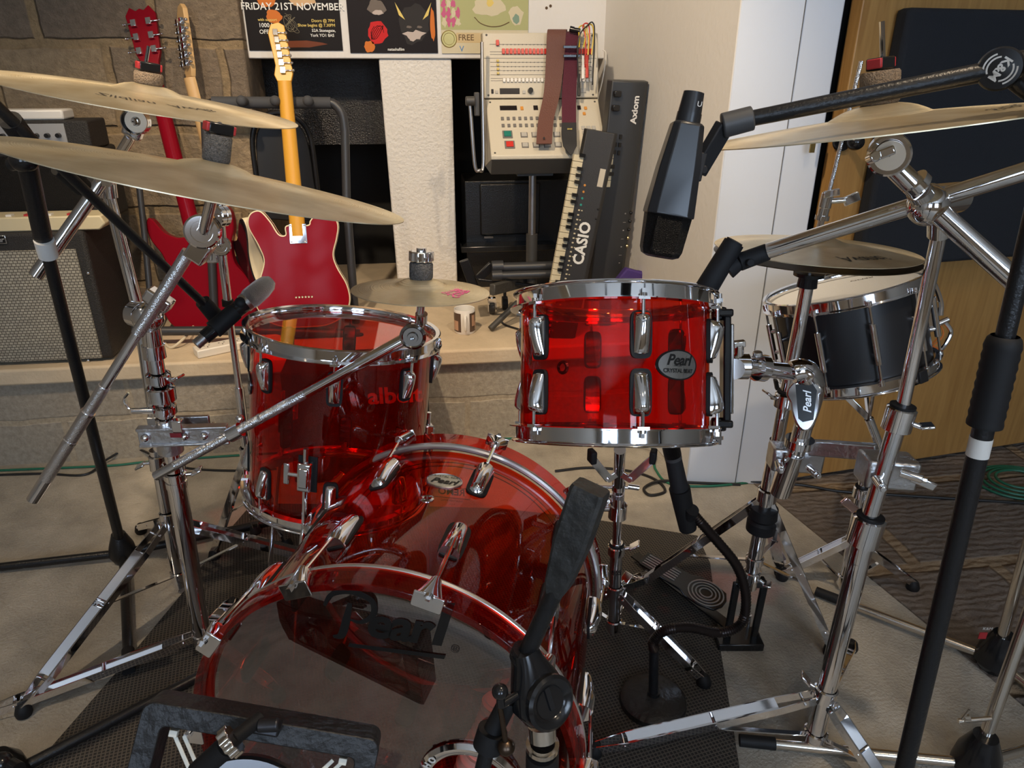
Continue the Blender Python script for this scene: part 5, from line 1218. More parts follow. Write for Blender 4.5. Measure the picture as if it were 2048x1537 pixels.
def oct_(c, hw, hh, ch=.35):
    return [c + sx_ * a * hw + sy_ * b * hh for a, b in ((-1, -1 + ch), (-1 + ch, -1), (1 - ch, -1), (1, -1 + ch), (1, 1 - ch), (1 - ch, 1), (-1 + ch, 1), (-1, 1 - ch))]
mc_m = mat('mic_body_black', (.018, .019, .022), .3)
MB().cyl(onC(0), onC(.12), .0115, .0132, 32).cyl(onC(.12), onC(.185), .0138, .0142, 32).build('connector', mc_m, MIC)
MB().loft([oct_(onC(.175), .0145, .014), oct_(onC(.19), .0175, .017), oct_(onC(.45), .0235, .020), oct_(onC(.72), .0275, .023), oct_(onC(.735), .0275, .023)]).build('body', mc_m, MIC, bevel=.0012, sharp=20)
MB().loft([oct_(onC(.735), .0262, .0215, .5), oct_(onC(.95), .0235, .020, .5), oct_(onC(.985), .021, .018, .5), oct_(onC(1.0), .015, .012, .5)]).build('grille', GRIL, MIC, sharp=35)
MB().box(onC(.855) - sx_ * .0135, axc * .020, sx_ * .0020, sy_ * .0222).build('grille_rib', GRIL, MIC, bevel=.001)
MB().bar(G(1450, 250, .868), G(1394, 345, .872), .022, .012, cv(1, .3, .6)).box(G(1396, 335, .872), axc * .016, sx_ * .004, sy_ * .014).cyl(G(1400, 338, .87), G(1410, 340, .86), .005).build('yoke', BLKMAT, MIC, bevel=.0015)
MB().text('U', .008, lambda u, v: onC(.06) + sx_ * (.006 + u) - axc * v * 1 - cv(0, .0125, 0)).build('lettering', WHITEPL, MIC)
# tall near stand at the right edge with grip and white tape
KS = thing('microphone_stand', 'thick black stand at the right edge with a ribbed grip and a white tape band', 'microphone stand', (G(1800, 1580, .62).x, G(1800, 1580, .62).y, 0), 'black microphone stands')
def onK(py): return G(2004 - (py - 700) * .2345, py, .66 - (py - 700) * .00004)
seg_tube(KS, 'upper_pole', onK(150), onK(690), .0175, BLACK); kb = onK(850); ke = G(1752, 1780, .60); kf = kb + (ke - kb) * ((kb.z - .06) / (kb.z - ke.z))
seg_tube(KS, 'lower_pole', kb, kf, .0205, BLACK)
tripod_base(KS, V((kf.x, kf.y, 0)), (V((kf.x, kf.y, 0)) + cv(.3, .0, 0), V((kf.x, kf.y, 0)) + cv(-.15, -.26, 0), V((kf.x, kf.y, 0)) + cv(.1, .12, 0)), .03, .07)
g_ = onK(672); gh = onK(853)
rb = MB(); gx = (g_ - gh).normalized(); Lg = (g_ - gh).length; pr = [(.012, 0), (.0165, .001)]
for i in range(9): pr += [(.0168, .004 + i * Lg / 9.5), (.0158, .004 + (i + .5) * Lg / 9.5)]
pr += [(.0150, Lg * .97), (.0125, Lg)]
rb.lathe(gh, gx, pr, 32).build('grip', BLKRUB, KS, sharp=60)
MB().cyl(onK(875), onK(912), .0108).build('white_band', WHITEPL, KS)
bk = V((G(1752, 1780, .60).x, G(1752, 1780, .60).y, 0)); 
# small condenser clip and body aimed at the rack tom, on the chrome boom
TC = thing('microphone', 'black tom microphone held in a clip at the end of the right chrome boom', 'microphone', G(1430, 540, 1.13))
MB().cyl(G(1468, 486, 1.13), G(1408, 585, 1.115), .0165, .0185).cyl(G(1470, 482, 1.13), G(1462, 495, 1.13), .0135).build('body', BLKMAT, TC)
MB().cyl(G(1414, 575, 1.115), G(1402, 600, 1.11), .014, .012).build('connector', CHROME, TC)
MB().cyl(G(1455, 540, 1.125), G(1478, 525, 1.125), .016, .012).cyl(G(1478, 525, 1.125), G(1535, 504, 1.125), .0145, .0135).cyl(G(1495, 526, 1.115), G(1502, 526, 1.10), .006).build('clip', BLKMAT, TC, bevel=.001)
# gooseneck table stand with the microphone under the rack tom
GN = thing('gooseneck_stand', 'short black stand with a heavy round base and a shiny gooseneck, on the mat', 'microphone stand', F(1305, 1405))
gb = F(1305, 1408)
MB().lathe(gb, UP, [(.001, .028), (.02, .0275), (.060, .022), (.067, .016), (.069, .006), (.067, 0), (.001, 0)], 56).build('base', mat('cast_black', (.02, .018, .017), .45, 0, .4, 80), GN)
gt = G(1308, 1300, (gb - ORI).dot(_g))
MB().cyl(gb + UP * .02, gt, .0098, .0095).cyl(gb + UP * .02, gb + UP * .035, .013).build('stem', BLACK, GN)
dgb = (gb - ORI).dot(_g)
gp = smooth([gt, G(1308, 1283, dgb), G(1330, 1262, dgb + .01), G(1380, 1256, dgb + .03), G(1440, 1266, dgb + .045), G(1482, 1248, dgb + .06), G(1492, 1195, dgb + .07), G(1475, 1135, dgb + .08), G(1432, 1080, dgb + .085), G(1392, 1035, dgb + .09), G(1375, 1012, dgb + .09)], 20)
rad = [.0098 + .0009 * (1 if i % 2 else -1) for i in range(len(gp))]
MB().tube(gp, rad, 14).build('gooseneck', mat('gooseneck_metal', (.03, .022, .02), .28, .7), GN, sharp=60)
UM = thing('microphone', 'slim black microphone pointing up from the gooseneck beneath the rack tom', 'microphone', G(1360, 1030, dgb + .09))
u0, u1 = G(1372, 1040, dgb + .09), G(1340, 885, dgb + .08)
MB().cyl(u0.lerp(u1, .30), u0.lerp(u1, .80), .0175, .0155).build('body', BLKMAT, UM); MB().cyl(u0.lerp(u1, .84), u0.lerp(u1, 1.05), .0165).build('head', GRIL, UM)
MB().cyl(u0.lerp(u1, .80), u0.lerp(u1, .84), .0162).build('ring', mat('grey_plastic', (.06, .06, .062), .45), UM)
MB().cyl(u0.lerp(u1, -.12), u0.lerp(u1, .42), .0175, .0205).cyl(u0, G(1385, 1020, dgb + .07), .013).build('clip', BLKRUB, UM)
MB().text('D  audix', .007, lambda u, v: u0.lerp(u1, .82) + _r * u + UP * v - _g * .0165).build('lettering', WHITEPL, UM) if False else None
# steel K&M stands bottom right
def steel_stand(lab, bx, by, tx, ty, d, feet, hubk):
    t = thing('microphone_stand', lab, 'microphone stand', F(bx, by), 'steel microphone stands')
    c = F(bx, by)
    seg_tube(t, 'pole', c + UP * .05, G(tx, ty, d), .0225, NICKEL)
    tripod_base(t, c, feet, .042, .095, m=BLKGLS, lm=NICKEL, wl=.0195)
    return t, c
k1, c_k1 = steel_stand('steel stand with a black K&M joint and red mark at the right edge', 1985, 1335, 2110, 900, 1.16, (F(1640, 1195), F(2200, 1500), F(2180, 1250)), 0)
hubp = G(1970, 1275, (c_k1 - ORI).dot(_g) - .045)
MB().text('K&M', .010, lambda u, v: hubp + _r * u + UP * (v + .022)).build('lettering', WHITEPL, k1); MB().box(hubp + UP * .004 - _r * .006, _r * .008, UP * .008, _g * .001).build('red_mark', REDPL, k1)
k2, c_k2 = steel_stand('steel stand with a black cone hub nearest the bottom right corner', 1945, 1545, 2075, 1180, 1.0, (F(1490, 1492), F(2200, 1800), F(2300, 1440)), 0)
q_ = G(1982, 1438, (c_k2 - ORI).dot(_g)); MB().cyl(q_, q_ - cv(.058, 0, .006), .004).cyl(q_ - cv(.04, 0, .0), q_ - cv(.05, 0, .0), .007).cyl(q_ - cv(.055, 0, .012), q_ - cv(.045, 0, -.022), .0022).build('t_bolt', NICKEL, k2)

# ================================================================== SUBKICK FRAME (bottom left foreground)
SK = thing('subkick_speaker', 'taped black wooden square frame with a speaker cone hung in it by white cable ties', 'speaker microphone', (G(520, 1700, .62).x, G(520, 1700, .62).y, 0))
TAPE = mat('black_gaffer_tape', (.013, .013, .014), .45, 0, .5, 50, var=.3, vscale=25)
fl, frr = G(288, 1402, .635), G(762, 1482, .635); fbk = G(322, 1374, .68)
X_ = (frr - fl).normalized(); Yb = (fbk - fl); Yb = (Yb - X_ * Yb.dot(X_)).normalized(); Zu = X_.cross(Yb); 
if Zu.z < 0: Zu = -Zu
Wf = (frr - fl).length; Df = .048; tk = .026
SKM = Matrix((X_, Zu, X_.cross(Zu))).transposed().to_4x4(); SKM.translation = fl     # z toward the camera
def rr_(x0, y0, x1, y1, r, n=5):
    out = []
    for cx, cy, a0 in ((x1 - r, y1 - r, 0), (x0 + r, y1 - r, 90), (x0 + r, y0 + r, 180), (x1 - r, y0 + r, 270)):
        out += [(cx + r * math.cos(math.radians(a0 + 90 * i / n)), cy + r * math.sin(math.radians(a0 + 90 * i / n))) for i in range(n + 1)]
    return out
outer = rr_(0, -Wf, Wf, 0, .014); inner = rr_(tk, -Wf + tk, Wf - tk, -tk, .008)
n_ = len(outer); fm = MB()
for z0, z1 in ((-Df, 0),):
    vs = [SKM @ V((x, y, z)) for z in (z0, z1) for ring in (outer, inner) for x, y in ring]
    fs = []
    for i in range(n_):
        j = (i + 1) % n_; o0, i0, o1, i1 = 0, n_, 2 * n_, 3 * n_
        fs += [[o0 + i, o0 + j, o1 + j, o1 + i], [i0 + j, i0 + i, i1 + i, i1 + j], [o1 + i, o1 + j, i1 + j, i1 + i], [o0 + j, o0 + i, i0 + i, i0 + j]]
    fm.add(vs, fs)
fm.build('frame', TAPE, SK, bevel=.0015)
scp = SKM @ V((Wf / 2, -Wf / 2 - .004, -Df * .5)); zN = SKM.to_3x3() @ V((0, 0, 1)); Rs = Wf * .335
spk = MB().lathe(scp, zN, [(Rs, -.006), (Rs, .002), (Rs * .97, .006), (Rs * .86, .006), (Rs * .84, .002)], 64).build('speaker_basket', mat('grey_steel', (.25, .25, .26), .3, 1.0), SK)
MB().lathe(scp, zN, [(Rs * .85, .002), (Rs * .80, .006), (Rs * .76, .0), (Rs * .3, -.03), (.001, -.022)], 64).build('cone', mat('paper_cone', (.03, .03, .03), .6), spk)
TIE = mat('white_cable_tie', (.75, .74, .66), .4)
for (x_, y_, dx_, dy_) in ((tk * 1.1, -.055, .034, -.040), (Wf - tk * 1.1, -.055, -.034, -.040), (tk, -Wf + .05, .034, .03), (Wf - tk, -Wf + .05, -.034, .03)):
    tie = MB(); sx__ = 1 if dx_ > 0 else -1
    for o_ in (0, .012):
        a_ = SKM @ V((x_ - .0 + o_ * sx__ + sx__ * .012, y_ + .018, -.012)); b_2 = SKM @ V((x_ + dx_ + o_ * sx__ + sx__ * .012, y_ + dy_ + .012, -.012)); tie.bar(a_, b_2, .005, .0018, SKM.to_3x3() @ V((1, .8 * sx__, 0)))
    tie.box(SKM @ V((x_ + sx__ * .012, y_ + .02, -.010)), X_ * .005, Zu * .004, zN * .004)
    tie.build('cable_tie', TIE, SK, bevel=.0008)
# its own stand fitting: tube, knurled ring and clamp, with a leg on the floor
kn0 = G(395, 1545, .58); kn1 = G(520, 1438, .62)
MB().cyl(kn0, G(455, 1492, .58), .0125, .013).cyl(G(466, 1480, .585), kn1, .0085).build('adapter_tube', BLKRUB, SK)
MB().prism(frame(G(452, 1493, .575), (kn1 - kn0)), [((.0175 + .0015 * math.cos(10 * a)) * math.cos(a), (.0175 + .0015 * math.cos(10 * a)) * math.sin(a)) for a in [2 * PI * i / 60 for i in range(60)]], 0, .012).build('knurled_ring', NICKEL, SK, bevel=.001)
MB().box(G(535, 1452, .622), X_ * .016, Zu * .009, zN * .010).cyl(G(515, 1452, .61), G(560, 1450, .61), .008).build('clamp', mat('dark_zinc', (.05, .05, .055), .4, .8), SK, bevel=.003)
SS = thing('microphone_stand', 'low black stand at the bottom left corner whose leg runs behind the taped frame', 'microphone stand', F(20, 1560), 'black microphone stands')
c_ = F(22, 1575)
MB().lathe(c_, UP, [(.001, 0), (.034, .003), (.040, .02), (.034, .06), (.018, .085), (.001, .085)], 28).ball(c_ + UP * .075 + cv(.01, -.01, 0), .02).cyl(c_ + UP * .07, c_ + UP * .07 + cv(.045, -.02, .0), .014).build('leg_hub', BLKGLS, SS)
for f_ in (F(480, 1320), F(-300, 1700), F(60, 1900)):
    lg = MB().cyl(c_ + UP * .03, V((f_.x, f_.y, .012)), .0105).build('leg', BLACK, SS)
    MB().cyl(V((f_.x, f_.y, .012)) - (V((f_.x, f_.y, .012)) - c_).normalized() * .05, V((f_.x, f_.y, .012)), .0135).build('rubber_foot', BLKRUB, lg)
MB().cyl(c_ + UP * .06, c_ + UP * .30 + cv(-.12, -.02, 0), .011).build('pole', BLACK, SS)
# loose rubber foot glimpsed at the left: stand weight
# ================================================================== MAT
mat_pts = [cv(-1.02, .66)] + [F(*p) for p in ((70, 1537), (250, 1330), (372, 1182), (436, 1090), (505, 1010), (700, 1012), (1000, 1020), (1175, 1040), (1395, 1075), (1420, 1130), (1440, 1300), (1478, 1537))] + [cv(.335, .66)]
MM = Matrix.Identity(4)
def mesh_mat():
    m, nt, b = new_mat('ribbed_rubber_mesh'); L = nt.links.new
    tc = nt.nodes.new('ShaderNodeTexCoord'); mp = nt.nodes.new('ShaderNodeMapping'); mp.inputs['Rotation'].default_value = (0, 0, math.radians(-12))
    L(tc.outputs['Object'], mp.inputs['Vector'])
    br = nt.nodes.new('ShaderNodeTexBrick'); br.offset = 0; br.inputs['Scale'].default_value = 1; br.inputs['Brick Width'].default_value = .0075; br.inputs['Row Height'].default_value = .0075
    br.inputs['Mortar Size'].default_value = .0016; br.inputs['Mortar Smooth'].default_value = .5
    br.inputs['Color1'].default_value = (.012, .011, .010, 1); br.inputs['Color2'].default_value = (.018, .016, .014, 1); br.inputs['Mortar'].default_value = (.085, .072, .058, 1)
    L(mp.outputs[0], br.inputs['Vector']); L(br.outputs['Color'], b.inputs['Base Color']); b.inputs['Roughness'].default_value = .75
    bp = nt.nodes.new('ShaderNodeBump'); bp.inputs['Strength'].default_value = .6; bp.inputs['Distance'].default_value = .003
    L(br.outputs['Fac'], bp.inputs['Height']); L(bp.outputs[0], b.inputs['Normal'])
    return m
single(MB().prism(MM, [(p.x, p.y) for p in mat_pts], 0.0002, .005), 'drum_mat', 'dark rubber mesh mat spread under the whole drum kit', 'mat', mesh_mat())
# ================================================================== BACKLINE LEFT
TOLEX = mat('black_tolex', (.016, .015, .015), .55, 0, .5, 350)
def grille_mat():
    m, nt, b = new_mat('silver_grille_cloth'); L = nt.links.new
    tc = nt.nodes.new('ShaderNodeTexCoord'); mp = nt.nodes.new('ShaderNodeMapping'); mp.inputs['Rotation'].default_value = (math.radians(-90), 0, 0)
    L(tc.outputs['Object'], mp.inputs['Vector'])
    br = nt.nodes.new('ShaderNodeTexBrick'); br.offset = .5; br.inputs['Scale'].default_value = 1; br.inputs['Brick Width'].default_value = .012; br.inputs['Row Height'].default_value = .0088
    br.inputs['Mortar Size'].default_value = .0013; br.inputs['Mortar Smooth'].default_value = .3
    br.inputs['Color1'].default_value = (.40, .37, .30, 1); br.inputs['Color2'].default_value = (.29, .27, .22, 1); br.inputs['Mortar'].default_value = (.07, .062, .05, 1)
    L(mp.outputs[0], br.inputs['Vector']); L(br.outputs['Color'], b.inputs['Base Color']); b.inputs['Roughness'].default_value = .6
    return m
ya0 = 2.275                                          # amplifier front
aTR = WY(168, 462, ya0); aBR = WY(206, 752, ya0)
zt = WY(170, 462, ya0).z; ar_x = WY(192, 600, ya0).x
al = thing('guitar_amplifier', 'black combo amplifier with a silver grille cloth at the left end of the ledge', 'amplifier', (ar_x - .3, ya0, PZ))
x0, x1 = ar_x - .62, ar_x + .01
fM = frame((0, ya0, 0), (0, -1, 0), (1, 0, 0))
MB().box(((x0 + x1) / 2, ya0 + .125, (PZ + .008 + zt) / 2), ((x1 - x0) / 2, 0, 0), (0, .125, 0), (0, 0, (zt - PZ - .008) / 2)).build('cabinet', TOLEX, al, bevel=.012, seg=3)
for xx in (x0 + .06, x1 - .06): MB().cyl((xx, ya0 + .05, PZ), (xx, ya0 + .05, PZ + .012), .015).cyl((xx, ya0 + .2, PZ), (xx, ya0 + .2, PZ + .012), .015).build('rubber_foot', BLKRUB, al)
gz1 = WY(160, 498, ya0).z; gz0 = WY(190, 716, ya0).z; gx1 = x1 - .032
MB().box(((x0 + .03 + gx1) / 2, ya0 - .001, (gz0 + gz1) / 2), ((gx1 - x0 - .03) / 2, 0, 0), (0, .004, 0), (0, 0, (gz1 - gz0) / 2)).build('grille', grille_mat(), al, bevel=.001)
bp_ = WY(-18, 480, ya0 - .003)
lb_ = MB().box(bp_ + V((0, 0, 0)), (.042, 0, 0), (0, .002, 0), (0, 0, .012)).build('name_plate', CHROME, al, bevel=.001)
MB().box(bp_ + V((0, -.002, 0)), (.039, 0, 0), (0, .001, 0), (0, 0, .010)).build('plate_face', BLKGLS, lb_)
MB().text('Fender', .021, lambda u, v: bp_ + V((.006 + u, -.0036, v)), shear=.3, thick=.0004).build('lettering', mat('plate_silver', (.7, .7, .7), .3, .8), lb_)
for (px_, py_) in ((176, 722), (232, 545)): 
    q = WY(px_, py_, ya0 - .001); q.x = min(q.x, x1 - .014); MB().ball(q, (.005, .003, .005)).build('screw', CHROME, al)
# dark practice amp behind, cream keyboard, small mixer and white box
y2 = 2.36
pz = zt
t = thing('practice_amplifier', 'small black speaker cabinet with a mesh front standing on the combo amplifier', 'amplifier', (WY(80, 400, 2.40).x, 2.42, zt))
q0, q1 = WY(-60, 410, 2.40), WY(181, 300, 2.40)
MB().abox(q0.x, q1.x, 2.40, 2.60, zt, q1.z).build('cabinet', TOLEX, t, bevel=.01)
MB().abox(q0.x + .02, q1.x - .03, 2.395, 2.40, zt + .02, q1.z - .015).build('grille', mat('black_mesh', (.02, .02, .022), .4, .5, 1, 400), t)
t = thing('electronic_keyboard', 'cream slab keyboard lying on the combo amplifier', 'keyboard', (WY(90, 430, 2.30).x, 2.33, zt))
q0, q1 = WY(-60, 442, 2.29), WY(203, 408, 2.29)
kb_ = MB().prism(Matrix(((1, 0, 0, 0), (0, 0, 1, 0), (0, 1, 0, 0), (0, 0, 0, 1))), [(q0.x, zt), (q1.x - .02, zt), (q1.x, zt + .018), (q1.x - .01, zt + .042), (q0.x, zt + .042)], 2.285, 2.385).build('case', mat('cream_plastic', (.60, .52, .34), .4), t, bevel=.004)
for k, (c_k, m_k) in enumerate(((.10, REDPL), (.16, WHITEPL), (.22, REDPL), (.27, WHITEPL), (.32, WHITEPL))):
    MB().abox(q1.x - c_k - .008, q1.x - c_k + .008, 2.30, 2.318, zt + .042, zt + .047).build('button', m_k, t)
t = thing('mixer', 'small black mixer with a pale knob panel on top of the mesh speaker', 'mixer', (WY(90, 260, 2.42).x, 2.45, WY(80, 296, 2.42).z))
q0, q1 = WY(-60, 282, 2.40), WY(167, 242, 2.40); zb_ = WY(181, 300, 2.40).z
MB().abox(q0.x, q1.x, 2.42, 2.56, zb_, q1.z).build('case', TOLEX, t, bevel=.006)
pnl = MB().abox(q0.x, q1.x - .065, 2.416, 2.42, zb_ + .012, q1.z - .008).build('panel', mat('panel_grey', (.38, .38, .38), .45, .4), t)
for k in range(9):
    c_ = V((q1.x - .085 - k * .031, 2.416, (zb_ + q1.z) / 2)); MB().cyl(c_, c_ + V((0, -.012, 0)), .0075, .0065, 20).build('knob', BLKGLS, pnl)
q0, q1 = WY(-60, 240, 2.45), WY(124, 222, 2.45)
t = MB().abox(q0.x, q1.x, 2.45, 2.53, WY(167, 242, 2.40).z, q1.z + .004)
single(t, 'white_box', 'flat white ridged box lying on top of the small mixer', 'box', WHITEPL, bevel=.006)
ridge = None
# ================================================================== GUITARS
def guitar(name, label, bot, top, body, neckm, bodym, edge, head, tuners, yawh, thick=.045, neck_w=.044, bindm=None, extra=None):
    bot, top = V(bot), V(top); ey = (top - bot).normalized(); s = (top - bot).length / .985
    exh = Matrix.Rotation(yawh, 3, 'Z') @ V((1, 0, 0)); ex = (exh - ey * exh.dot(ey)).normalized(); ez = ex.cross(ey)
    if ez.y > 0: ez = -ez; 
    M = Matrix((ex * s, ey * s, ez * s)).transposed().to_4x4(); M.translation = bot
    t = thing(name, label, 'guitar', bot)
    P = [(p.x, p.y) for p in smooth([V((x, y, 0)) for x, y in body + [body[0]]], 6)][:-1]
    def bodym_build():
        n = len(P); cx = sum(p[0] for p in P) / n; cy = sum(p[1] for p in P) / n
        def ring(inset, z): return [M @ V((x + (cx - x) * inset, y + (cy - y) * inset, z)) for x, y in P]
        return MB().loft([ring(.03, -thick), ring(0, -thick + .005), ring(0, -.005), ring(.03, 0)])
    b = MB(); n = len(P); nrm2 = []
    for i in range(n):
        a_, c_ = V((*P[i - 1], 0)), V((*P[(i + 1) % n], 0)); tt = (c_ - a_).normalized(); nrm2.append((tt.y, -tt.x))
    ar = sum(P[i][0] * P[(i + 1) % n][1] - P[(i + 1) % n][0] * P[i][1] for i in range(n)); sg = 1 if ar > 0 else -1
    def ring(ins, z): return [M @ V((P[i][0] - nrm2[i][0] * sg * ins, P[i][1] - nrm2[i][1] * sg * ins, z)) for i in range(n)]
    b.use(1).loft([ring(0, -thick + .004), ring(0, -.0035)], cap=False)
    b.use(0).loft([ring(.004, -thick), ring(0, -thick + .004)], cap=False); b.add(ring(.004, -thick), [list(range(n))[::-1]])
    b.use(0).loft([ring(0, -.0035), ring(.0035, 0)], cap=False); b.add(ring(.0035, 0), [list(range(n))])
    bo = b.build('body', [bodym, edge], t, sharp=50)
    if bindm:
        for z in (-.0015, -thick + .002): MB().loft([ring(-.0006, z - .0028), ring(-.0006, z)], cap=False).loft([ring(-.0006, z), ring(.0032, z + .0022)], cap=False).build('binding', bindm, bo)
    ytop = max(y for x, y in body if abs(x) < .05); ny0 = ytop - .05
    rg = []
    for k in range(13):
        f_ = k / 12; y = ny0 + (.80 - ny0) * f_; w = neck_w * (1.18 - .18 * f_) / 2; d_ = .021
        rg.append([M @ V((w * math.cos(a), y, -.012 - (0 if math.sin(a) < 0 else 0) + d_ * max(-.25, math.sin(a)) * (1.0 if True else 0))) for a in [2 * PI * i / 20 for i in range(20)]])
    MB().loft(rg).build('neck', neckm, t)
    hd = MB().prism(M @ Matrix.Translation((0, .80, -.012)) @ Matrix.Rotation(math.radians(-8), 4, 'X'), head, -.007, .007).build('headstock', neckm, t, bevel=.002)
    HM = M @ Matrix.Translation((0, .80, -.012)) @ Matrix.Rotation(math.radians(-8), 4, 'X'); H3 = HM.to_3x3()
    for (x, y, sd_) in tuners:
        tu = MB().box(HM @ V((x, y, .012)), H3 @ V((.0075, 0, 0)), H3 @ V((0, .0095, 0)), H3 @ V((0, 0, .006))).cyl(HM @ V((x, y, .012)), HM @ V((x + sd_ * .028, y, .010)), .0022 * s, seg=8)
        tu.ball(HM @ V((x + sd_ * .031, y, .010)), (.0055, .0085, .005), seg=10, rows=8).build('tuner', CHROME, hd, bevel=.001)
    if extra: extra(t, M, bo)
    return t, M
CRED = mat('cherry_red_lacquer', (.20, .004, .012), .2, 0, spec=.1); CRED2 = mat('candy_red_lacquer', (.25, .005, .013), .12, 0, spec=.08)
AMBER = mat('amber_maple', (.72, .36, .04), .4); MAPLE = mat('natural_maple', (.60, .38, .17), .45)
CREAM = mat('cream_binding', (.80, .72, .50), .35)
tele_body = [(0, .0), (.07, .004), (.125, .03), (.155, .08), (.150, .14), (.122, .20), (.112, .245), (.128, .30), (.135, .345), (.115, .385), (.075, .392), (.045, .36), (.034, .345), (-.034, .345), (-.040, .315), (-.062, .318), (-.085, .36), (-.115, .395), (-.148, .385), (-.157, .345), (-.132, .285), (-.118, .235), (-.130, .19), (-.155, .13), (-.158, .08), (-.125, .028), (-.07, .004)]
fhead = [(-.022, 0), (-.030, .02), (-.024, .05), (-.032, .10), (-.040, .15), (-.030, .178), (-.005, .185), (.012, .175), (.020, .12), (.026, .05), (.030, .03), (.022, 0)]
def tele_extra(t, M, bo):
    M3 = M.to_3x3()
    pl_ = MB().prism(M, [(-.028, .285), (.030, .285), (.030, .350), (-.026, .350)], 0, .003).build('neck_plate', CHROME, t, bevel=.0012)
    for x in (-.022, .024):
        for y in (.291, .344): MB().ball(M @ V((x, y, .0035)), (.004, .004, .002), seg=10, rows=6).build('screw', NICKEL, pl_)
    for k in range(6): MB().lathe(M @ V((-.024 + .0105 * k, .105, .0004)), M3 @ V((0, 0, 1)), [(.0004, .001), (.0032, .0012), (.0038, 0)], 14).build('string_ferrule', mat('brass_ferrule', (.75, .6, .3), .25, 1), t)
gb0, gt0 = WY(612, 655, 2.40), WY(557, 38, 2.60)
tunT = [(-.006 + .003 * k - .010, .150 - .0235 * k, 1) for k in range(6)]
guitar('electric_guitar', 'deep red electric guitar seen from behind with cream binding and an amber maple neck', gb0, gt0, tele_body, AMBER, CRED2, CRED2, fhead, tunT, 0.05, bindm=CREAM, extra=tele_extra)
sg_body = [(0, 0), (.08, .01), (.135, .05), (.150, .11), (.128, .17), (.105, .215), (.108, .27), (.128, .32), (.132, .365), (.122, .388), (.108, .378), (.085, .338), (.055, .318), (.030, .315), (-.030, .315), (-.055, .318), (-.085, .338), (-.108, .378), (-.122, .388), (-.134, .365), (-.130, .32), (-.108, .27), (-.105, .215), (-.128, .17), (-.150, .11), (-.135, .05), (-.08, .01)]
ghead = [(-.021, 0), (-.026, .03), (-.036, .055), (-.042, .14), (-.044, .165), (-.028, .188), (-.012, .176), (0, .182), (.012, .176), (.028, .188), (.044, .165), (.042, .14), (.036, .055), (.026, .03), (.021, 0)]
gb1, gt1 = WY(436, 668, 2.50), WY(268, 8, 2.70)
guitar('electric_guitar', 'cherry red double-horned guitar with red neck leaning on the stone wall', gb1, gt1, sg_body, CRED, CRED, CRED, ghead, [(s * .022, .060 + .040 * k, s) for k in range(3) for s in (-1, 1)], -0.05, thick=.036)
strat = [(x * 1.03, y * 1.0) for x, y in [(0, 0), (.08, .005), (.135, .04), (.155, .10), (.135, .165), (.115, .215), (.118, .27), (.140, .32), (.150, .36), (.138, .385), (.112, .38), (.075, .335), (.04, .315), (-.035, .315), (-.07, .34), (-.105, .40), (-.135, .42), (-.152, .40), (-.148, .34), (-.122, .27), (-.115, .215), (-.138, .15), (-.152, .09), (-.135, .035), (-.08, .005)]]
gb2, gt2 = WY(508, 668, 2.58), WY(338, 18, 2.66)
tun12 = [(s * .0145, .150 - .0225 * k, s) for k in range(6) for s in (-1, 1)]
h12 = [(-.022, 0), (-.030, .02), (-.030, .10), (-.034, .17), (-.018, .195), (.006, .20), (.024, .185), (.030, .10), (.030, .02), (.022, 0)]
guitar('electric_guitar', 'twelve-string guitar with a black back and cream sides between the two red guitars', gb2, gt2, strat, MAPLE, mat('gloss_black_lacquer', (.012, .010, .012), .1, coat=.6), CREAM, h12, tun12, -0.95, thick=.048)
# tubular guitar rack
GK = thing('guitar_rack', 'black tubular guitar rack with padded top rail in front of the black recess', 'guitar stand', WY(600, 660, 2.55) * V((1, 1, 0)) + V((0, 0, PZ)) if False else V((WY(560, 600, 2.6).x, 2.55, PZ)))
DGR = mat('dark_grey_tube', (.035, .036, .04), .38); PAD = mat('grey_foam_pad', (.05, .052, .058), .8)
r0, r1 = WY(425, 205, 2.62), WY(662, 206, 2.62); rb0 = WY(708, 600, 2.50)
MB().tube(smooth([WY(655, 206, 2.62), WY(668, 208, 2.62), WY(684, 228, 2.615), WY(690, 262, 2.61)], 6) + [WY(693, 400, 2.56), rb0, V((rb0.x, 2.5, PZ + .02))], .0145, 16).build('side_tube', DGR, GK)
MB().tube(smooth([WY(425, 206, 2.62), WY(415, 212, 2.62), WY(410, 240, 2.615)], 6) + [V((WY(420, 600, 2.5).x, 2.5, PZ + .02))], .0145, 16).build('side_tube', DGR, GK)
MB().cyl(r0, r1, .0185).build('top_rail', PAD, GK)
for px_ in (490, 556, 620):
    q = WY(px_, 203, 2.60); MB().cyl(q, q + V((0, -.05, .004)), .0125, seg=18).ball(q + V((0, -.05, .004)), .0165).build('rubber_peg', PAD, GK)
l0, l1 = WY(270, 655, 2.42), WY(720, 668, 2.42)
MB().tube(smooth([l0, WY(300, 662, 2.40), WY(500, 662, 2.40), l1], 5), .0155, 14).build('bottom_rail', DGR, GK)
MB().tube(smooth([WY(276, 350, 2.60), WY(290, 480, 2.55), WY(300, 590, 2.5), WY(306, 650, 2.46)], 4), .010, 12).build('side_post', DGR, GK)
MB().cyl(l0, V((l0.x, l0.y, PZ)), .012).cyl(l1, V((l1.x, l1.y, PZ)), .012).build('foot', BLKRUB, GK)
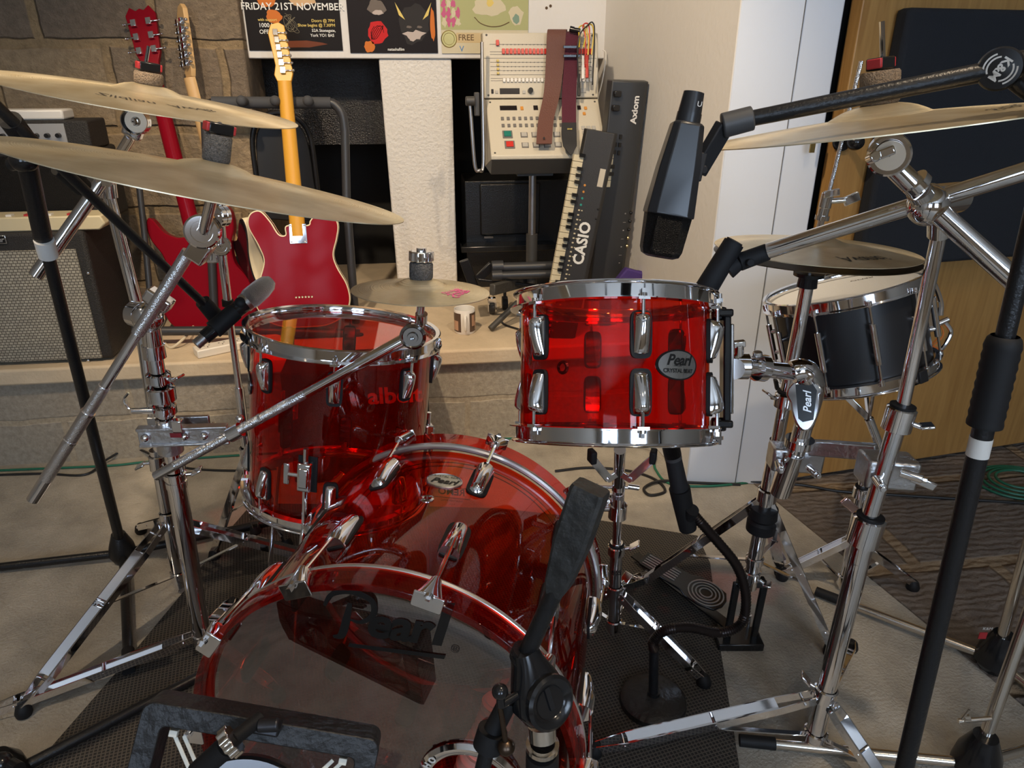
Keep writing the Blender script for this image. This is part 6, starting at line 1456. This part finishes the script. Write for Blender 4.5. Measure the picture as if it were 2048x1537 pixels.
# black cable hanging & gig bag outline behind the amber-necked guitar
bg0 = WY(585, 470, 2.72)
pts = [V((x, y, 0)) for x, y in ((-.085, -.12), (.085, -.12), (.095, .02), (.085, .16), (.05, .215), (0, .225), (-.05, .215), (-.085, .16), (-.095, .02))]
P_ = [(p.x, p.y) for p in smooth(pts + [pts[0]], 5)][:-1]
bgt = thing('chair', 'black folding chair back with a rounded tubular frame behind the amber-necked guitar', 'chair', (bg0.x, 2.74, PZ))
cM = frame((bg0.x, 2.74, WY(585, 370, 2.74).z), (0, -1, 0), (1, 0, 0))
MB().prism(cM, P_, -.008, .008).build('backrest', mat('black_vinyl', (.014, .014, .015), .5), bgt, bevel=.004)
fr_pts = smooth([cM @ V((-.105, -.50, 0)), cM @ V((-.105, .0, 0)), cM @ V((-.09, .19, 0)), cM @ V((0, .245, 0)), cM @ V((.09, .19, 0)), cM @ V((.105, .0, 0)), cM @ V((.105, -.50, 0))], 8)
MB().tube(fr_pts, .009, 10).build('frame', BLACK, bgt)
zc_ = cM.translation.z - .5
for s in (-.105, .105): MB().cyl((bg0.x + s, 2.74, zc_ + .01), (bg0.x + s, 2.74, PZ), .009).build('leg', BLACK, bgt)
# ================================================================== DRUM COMPUTER ON ITS STAND
PUT = mat('putty_plastic', (.54, .49, .39), .45, 0, .1, 200); DK = mat('dark_plastic', (.05, .048, .045), .5)
ym = 2.44
def pq(x, y, yy): return WY(x, y, yy)
DM = thing('drum_machine', 'putty-coloured drum machine with red switches and a tilted upper panel, on a pole', 'drum machine', (pq(1080, 340, ym).x, ym, PZ))
# lower wedge: front corners from photo
a_, b_, c_, d_ = pq(986, 312, 2.36), pq(1196, 312, 2.36), pq(1200, 198, 2.52), pq(972, 200, 2.52)
e_, f_ = pq(985, 352, 2.37), pq(1196, 350, 2.37)
xl, xr = a_.x - .006, b_.x + .03; ztop0, zfr, zbt = c_.z, a_.z, e_.z
WQ = Matrix(((0, 0, 1, 0), (1, 0, 0, 0), (0, 1, 0, 0), (0, 0, 0, 1)))
MB().prism(WQ, [(2.36, zfr - .012), (2.36, zfr), (2.52, ztop0), (2.60, ztop0), (2.60, zbt)], xl, xr).build('lower_case', PUT, DM, bevel=.003)
MB().prism(WQ, [(2.362, zfr - .012), (2.598, zfr - .012), (2.598, zbt - .0), (2.40, zbt)], xl + .002, xr - .002).build('base', DK, DM, bevel=.002)
lo_n = V((0, -(ztop0 - zfr), .16)).normalized(); lo_up = V((0, .16, ztop0 - zfr)).normalized()
LM = Matrix((V((1, 0, 0)), lo_up, -V((1, 0, 0)).cross(-lo_up))).transposed().to_4x4(); LM.translation = V((xl, 2.36, zfr)); HL = math.hypot(.16, ztop0 - zfr); W_ = xr - xl
zu1 = pq(1080, 66, 2.58).z
up_dir = V((0, .05, zu1 - ztop0)).normalized(); HU = math.hypot(.05, zu1 - ztop0)
MB().prism(WQ, [(2.522, ztop0 + .003), (2.522 + .05, zu1), (2.522 + .12, zu1), (2.60, ztop0 + .003)], xl - .004, xr + .002).build('upper_case', PUT, DM, bevel=.004)
UMx = Matrix((V((1, 0, 0)), up_dir, V((1, 0, 0)).cross(up_dir))).transposed().to_4x4(); UMx.translation = V((xl - .004, 2.522, ztop0 + .003))
def key(M, W, H, x0, y0, x1, y1, m, h=.003, nm='button'):
    return MB().prism(M, [(x0 * W, y0 * H), (x1 * W, y0 * H), (x1 * W, y1 * H), (x0 * W, y1 * H)], -.001, h).build(nm, m, DM, bevel=.0006)
RS = mat('switch_red', (.55, .03, .02), .3); OR_ = mat('switch_orange', (.6, .25, .04), .4); GY = mat('switch_grey', (.40, .38, .34), .5); DG = mat('dark_key', (.15, .14, .13), .5)
GN_ = mat('switch_green', (.01, .16, .12), .35); SCR = mat('display_black', (.012, .008, .008), .2); YL = mat('slider_yellow', (.55, .42, .12), .5); PR = mat('panel_print', (.14, .13, .12), .6)
key(UMx, W_, HU, .115, .79, .14, .87, RS, .008)
for k in range(24):
    x = .165 + k * .0335
    if x < .95:
        key(UMx, W_, HU, x, .665, x + .024, .745, RS, .006, 'fader_cap'); key(UMx, W_, HU, x, .245, x + .022, .30, WHITEPL, .006, 'fader_cap')
for k in range(4): key(UMx, W_, HU, .115, .36 + .062 * k, .135, .395 + .062 * k, YL, .006, 'fader_cap')
lnm = MB()
for y in (.81, .70, .66, .545, .48, .42, .355, .30, .265):
    lnm.prism(UMx, [(.06 * W_, y * HU), (.95 * W_, y * HU), (.95 * W_, (y + .005) * HU), (.06 * W_, (y + .005) * HU)], 0, .0006)
for k in range(24):
    x = (.178 + k * .0335) * W_
    for y in (.805, .54, .475, .415): lnm.prism(UMx, [(x - .0015, (y - .002) * HU), (x + .0015, (y - .002) * HU), (x + .0015, (y + .012) * HU), (x - .0015, (y + .012) * HU)], 0, .0008)
lnm.prism(UMx, [(0, .605 * HU), (W_, .605 * HU), (W_, .609 * HU), (0, .609 * HU)], 0, .0007)
lnm.build('panel_printing', PR, DM)
key(UMx, W_, HU, .135, .065, .31, .155, SCR, .001, 'display'); key(UMx, W_, HU, .06, .075, .08, .14, SCR); key(UMx, W_, HU, .095, .075, .12, .12, GY); key(UMx, W_, HU, .335, .07, .36, .12, GY)
key(UMx, W_, HU, .60, .07, .66, .15, SCR); key(UMx, W_, HU, .85, .08, .90, .15, GY)
MB().cyl(UMx @ V((.405 * W_, .115 * HU, 0)), UMx @ V((.405 * W_, .115 * HU, .012)), .0095, .008).build('knob', BLKGLS, DM)
key(LM, W_, HL, .115, .80, .265, .885, SCR, .001, 'display'); key(LM, W_, HL, .295, .80, .32, .86, OR_); key(LM, W_, HL, .41, .80, .45, .885, SCR, .001, 'display')
key(LM, W_, HL, .80, .80, .83, .87, SCR); key(LM, W_, HL, .86, .80, .885, .85, OR_); key(LM, W_, HL, .84, .70, .865, .75, OR_); key(LM, W_, HL, .665, .70, .685, .74, mat('switch_blue', (.02, .03, .22), .4))
for k in range(11):
    for j in (0, 1): key(LM, W_, HL, .115 + .0505 * k, .62 - .125 * j, .14 + .0505 * k, .675 - .125 * j, DG)
for (x, y, m_) in ((.115, .30, GN_), (.125, .12, RS)):
    key(LM, W_, HL, x, y, x + .085, y + .13, DG, .003); key(LM, W_, HL, x + .012, y + .02, x + .073, y + .11, m_, .006)
for k in range(4):
    for j in (0, 1): key(LM, W_, HL, .27 + .095 * k, .31 - .18 * j, .33 + .095 * k, .40 - .18 * j, DG, .002); key(LM, W_, HL, .277 + .095 * k, .322 - .18 * j, .323 + .095 * k, .39 - .18 * j, GY, .004)
for k in range(3):
    for j in range(4): key(LM, W_, HL, .81 + .045 * k, .18 + .085 * j, .845 + .045 * k, .245 + .085 * j, GY, .003)
for M_, W2, H2 in ((UMx, W_, HU), (LM, W_, HL)):
    for x in (.035, .965):
        for y in (.05, .95): MB().lathe(M_ @ V((x * W2, y * H2, 0)), M_.to_3x3() @ V((0, 0, 1)), [(.0004, .001), (.003, .0008), (.0035, 0)], 10).build('screw', DK, DM)
# side carrying loop and clamp of its cradle, pole
cr = thing('equipment_stand', 'pole stand with a metal side loop cradling the drum machine', 'stand', (pq(1066, 500, 2.5).x, 2.52, PZ))
lx = xl - .012
MB().tube(smooth([V((lx, 2.50, zu1 - .03)), V((lx - .003, 2.47, ztop0)), V((lx - .006, 2.44, zbt + .03)), V((lx - .02, 2.43, zbt + .01)), V((lx - .035, 2.43, zbt + .03)), V((lx - .045, 2.44, ztop0 - .02)), V((lx - .05, 2.44, ztop0 + .0))], 8), .0055, 10).build('side_loop', mat('satin_nickel', (.45, .44, .43), .35, 1), cr)
MB().cyl(V((lx - .06, 2.43, ztop0)), V((lx - .03, 2.43, ztop0)), .014).box(V((lx - .024, 2.44, ztop0 - .01)), (.008, 0, 0), (0, .01, 0), (0, 0, .035)).build('clamp', DK, cr, bevel=.003)
xp = pq(1064, 450, 2.50).x
MB().cyl((xp, 2.50, zbt + .002), (xp, 2.50, pq(1062, 470, 2.5).z), .0125).build('pole', mat('satin_nickel', (.45, .44, .43), .35, 1), cr)
MB().cyl((xp, 2.50, pq(1062, 468, 2.5).z), (xp, 2.50, PZ + .10), .020).build('pole_sleeve', DK, cr)
MB().box((xp, 2.50, zbt - .006), (.06, 0, 0), (0, .06, 0), (0, 0, .006)).build('top_plate', DK, cr)
for f_ in ((-.16, -.10), (.10, -.12), (0, .16)): 
    MB().cyl((xp, 2.5, PZ + .12), (xp + f_[0], 2.5 + f_[1], PZ + .012), .011).build('leg', DK, cr)
# ---- straps draped over the machine
def ribbon(name, label, pts, w, m, side=V((1, 0, 0)), thick=.003, tip=None, cat='guitar strap', grp=None):
    P = smooth(pts, 6); n = len(P); mb = MB(); rg = []
    ws = w if isinstance(w, list) else [w] * n
    if isinstance(w, list): ws = [w[min(len(w) - 1, int(i * (len(w) - 1) / (n - 1)))] + (w[min(len(w) - 1, int(i * (len(w) - 1) / (n - 1)) + 1)] - w[min(len(w) - 1, int(i * (len(w) - 1) / (n - 1)))]) * ((i * (len(w) - 1) / (n - 1)) % 1) for i in range(n)]
    for i, p in enumerate(P):
        t_ = (P[min(i + 1, n - 1)] - P[max(i - 1, 0)]).normalized(); nn = side.cross(t_).normalized()
        rg.append([p - side * ws[i] / 2 - nn * thick / 2, p + side * ws[i] / 2 - nn * thick / 2, p + side * ws[i] / 2 + nn * thick / 2, p - side * ws[i] / 2 + nn * thick / 2])
    return mb.loft(rg)
LEA = mat('brown_leather', (.12, .045, .032), .6, 0, .3, 300); BUR = mat('burgundy_webbing', (.085, .010, .025), .75, 0, .5, 500)
t = thing('guitar_strap', 'wide brown leather strap draped over the drum machine', 'guitar strap', V((pq(1100, 200, 2.4).x, 2.42, ztop0)))
def sp2(x, y, yy): return WY(x, y, yy)
ribbon('', '', [sp2(1116, 62, 2.66), sp2(1116, 60, 2.60), sp2(1113, 66, 2.545), sp2(1110, 120, 2.525), sp2(1104, 185, 2.49), sp2(1092, 240, 2.425), sp2(1088, 288, 2.35)], [.062, .062, .062, .06, .054, .050, .050], LEA).build('strap', LEA, t)
MB().cyl(sp2(1088, 276, 2.362), sp2(1088, 276, 2.355), .003).build('button_hole', BLKMAT, t)
t = thing('guitar_strap', 'burgundy webbing strap with a pointed black leather end beside the brown strap', 'guitar strap', V((pq(1140, 200, 2.4).x, 2.42, ztop0)))
ribbon('', '', [sp2(1146, 66, 2.66), sp2(1146, 64, 2.60), sp2(1145, 72, 2.542), sp2(1142, 130, 2.518), sp2(1138, 190, 2.48), sp2(1138, 250, 2.41)], [.044, .044, .044, .046, .047, .046], BUR).build('strap', BUR, t)
ribbon('', '', [sp2(1138, 246, 2.405), sp2(1138, 270, 2.375), sp2(1140, 292, 2.345), sp2(1142, 310, 2.33)], [.047, .049, .044, .006], BLKMAT, thick=.004).build('leather_end', BLKMAT, t)
gl = MB()
for k in range(5): gl.text('ERNIE' if k == 0 else 'BALL' if k == 1 else '', .006, lambda u, v: sp2(1139, 258 + 7 * k, 2.385) + V((u, -.004, v)), thick=.0003)
gl.build('lettering', mat('gold_print', (.5, .38, .08), .4), t)
for py_ in (94, 112): MB().box(sp2(1143, py_, 2.512), (.027, 0, 0), (0, .004, 0), (0, 0, .004)).build('buckle_bar', BLKGLS, t, bevel=.001)
# ---- cables hooked at the machine's top corner
def cable(name, label, pts, r, m, n=8, cat='cable', grp=None):
    return single(MB().tube(smooth(pts, n), r, 8), name, label, cat, m, grp)
KY = mat('yellow_cable', (.60, .42, .03), .4); KR = mat('red_cable', (.50, .03, .02), .4); KB = mat('black_cable', (.012, .012, .013), .45); KG = mat('green_cable', (.012, .13, .075), .45)
zt_y = 2.515
for k, (m_, x_, x2, lb, nm) in enumerate(((KY, 1168, 1160, 2.503, 'yellow patch cable looped over the drum machine, nearest the burgundy strap'), (KY, 1184, 1178, 2.499, 'yellow patch cable looped over the right corner of the drum machine'), (KR, 1176, 1172, 2.50, 'red patch cable hanging between the yellow ones on the drum machine'), (KB, 1186, 1158, 2.494, 'black patch cable looped highest over the drum machine'))):
    y_b = (95, 110, 135, 170)[k]
    cable('patch_cable', nm, [sp2(x2 - 2, y_b, lb), sp2(x2 - 1, 80, lb + .012), sp2(x_ - 10, 56 - 2 * k, lb + .03), sp2(x_, 52 - 2 * k, lb + .035), sp2(x_ + 3, 70, lb + .015), sp2(x_ - 1, y_b, lb)], .0022, m_)
for (x_, y0_, y1_, m_, nm) in ((1158, 170, 192, KB, 'black'), (1174, 132, 156, KR, 'red'), (1166, 134, 158, WHITEPL, 'white')):
    single(MB().cyl(sp2(x_, y0_ - 22, 2.50), sp2(x_, y1_, 2.485), .0035, seg=12).cyl(sp2(x_, y0_ - 3, 2.497), sp2(x_, y1_, 2.484), .0052, seg=12), 'jack_plug', nm + ' jack plug dangling against the drum machine panel', 'plug', m_)
single(MB().cyl(sp2(1146, 60, 2.54), sp2(1160, 62, 2.53), .008).cyl(sp2(1140, 58, 2.545), sp2(1148, 60, 2.54), .0095), 'jack_plug', 'large black and silver plug resting on the top edge of the drum machine', 'plug', BLKGLS)
cable('cable', 'thin white cable running down the wall corner beside the drum machine', [WY(1206, 100, 2.76), WY(1212, 110, 2.74), WY(1205, 160, 2.70), WY(1196, 196, 2.66), WY(1190, 230, 2.64)], .0022, WHITEPL)
# ================================================================== KEYBOARDS LEANING IN THE CORNER
KBD = mat('keyboard_charcoal', (.028, .029, .031), .42); KEYW = mat('key_ivory', (.66, .58, .40), .35)
def slab(label, b0, b1, w, th, wdir, draw, m, name='keyboard'):
    b0, b1 = V(b0), V(b1); ey = (b1 - b0).normalized(); L_k = (b1 - b0).length
    ex = (V(wdir) - ey * V(wdir).dot(ey)).normalized(); ez = ex.cross(ey)
    M = Matrix((ex, ey, ez)).transposed().to_4x4(); M.translation = b0
    t = thing(name, label, 'keyboard', b0, None)
    draw(t, M, L_k); return t, M, L_k
def ax_draw(t, M, L_k):
    w = .135
    WP = M @ Matrix.Rotation(PI / 2, 4, 'X') if False else M
    # cross-section (x across, z out), lofted along the length
    sec = [(0, .0), (.0, .045), (.052, .052), (.078, .058), (.108, .052), (.124, .040), (.130, .0)]
    MB().loft([[M @ V((x, y, z)) for x, z in sec] for y in (0, L_k)]).build('case', KBD, t, bevel=.004, sharp=25)
    MB().text('Axiom', .031, lambda u, v: M @ V((.078 - v * .9 + .004, L_k * .90 + u, .0585 - abs(0) + .0)), thick=.001).build('lettering', WHITEPL, t)
    for k in range(7): MB().prism(M, [(-.004, L_k * (.80 - .028 * k)), (.030, L_k * (.80 - .028 * k)), (.030, L_k * (.80 - .028 * k) - .021), (-.004, L_k * (.80 - .028 * k) - .021)], .030, .053).build('key', KEYW, t, bevel=.001)
    for k in (0, 1, 3, 4): MB().prism(M, [(.008, L_k * (.794 - .028 * k) - .012), (.034, L_k * (.794 - .028 * k) - .012), (.034, L_k * (.794 - .028 * k) - .024), (.008, L_k * (.794 - .028 * k) - .024)], .05, .062).build('black_key', BLKGLS, t, bevel=.001)
    for j in range(2): MB().box(M @ V((.018, L_k * (.955 - .05 * j), .055)), M.to_3x3() @ V((.012, 0, 0)), M.to_3x3() @ V((0, .009, 0)), M.to_3x3() @ V((0, 0, .007))).build('wheel', BLKGLS, t, bevel=.003)
    for j in range(3): MB().box(M @ V((.046, L_k * (.80 - .03 * j), .054)), M.to_3x3() @ V((.004, 0, 0)), M.to_3x3() @ V((0, .007, 0)), M.to_3x3() @ V((0, 0, .003))).build('button', BLKGLS, t)
    for j in range(5): MB().lathe(M @ V((.118, L_k * (.50 - .035 * j), .0465)), M.to_3x3() @ V((.7, 0, .7)), [(.0004, .002), (.003, .002), (.0045, .004), (.006, 0)], 14).build('socket', mat('brass_ferrule', (.75, .6, .3), .25, 1) if j > 2 else BLKGLS, t)
    pm = MB()
    for j in range(7): pm.text('—' if j % 2 else '=', .010, lambda u, v: M @ V((.094 + u, L_k * (.50 - .035 * j) + v, .0565)))
    pm.build('panel_printing', WHITEPL, t)
b0 = WY(1164, 640, 2.46); b0.z = PZ + .004
b1 = WY(1214, 158, 2.40)
slab('long charcoal controller keyboard lettered Axiom leaning upright in the wall corner', b0, b1, .13, .05, (1, .12, 0), ax_draw, KBD)
def cas_draw(t, M, L_k):
    MB().loft([[M @ V((x, y, z)) for x, z in [(0, 0), (0, .030), (.020, .034), (.085, .052), (.098, .046), (.10, 0)]] for y in (0, L_k)]).build('case', mat('casio_black', (.022, .021, .021), .5, 0, .2, 500), t, bevel=.003, sharp=25)
    n_k = 29; st = L_k * .86 / n_k; km_ = MB(); 
    for k in range(n_k):
        y = L_k * .025 + k * st
        MB().prism(M, [(-.026, y), (.006, y), (.006, y + st * .92), (-.026, y + st * .92)], .022, .034).build('key', KEYW, t)
        if k % 7 not in (2, 6): MB().prism(M, [(-.010, y + st * .70), (.008, y + st * .70), (.008, y + st * 1.22), (-.010, y + st * 1.22)], .034, .042).build('black_key', BLKGLS, t)
    MB().text('CASIO', .047, lambda u, v: M @ V((.054 - v, L_k * .49 + u, .0455 + (-.0) - (v) * .277)), thick=.0016, space=1.05).build('lettering', mat('badge_white', (.75, .75, .72), .4), t)
    dots = MB()
    for k in range(26):
        y = L_k * (.09 + .022 * k); dots.box(M @ V((.024, y, .0362)), M.to_3x3() @ V((.003, 0, 0)), M.to_3x3() @ V((0, .0022, 0)), M.to_3x3() @ V((0, 0, .001)))
        if k % 2: dots.box(M @ V((.033, y, .0386)), M.to_3x3() @ V((.0022, 0, 0)), M.to_3x3() @ V((0, .0016, 0)), M.to_3x3() @ V((0, 0, .001)))
    dots.build('panel_printing', KEYW, t)
    for j, m_ in enumerate((OR_, OR_, mat('teal_button', (.03, .30, .25), .4), mat('teal_button', (.03, .30, .25), .4))): MB().lathe(M @ V((.027, L_k * (.755 - .03 * j), .036)), M.to_3x3() @ V((-.2, 0, 1)), [(.0004, .002), (.003, .002), (.004, 0)], 12).build('button', m_, t)
    MB().prism(M @ Matrix.Translation((.072, L_k * .80, .0475)) @ Matrix.Rotation(math.radians(-15), 4, 'Y'), [(-.008, -.028), (.010, -.028), (.010, .028), (-.008, .028)], 0, .0012).build('sticker', mat('worn_label', (.5, .45, .36), .6), t)
    for j in range(2): MB().ball(M @ V((.082, L_k * (.66 - .045 * j), .0505)), (.004, .005, .003), seg=10, rows=6).build('screw_hole', BLKMAT, t)
b0 = WY(1090, 618, 2.34); b0.z = PZ + .003
b1 = WY(1168, 256, 2.36)
slab('slimmer black keyboard lettered CASIO with ivory keys, leaning in front of the charcoal one', b0, b1, .10, .05, (1, .1, 0), cas_draw, KBD)
single(MB().prism(frame(WY(1262, 552, 2.35), (0, -1, .1), (1, 0, 0)), [(-.06, -.02), (-.02, .03), (.03, .015), (.045, .028), (.06, .012), (.035, -.02)], -.02, .02), 'purple_pouch', 'purple cloth pouch behind the rack tom at the foot of the keyboards', 'pouch', mat('purple_cloth', (.05, .025, .16), .8), bevel=.006)
# ================================================================== THINGS ON THE LEDGE
mg = WY(930, 660, 2.34); mgb = F(930, 664, PZ)
mug = thing('mug', 'white mug with photo prints on the ledge below the splash cymbal', 'mug', mgb)
MUGM = mat('white_ceramic', (.80, .79, .76), .18)
hM = .088; rM = .037
MB().lathe(mgb, UP, [(.001, .004), (rM * .86, .004), (rM * .92, 0), (rM, .006), (rM, hM - .002), (rM - .001, hM), (rM - .003, hM - .001), (rM - .0035, .008), (.001, .007)], 48).build('cup', MUGM, mug)
h_o = mgb + V((0.001, -rM, 0)); hn = V((-.10, -1, 0)).normalized()
MB().tube(smooth([h_o + hn * -.002 + UP * .068, h_o + hn * .016 + UP * .070, h_o + hn * .024 + UP * .05, h_o + hn * .020 + UP * .026, h_o + hn * -.002 + UP * .017], 6), .0045, 12).build('handle', MUGM, mug)
def wrap_patch(a0, a1, z0, z1, m, nm='photo_print', dr=.0006):
    n_ = 12; vs = []
    for i in range(n_ + 1):
        a = math.radians(a0 + (a1 - a0) * i / n_); vs += [mgb + V(((rM + dr) * math.sin(a), -(rM + dr) * math.cos(a), z0)), mgb + V(((rM + dr) * math.sin(a), -(rM + dr) * math.cos(a), z1))]
    MB().add(vs, [[2 * i, 2 * i + 2, 2 * i + 3, 2 * i + 1] for i in range(n_)]).build(nm, m, mug)
BRN = mat('print_brown', (.09, .055, .04), .3); SKN = mat('print_tan', (.50, .30, .20), .3)
wrap_patch(-88, -24, .010, .078, BRN); wrap_patch(24, 88, .010, .078, BRN); wrap_patch(-80, -40, .015, .05, SKN, dr=.0009); wrap_patch(38, 62, .03, .07, SKN, dr=.0009); wrap_patch(62, 80, .015, .045, SKN, dr=.0009)
# white power strip and its cable
s0 = F(392, 714, PZ); s1 = F(560, 678, PZ)
PS = thing('power_strip', 'long white power strip with sockets on the ledge behind the slim chrome stand', 'power strip', s0.lerp(s1, .5))
ds = (s1 - s0).normalized(); ss = ds.cross(UP)
MB().box(s0.lerp(s1, .5) + UP * .014, (s1 - s0) / 2, ss * .027, UP * .014).build('case', mat('strip_white', (.74, .70, .62), .35), PS, bevel=.004)
for k in range(5):
    c = s0.lerp(s1, .14 + .17 * k) + UP * .0284; so = MB()
    for (a_, b_2) in ((-.008, -.006), (.008, -.006), (0, .009)): so.box(c + ds * a_ + ss * b_2, ds * (.0015 if b_2 > 0 else .0028), ss * (.003 if b_2 > 0 else .0014), UP * .0004)
    so.build('socket', BLKMAT, PS)
WC = mat('cream_cable', (.62, .54, .40), .45)
cable('cable', 'cream power cable arching from the power strip towards the guitars', [F(330, 690, PZ) + UP * .005, F(345, 698, PZ) + UP * .005, F(375, 690, PZ) + UP * .03, F(400, 655, PZ) + UP * .02, F(440, 655, PZ) + UP * .005, F(520, 668, PZ) + UP * .005], .0045, WC)
# folded keyboard stand / trolley on the right of the ledge
DT = thing('equipment_trolley', 'dark folded trolley with padded tubes and a caster behind the splash cymbal', 'trolley', F(1010, 610, PZ))
MB().cyl(WY(988, 536, 2.45), WY(1110, 532, 2.45), .017).cyl(WY(984, 534, 2.45), WY(1006, 533, 2.45), .021).cyl(WY(990, 552, 2.42), WY(1110, 548, 2.42), .014).cyl(WY(984, 552, 2.42), WY(1004, 551, 2.42), .018).build('padded_tubes', DGR, DT)
a_t, b_t = F(990, 588, PZ + .06), WY(1062, 560, 2.55)
MB().bar(WY(984, 580, 2.34), WY(1060, 560, 2.55), .038, .022, UP).build('side_beam', mat('worn_grey_steel', (.10, .095, .085), .5, .5, .3, 80), DT, bevel=.003)
MB().bar(WY(955, 560, 2.48), WY(985, 530, 2.48), .03, .02, V((0, 0, 1))).bar(WY(928, 520, 2.5), WY(955, 595, 2.5), .035, .02, V((1, 0, 0))).bar(WY(955, 560, 2.45), WY(1100, 575, 2.45), .012, .012, UP).build('folded_frame', BLACK, DT, bevel=.003)
ca_ = F(984, 628, PZ + 0.0); cz_ = ca_ + UP * .026
cs_ = MB().cyl(cz_ - V((.010, 0, 0)), cz_ + V((.010, 0, 0)), .0255, seg=28).build('caster_wheel', mat('grey_rubber', (.06, .058, .055), .6), DT, bevel=.004)
MB().box(cz_ + UP * .026, (.014, 0, 0), (0, .012, 0), (0, 0, .012)).box(cz_ + V((-.014, 0, .008)), (.0015, 0, 0), (0, .010, 0), (0, 0, .022)).box(cz_ + V((.014, 0, .008)), (.0015, 0, 0), (0, .010, 0), (0, 0, .022)).cyl(cz_ + UP * .03, cz_ + UP * .07, .006).build('caster_fork', CHROME, cs_)
cz2 = cz_ + V((.055, .05, 0)); MB().cyl(cz2 - V((.010, 0, 0)), cz2 + V((.010, 0, 0)), .0255, seg=24).cyl(cz2, cz2 + UP * .07, .006).build('caster_wheel', BLKRUB, DT)
cable('cable', 'black cable curling over the ledge beside the caster', [F(998, 640, PZ) + UP * .004, F(1010, 652, PZ) + UP * .004, F(1040, 662, PZ) + UP * .004], .004, KB)
# black stove with a ledge in the right recess
SV = thing('stove', 'black panelled stove front standing in the dark recess behind the trolley', 'stove', (WY(1000, 500, 2.95).x, 2.95, PZ))
q0, q1 = WY(935, 590, 2.95), WY(1110, 360, 2.95)
sm_ = mat('stove_black', (.012, .012, .012), .35, 0, .2, 200)
MB().abox(q0.x, q1.x + .2, 2.96, 3.2, PZ, q1.z).build('body', sm_, SV, bevel=.004)
MB().abox(q0.x + .06, q1.x - .06, 2.945, 2.96, WY(1000, 470, 2.95).z, q1.z - .01).build('door', sm_, SV, bevel=.006)
MB().abox(WY(922, 500, 2.9).x, q1.x, 2.88, 2.96, WY(1000, 502, 2.9).z, WY(1000, 490, 2.9).z).build('ledge', mat('stove_gloss', (.02, .02, .02), .15), SV, bevel=.004)
MB().abox(WY(968, 472, 2.94).x, WY(986, 472, 2.94).x, 2.93, 2.945, WY(975, 476, 2.94).z, WY(975, 472, 2.94).z).build('catch', NICKEL, SV)
# black speaker cabinet with red-tinted lettering seen through the floor tom
BK = thing('bass_amplifier', 'black cabinet lettered albeit standing behind the floor tom against the ledge', 'amplifier', (G(745, 900, 1.95).x, 2.08, 0))
q0, q1 = WY(580, 900, 2.02), WY(862, 900, 2.02)
zt2 = WY(700, 742, 2.02).z
MB().abox(q0.x, q1.x, 2.02, 2.20, .008, zt2).build('cabinet', TOLEX, BK, bevel=.006)
for xx in (q0.x + .03, q1.x - .03): MB().cyl((xx, 2.06, 0), (xx, 2.06, .01), .012).cyl((xx, 2.16, 0), (xx, 2.16, .01), .012).build('rubber_foot', BLKRUB, BK)
lq = WY(790, 792, 2.018)
MB().text('albeit', .075, lambda u, v: lq + V((u, -.001, v)), thick=.002).build('lettering', WHITEPL, BK)
# ================================================================== CABLES ON THE FLOOR
cable('cable', 'green cable lying along the foot of the ledge on the left', [F(-60, 946) + UP * .004, F(60, 941) + UP * .004, F(220, 934) + UP * .004, F(300, 926) + UP * .004, F(480, 913) + UP * .004, F(640, 905) + UP * .004], .004, KG)
cable('cable', 'black cable rising in a low loop beside the long green one', [F(-60, 955) + UP * .004, F(80, 950) + UP * .004, F(170, 952) + UP * .004, F(215, 926) + UP * .012, F(265, 912) + UP * .03, F(310, 922) + UP * .02, F(370, 938) + UP * .004, F(470, 944) + UP * .004, F(560, 940) + UP * .004], .004, KB)
cable('cable', 'black cable with a small coil on the floor under the rack tom', [F(1110, 945) + UP * .004, F(1180, 938) + UP * .004, F(1260, 945) + UP * .004, F(1310, 962) + UP * .004, F(1330, 985) + UP * .004, F(1300, 994) + UP * .006, F(1288, 980) + UP * .006, F(1320, 968) + UP * .010, F(1380, 968) + UP * .004, F(1480, 972) + UP * .004], .0045, KB)
cable('cable', 'green cable running under the rack tom to the wall corner', [F(1000, 880) + UP * .004, F(1120, 878) + UP * .004, F(1290, 905) + UP * .03, F(1310, 940) + UP * .004, F(1340, 970) + UP * .004, F(1420, 975) + UP * .004, F(1520, 965) + UP * .004], .004, KG)
cable('cable', 'black cable crossing the slate floor in front of the door', [F(1500, 968) + UP * .009, F(1600, 975) + UP * .009, F(1680, 988) + UP * .009, F(1800, 996) + UP * .009, F(1930, 1004) + UP * .009, F(2100, 1015) + UP * .009], .0045, KB)
for k in range(4):
    c = F(2035, 970) ; cable('cable', ['outermost', 'second', 'third', 'innermost'][k] + ' loop of the green cable coil on the slate by the right edge', [c + V(((.13 - .02 * k) * math.cos(a), (.10 - .015 * k) * math.sin(a), .009 + .004 * k)) for a in [2 * PI * i / 16 for i in range(17)]], .0042, KG, 4, grp='green cable coil')
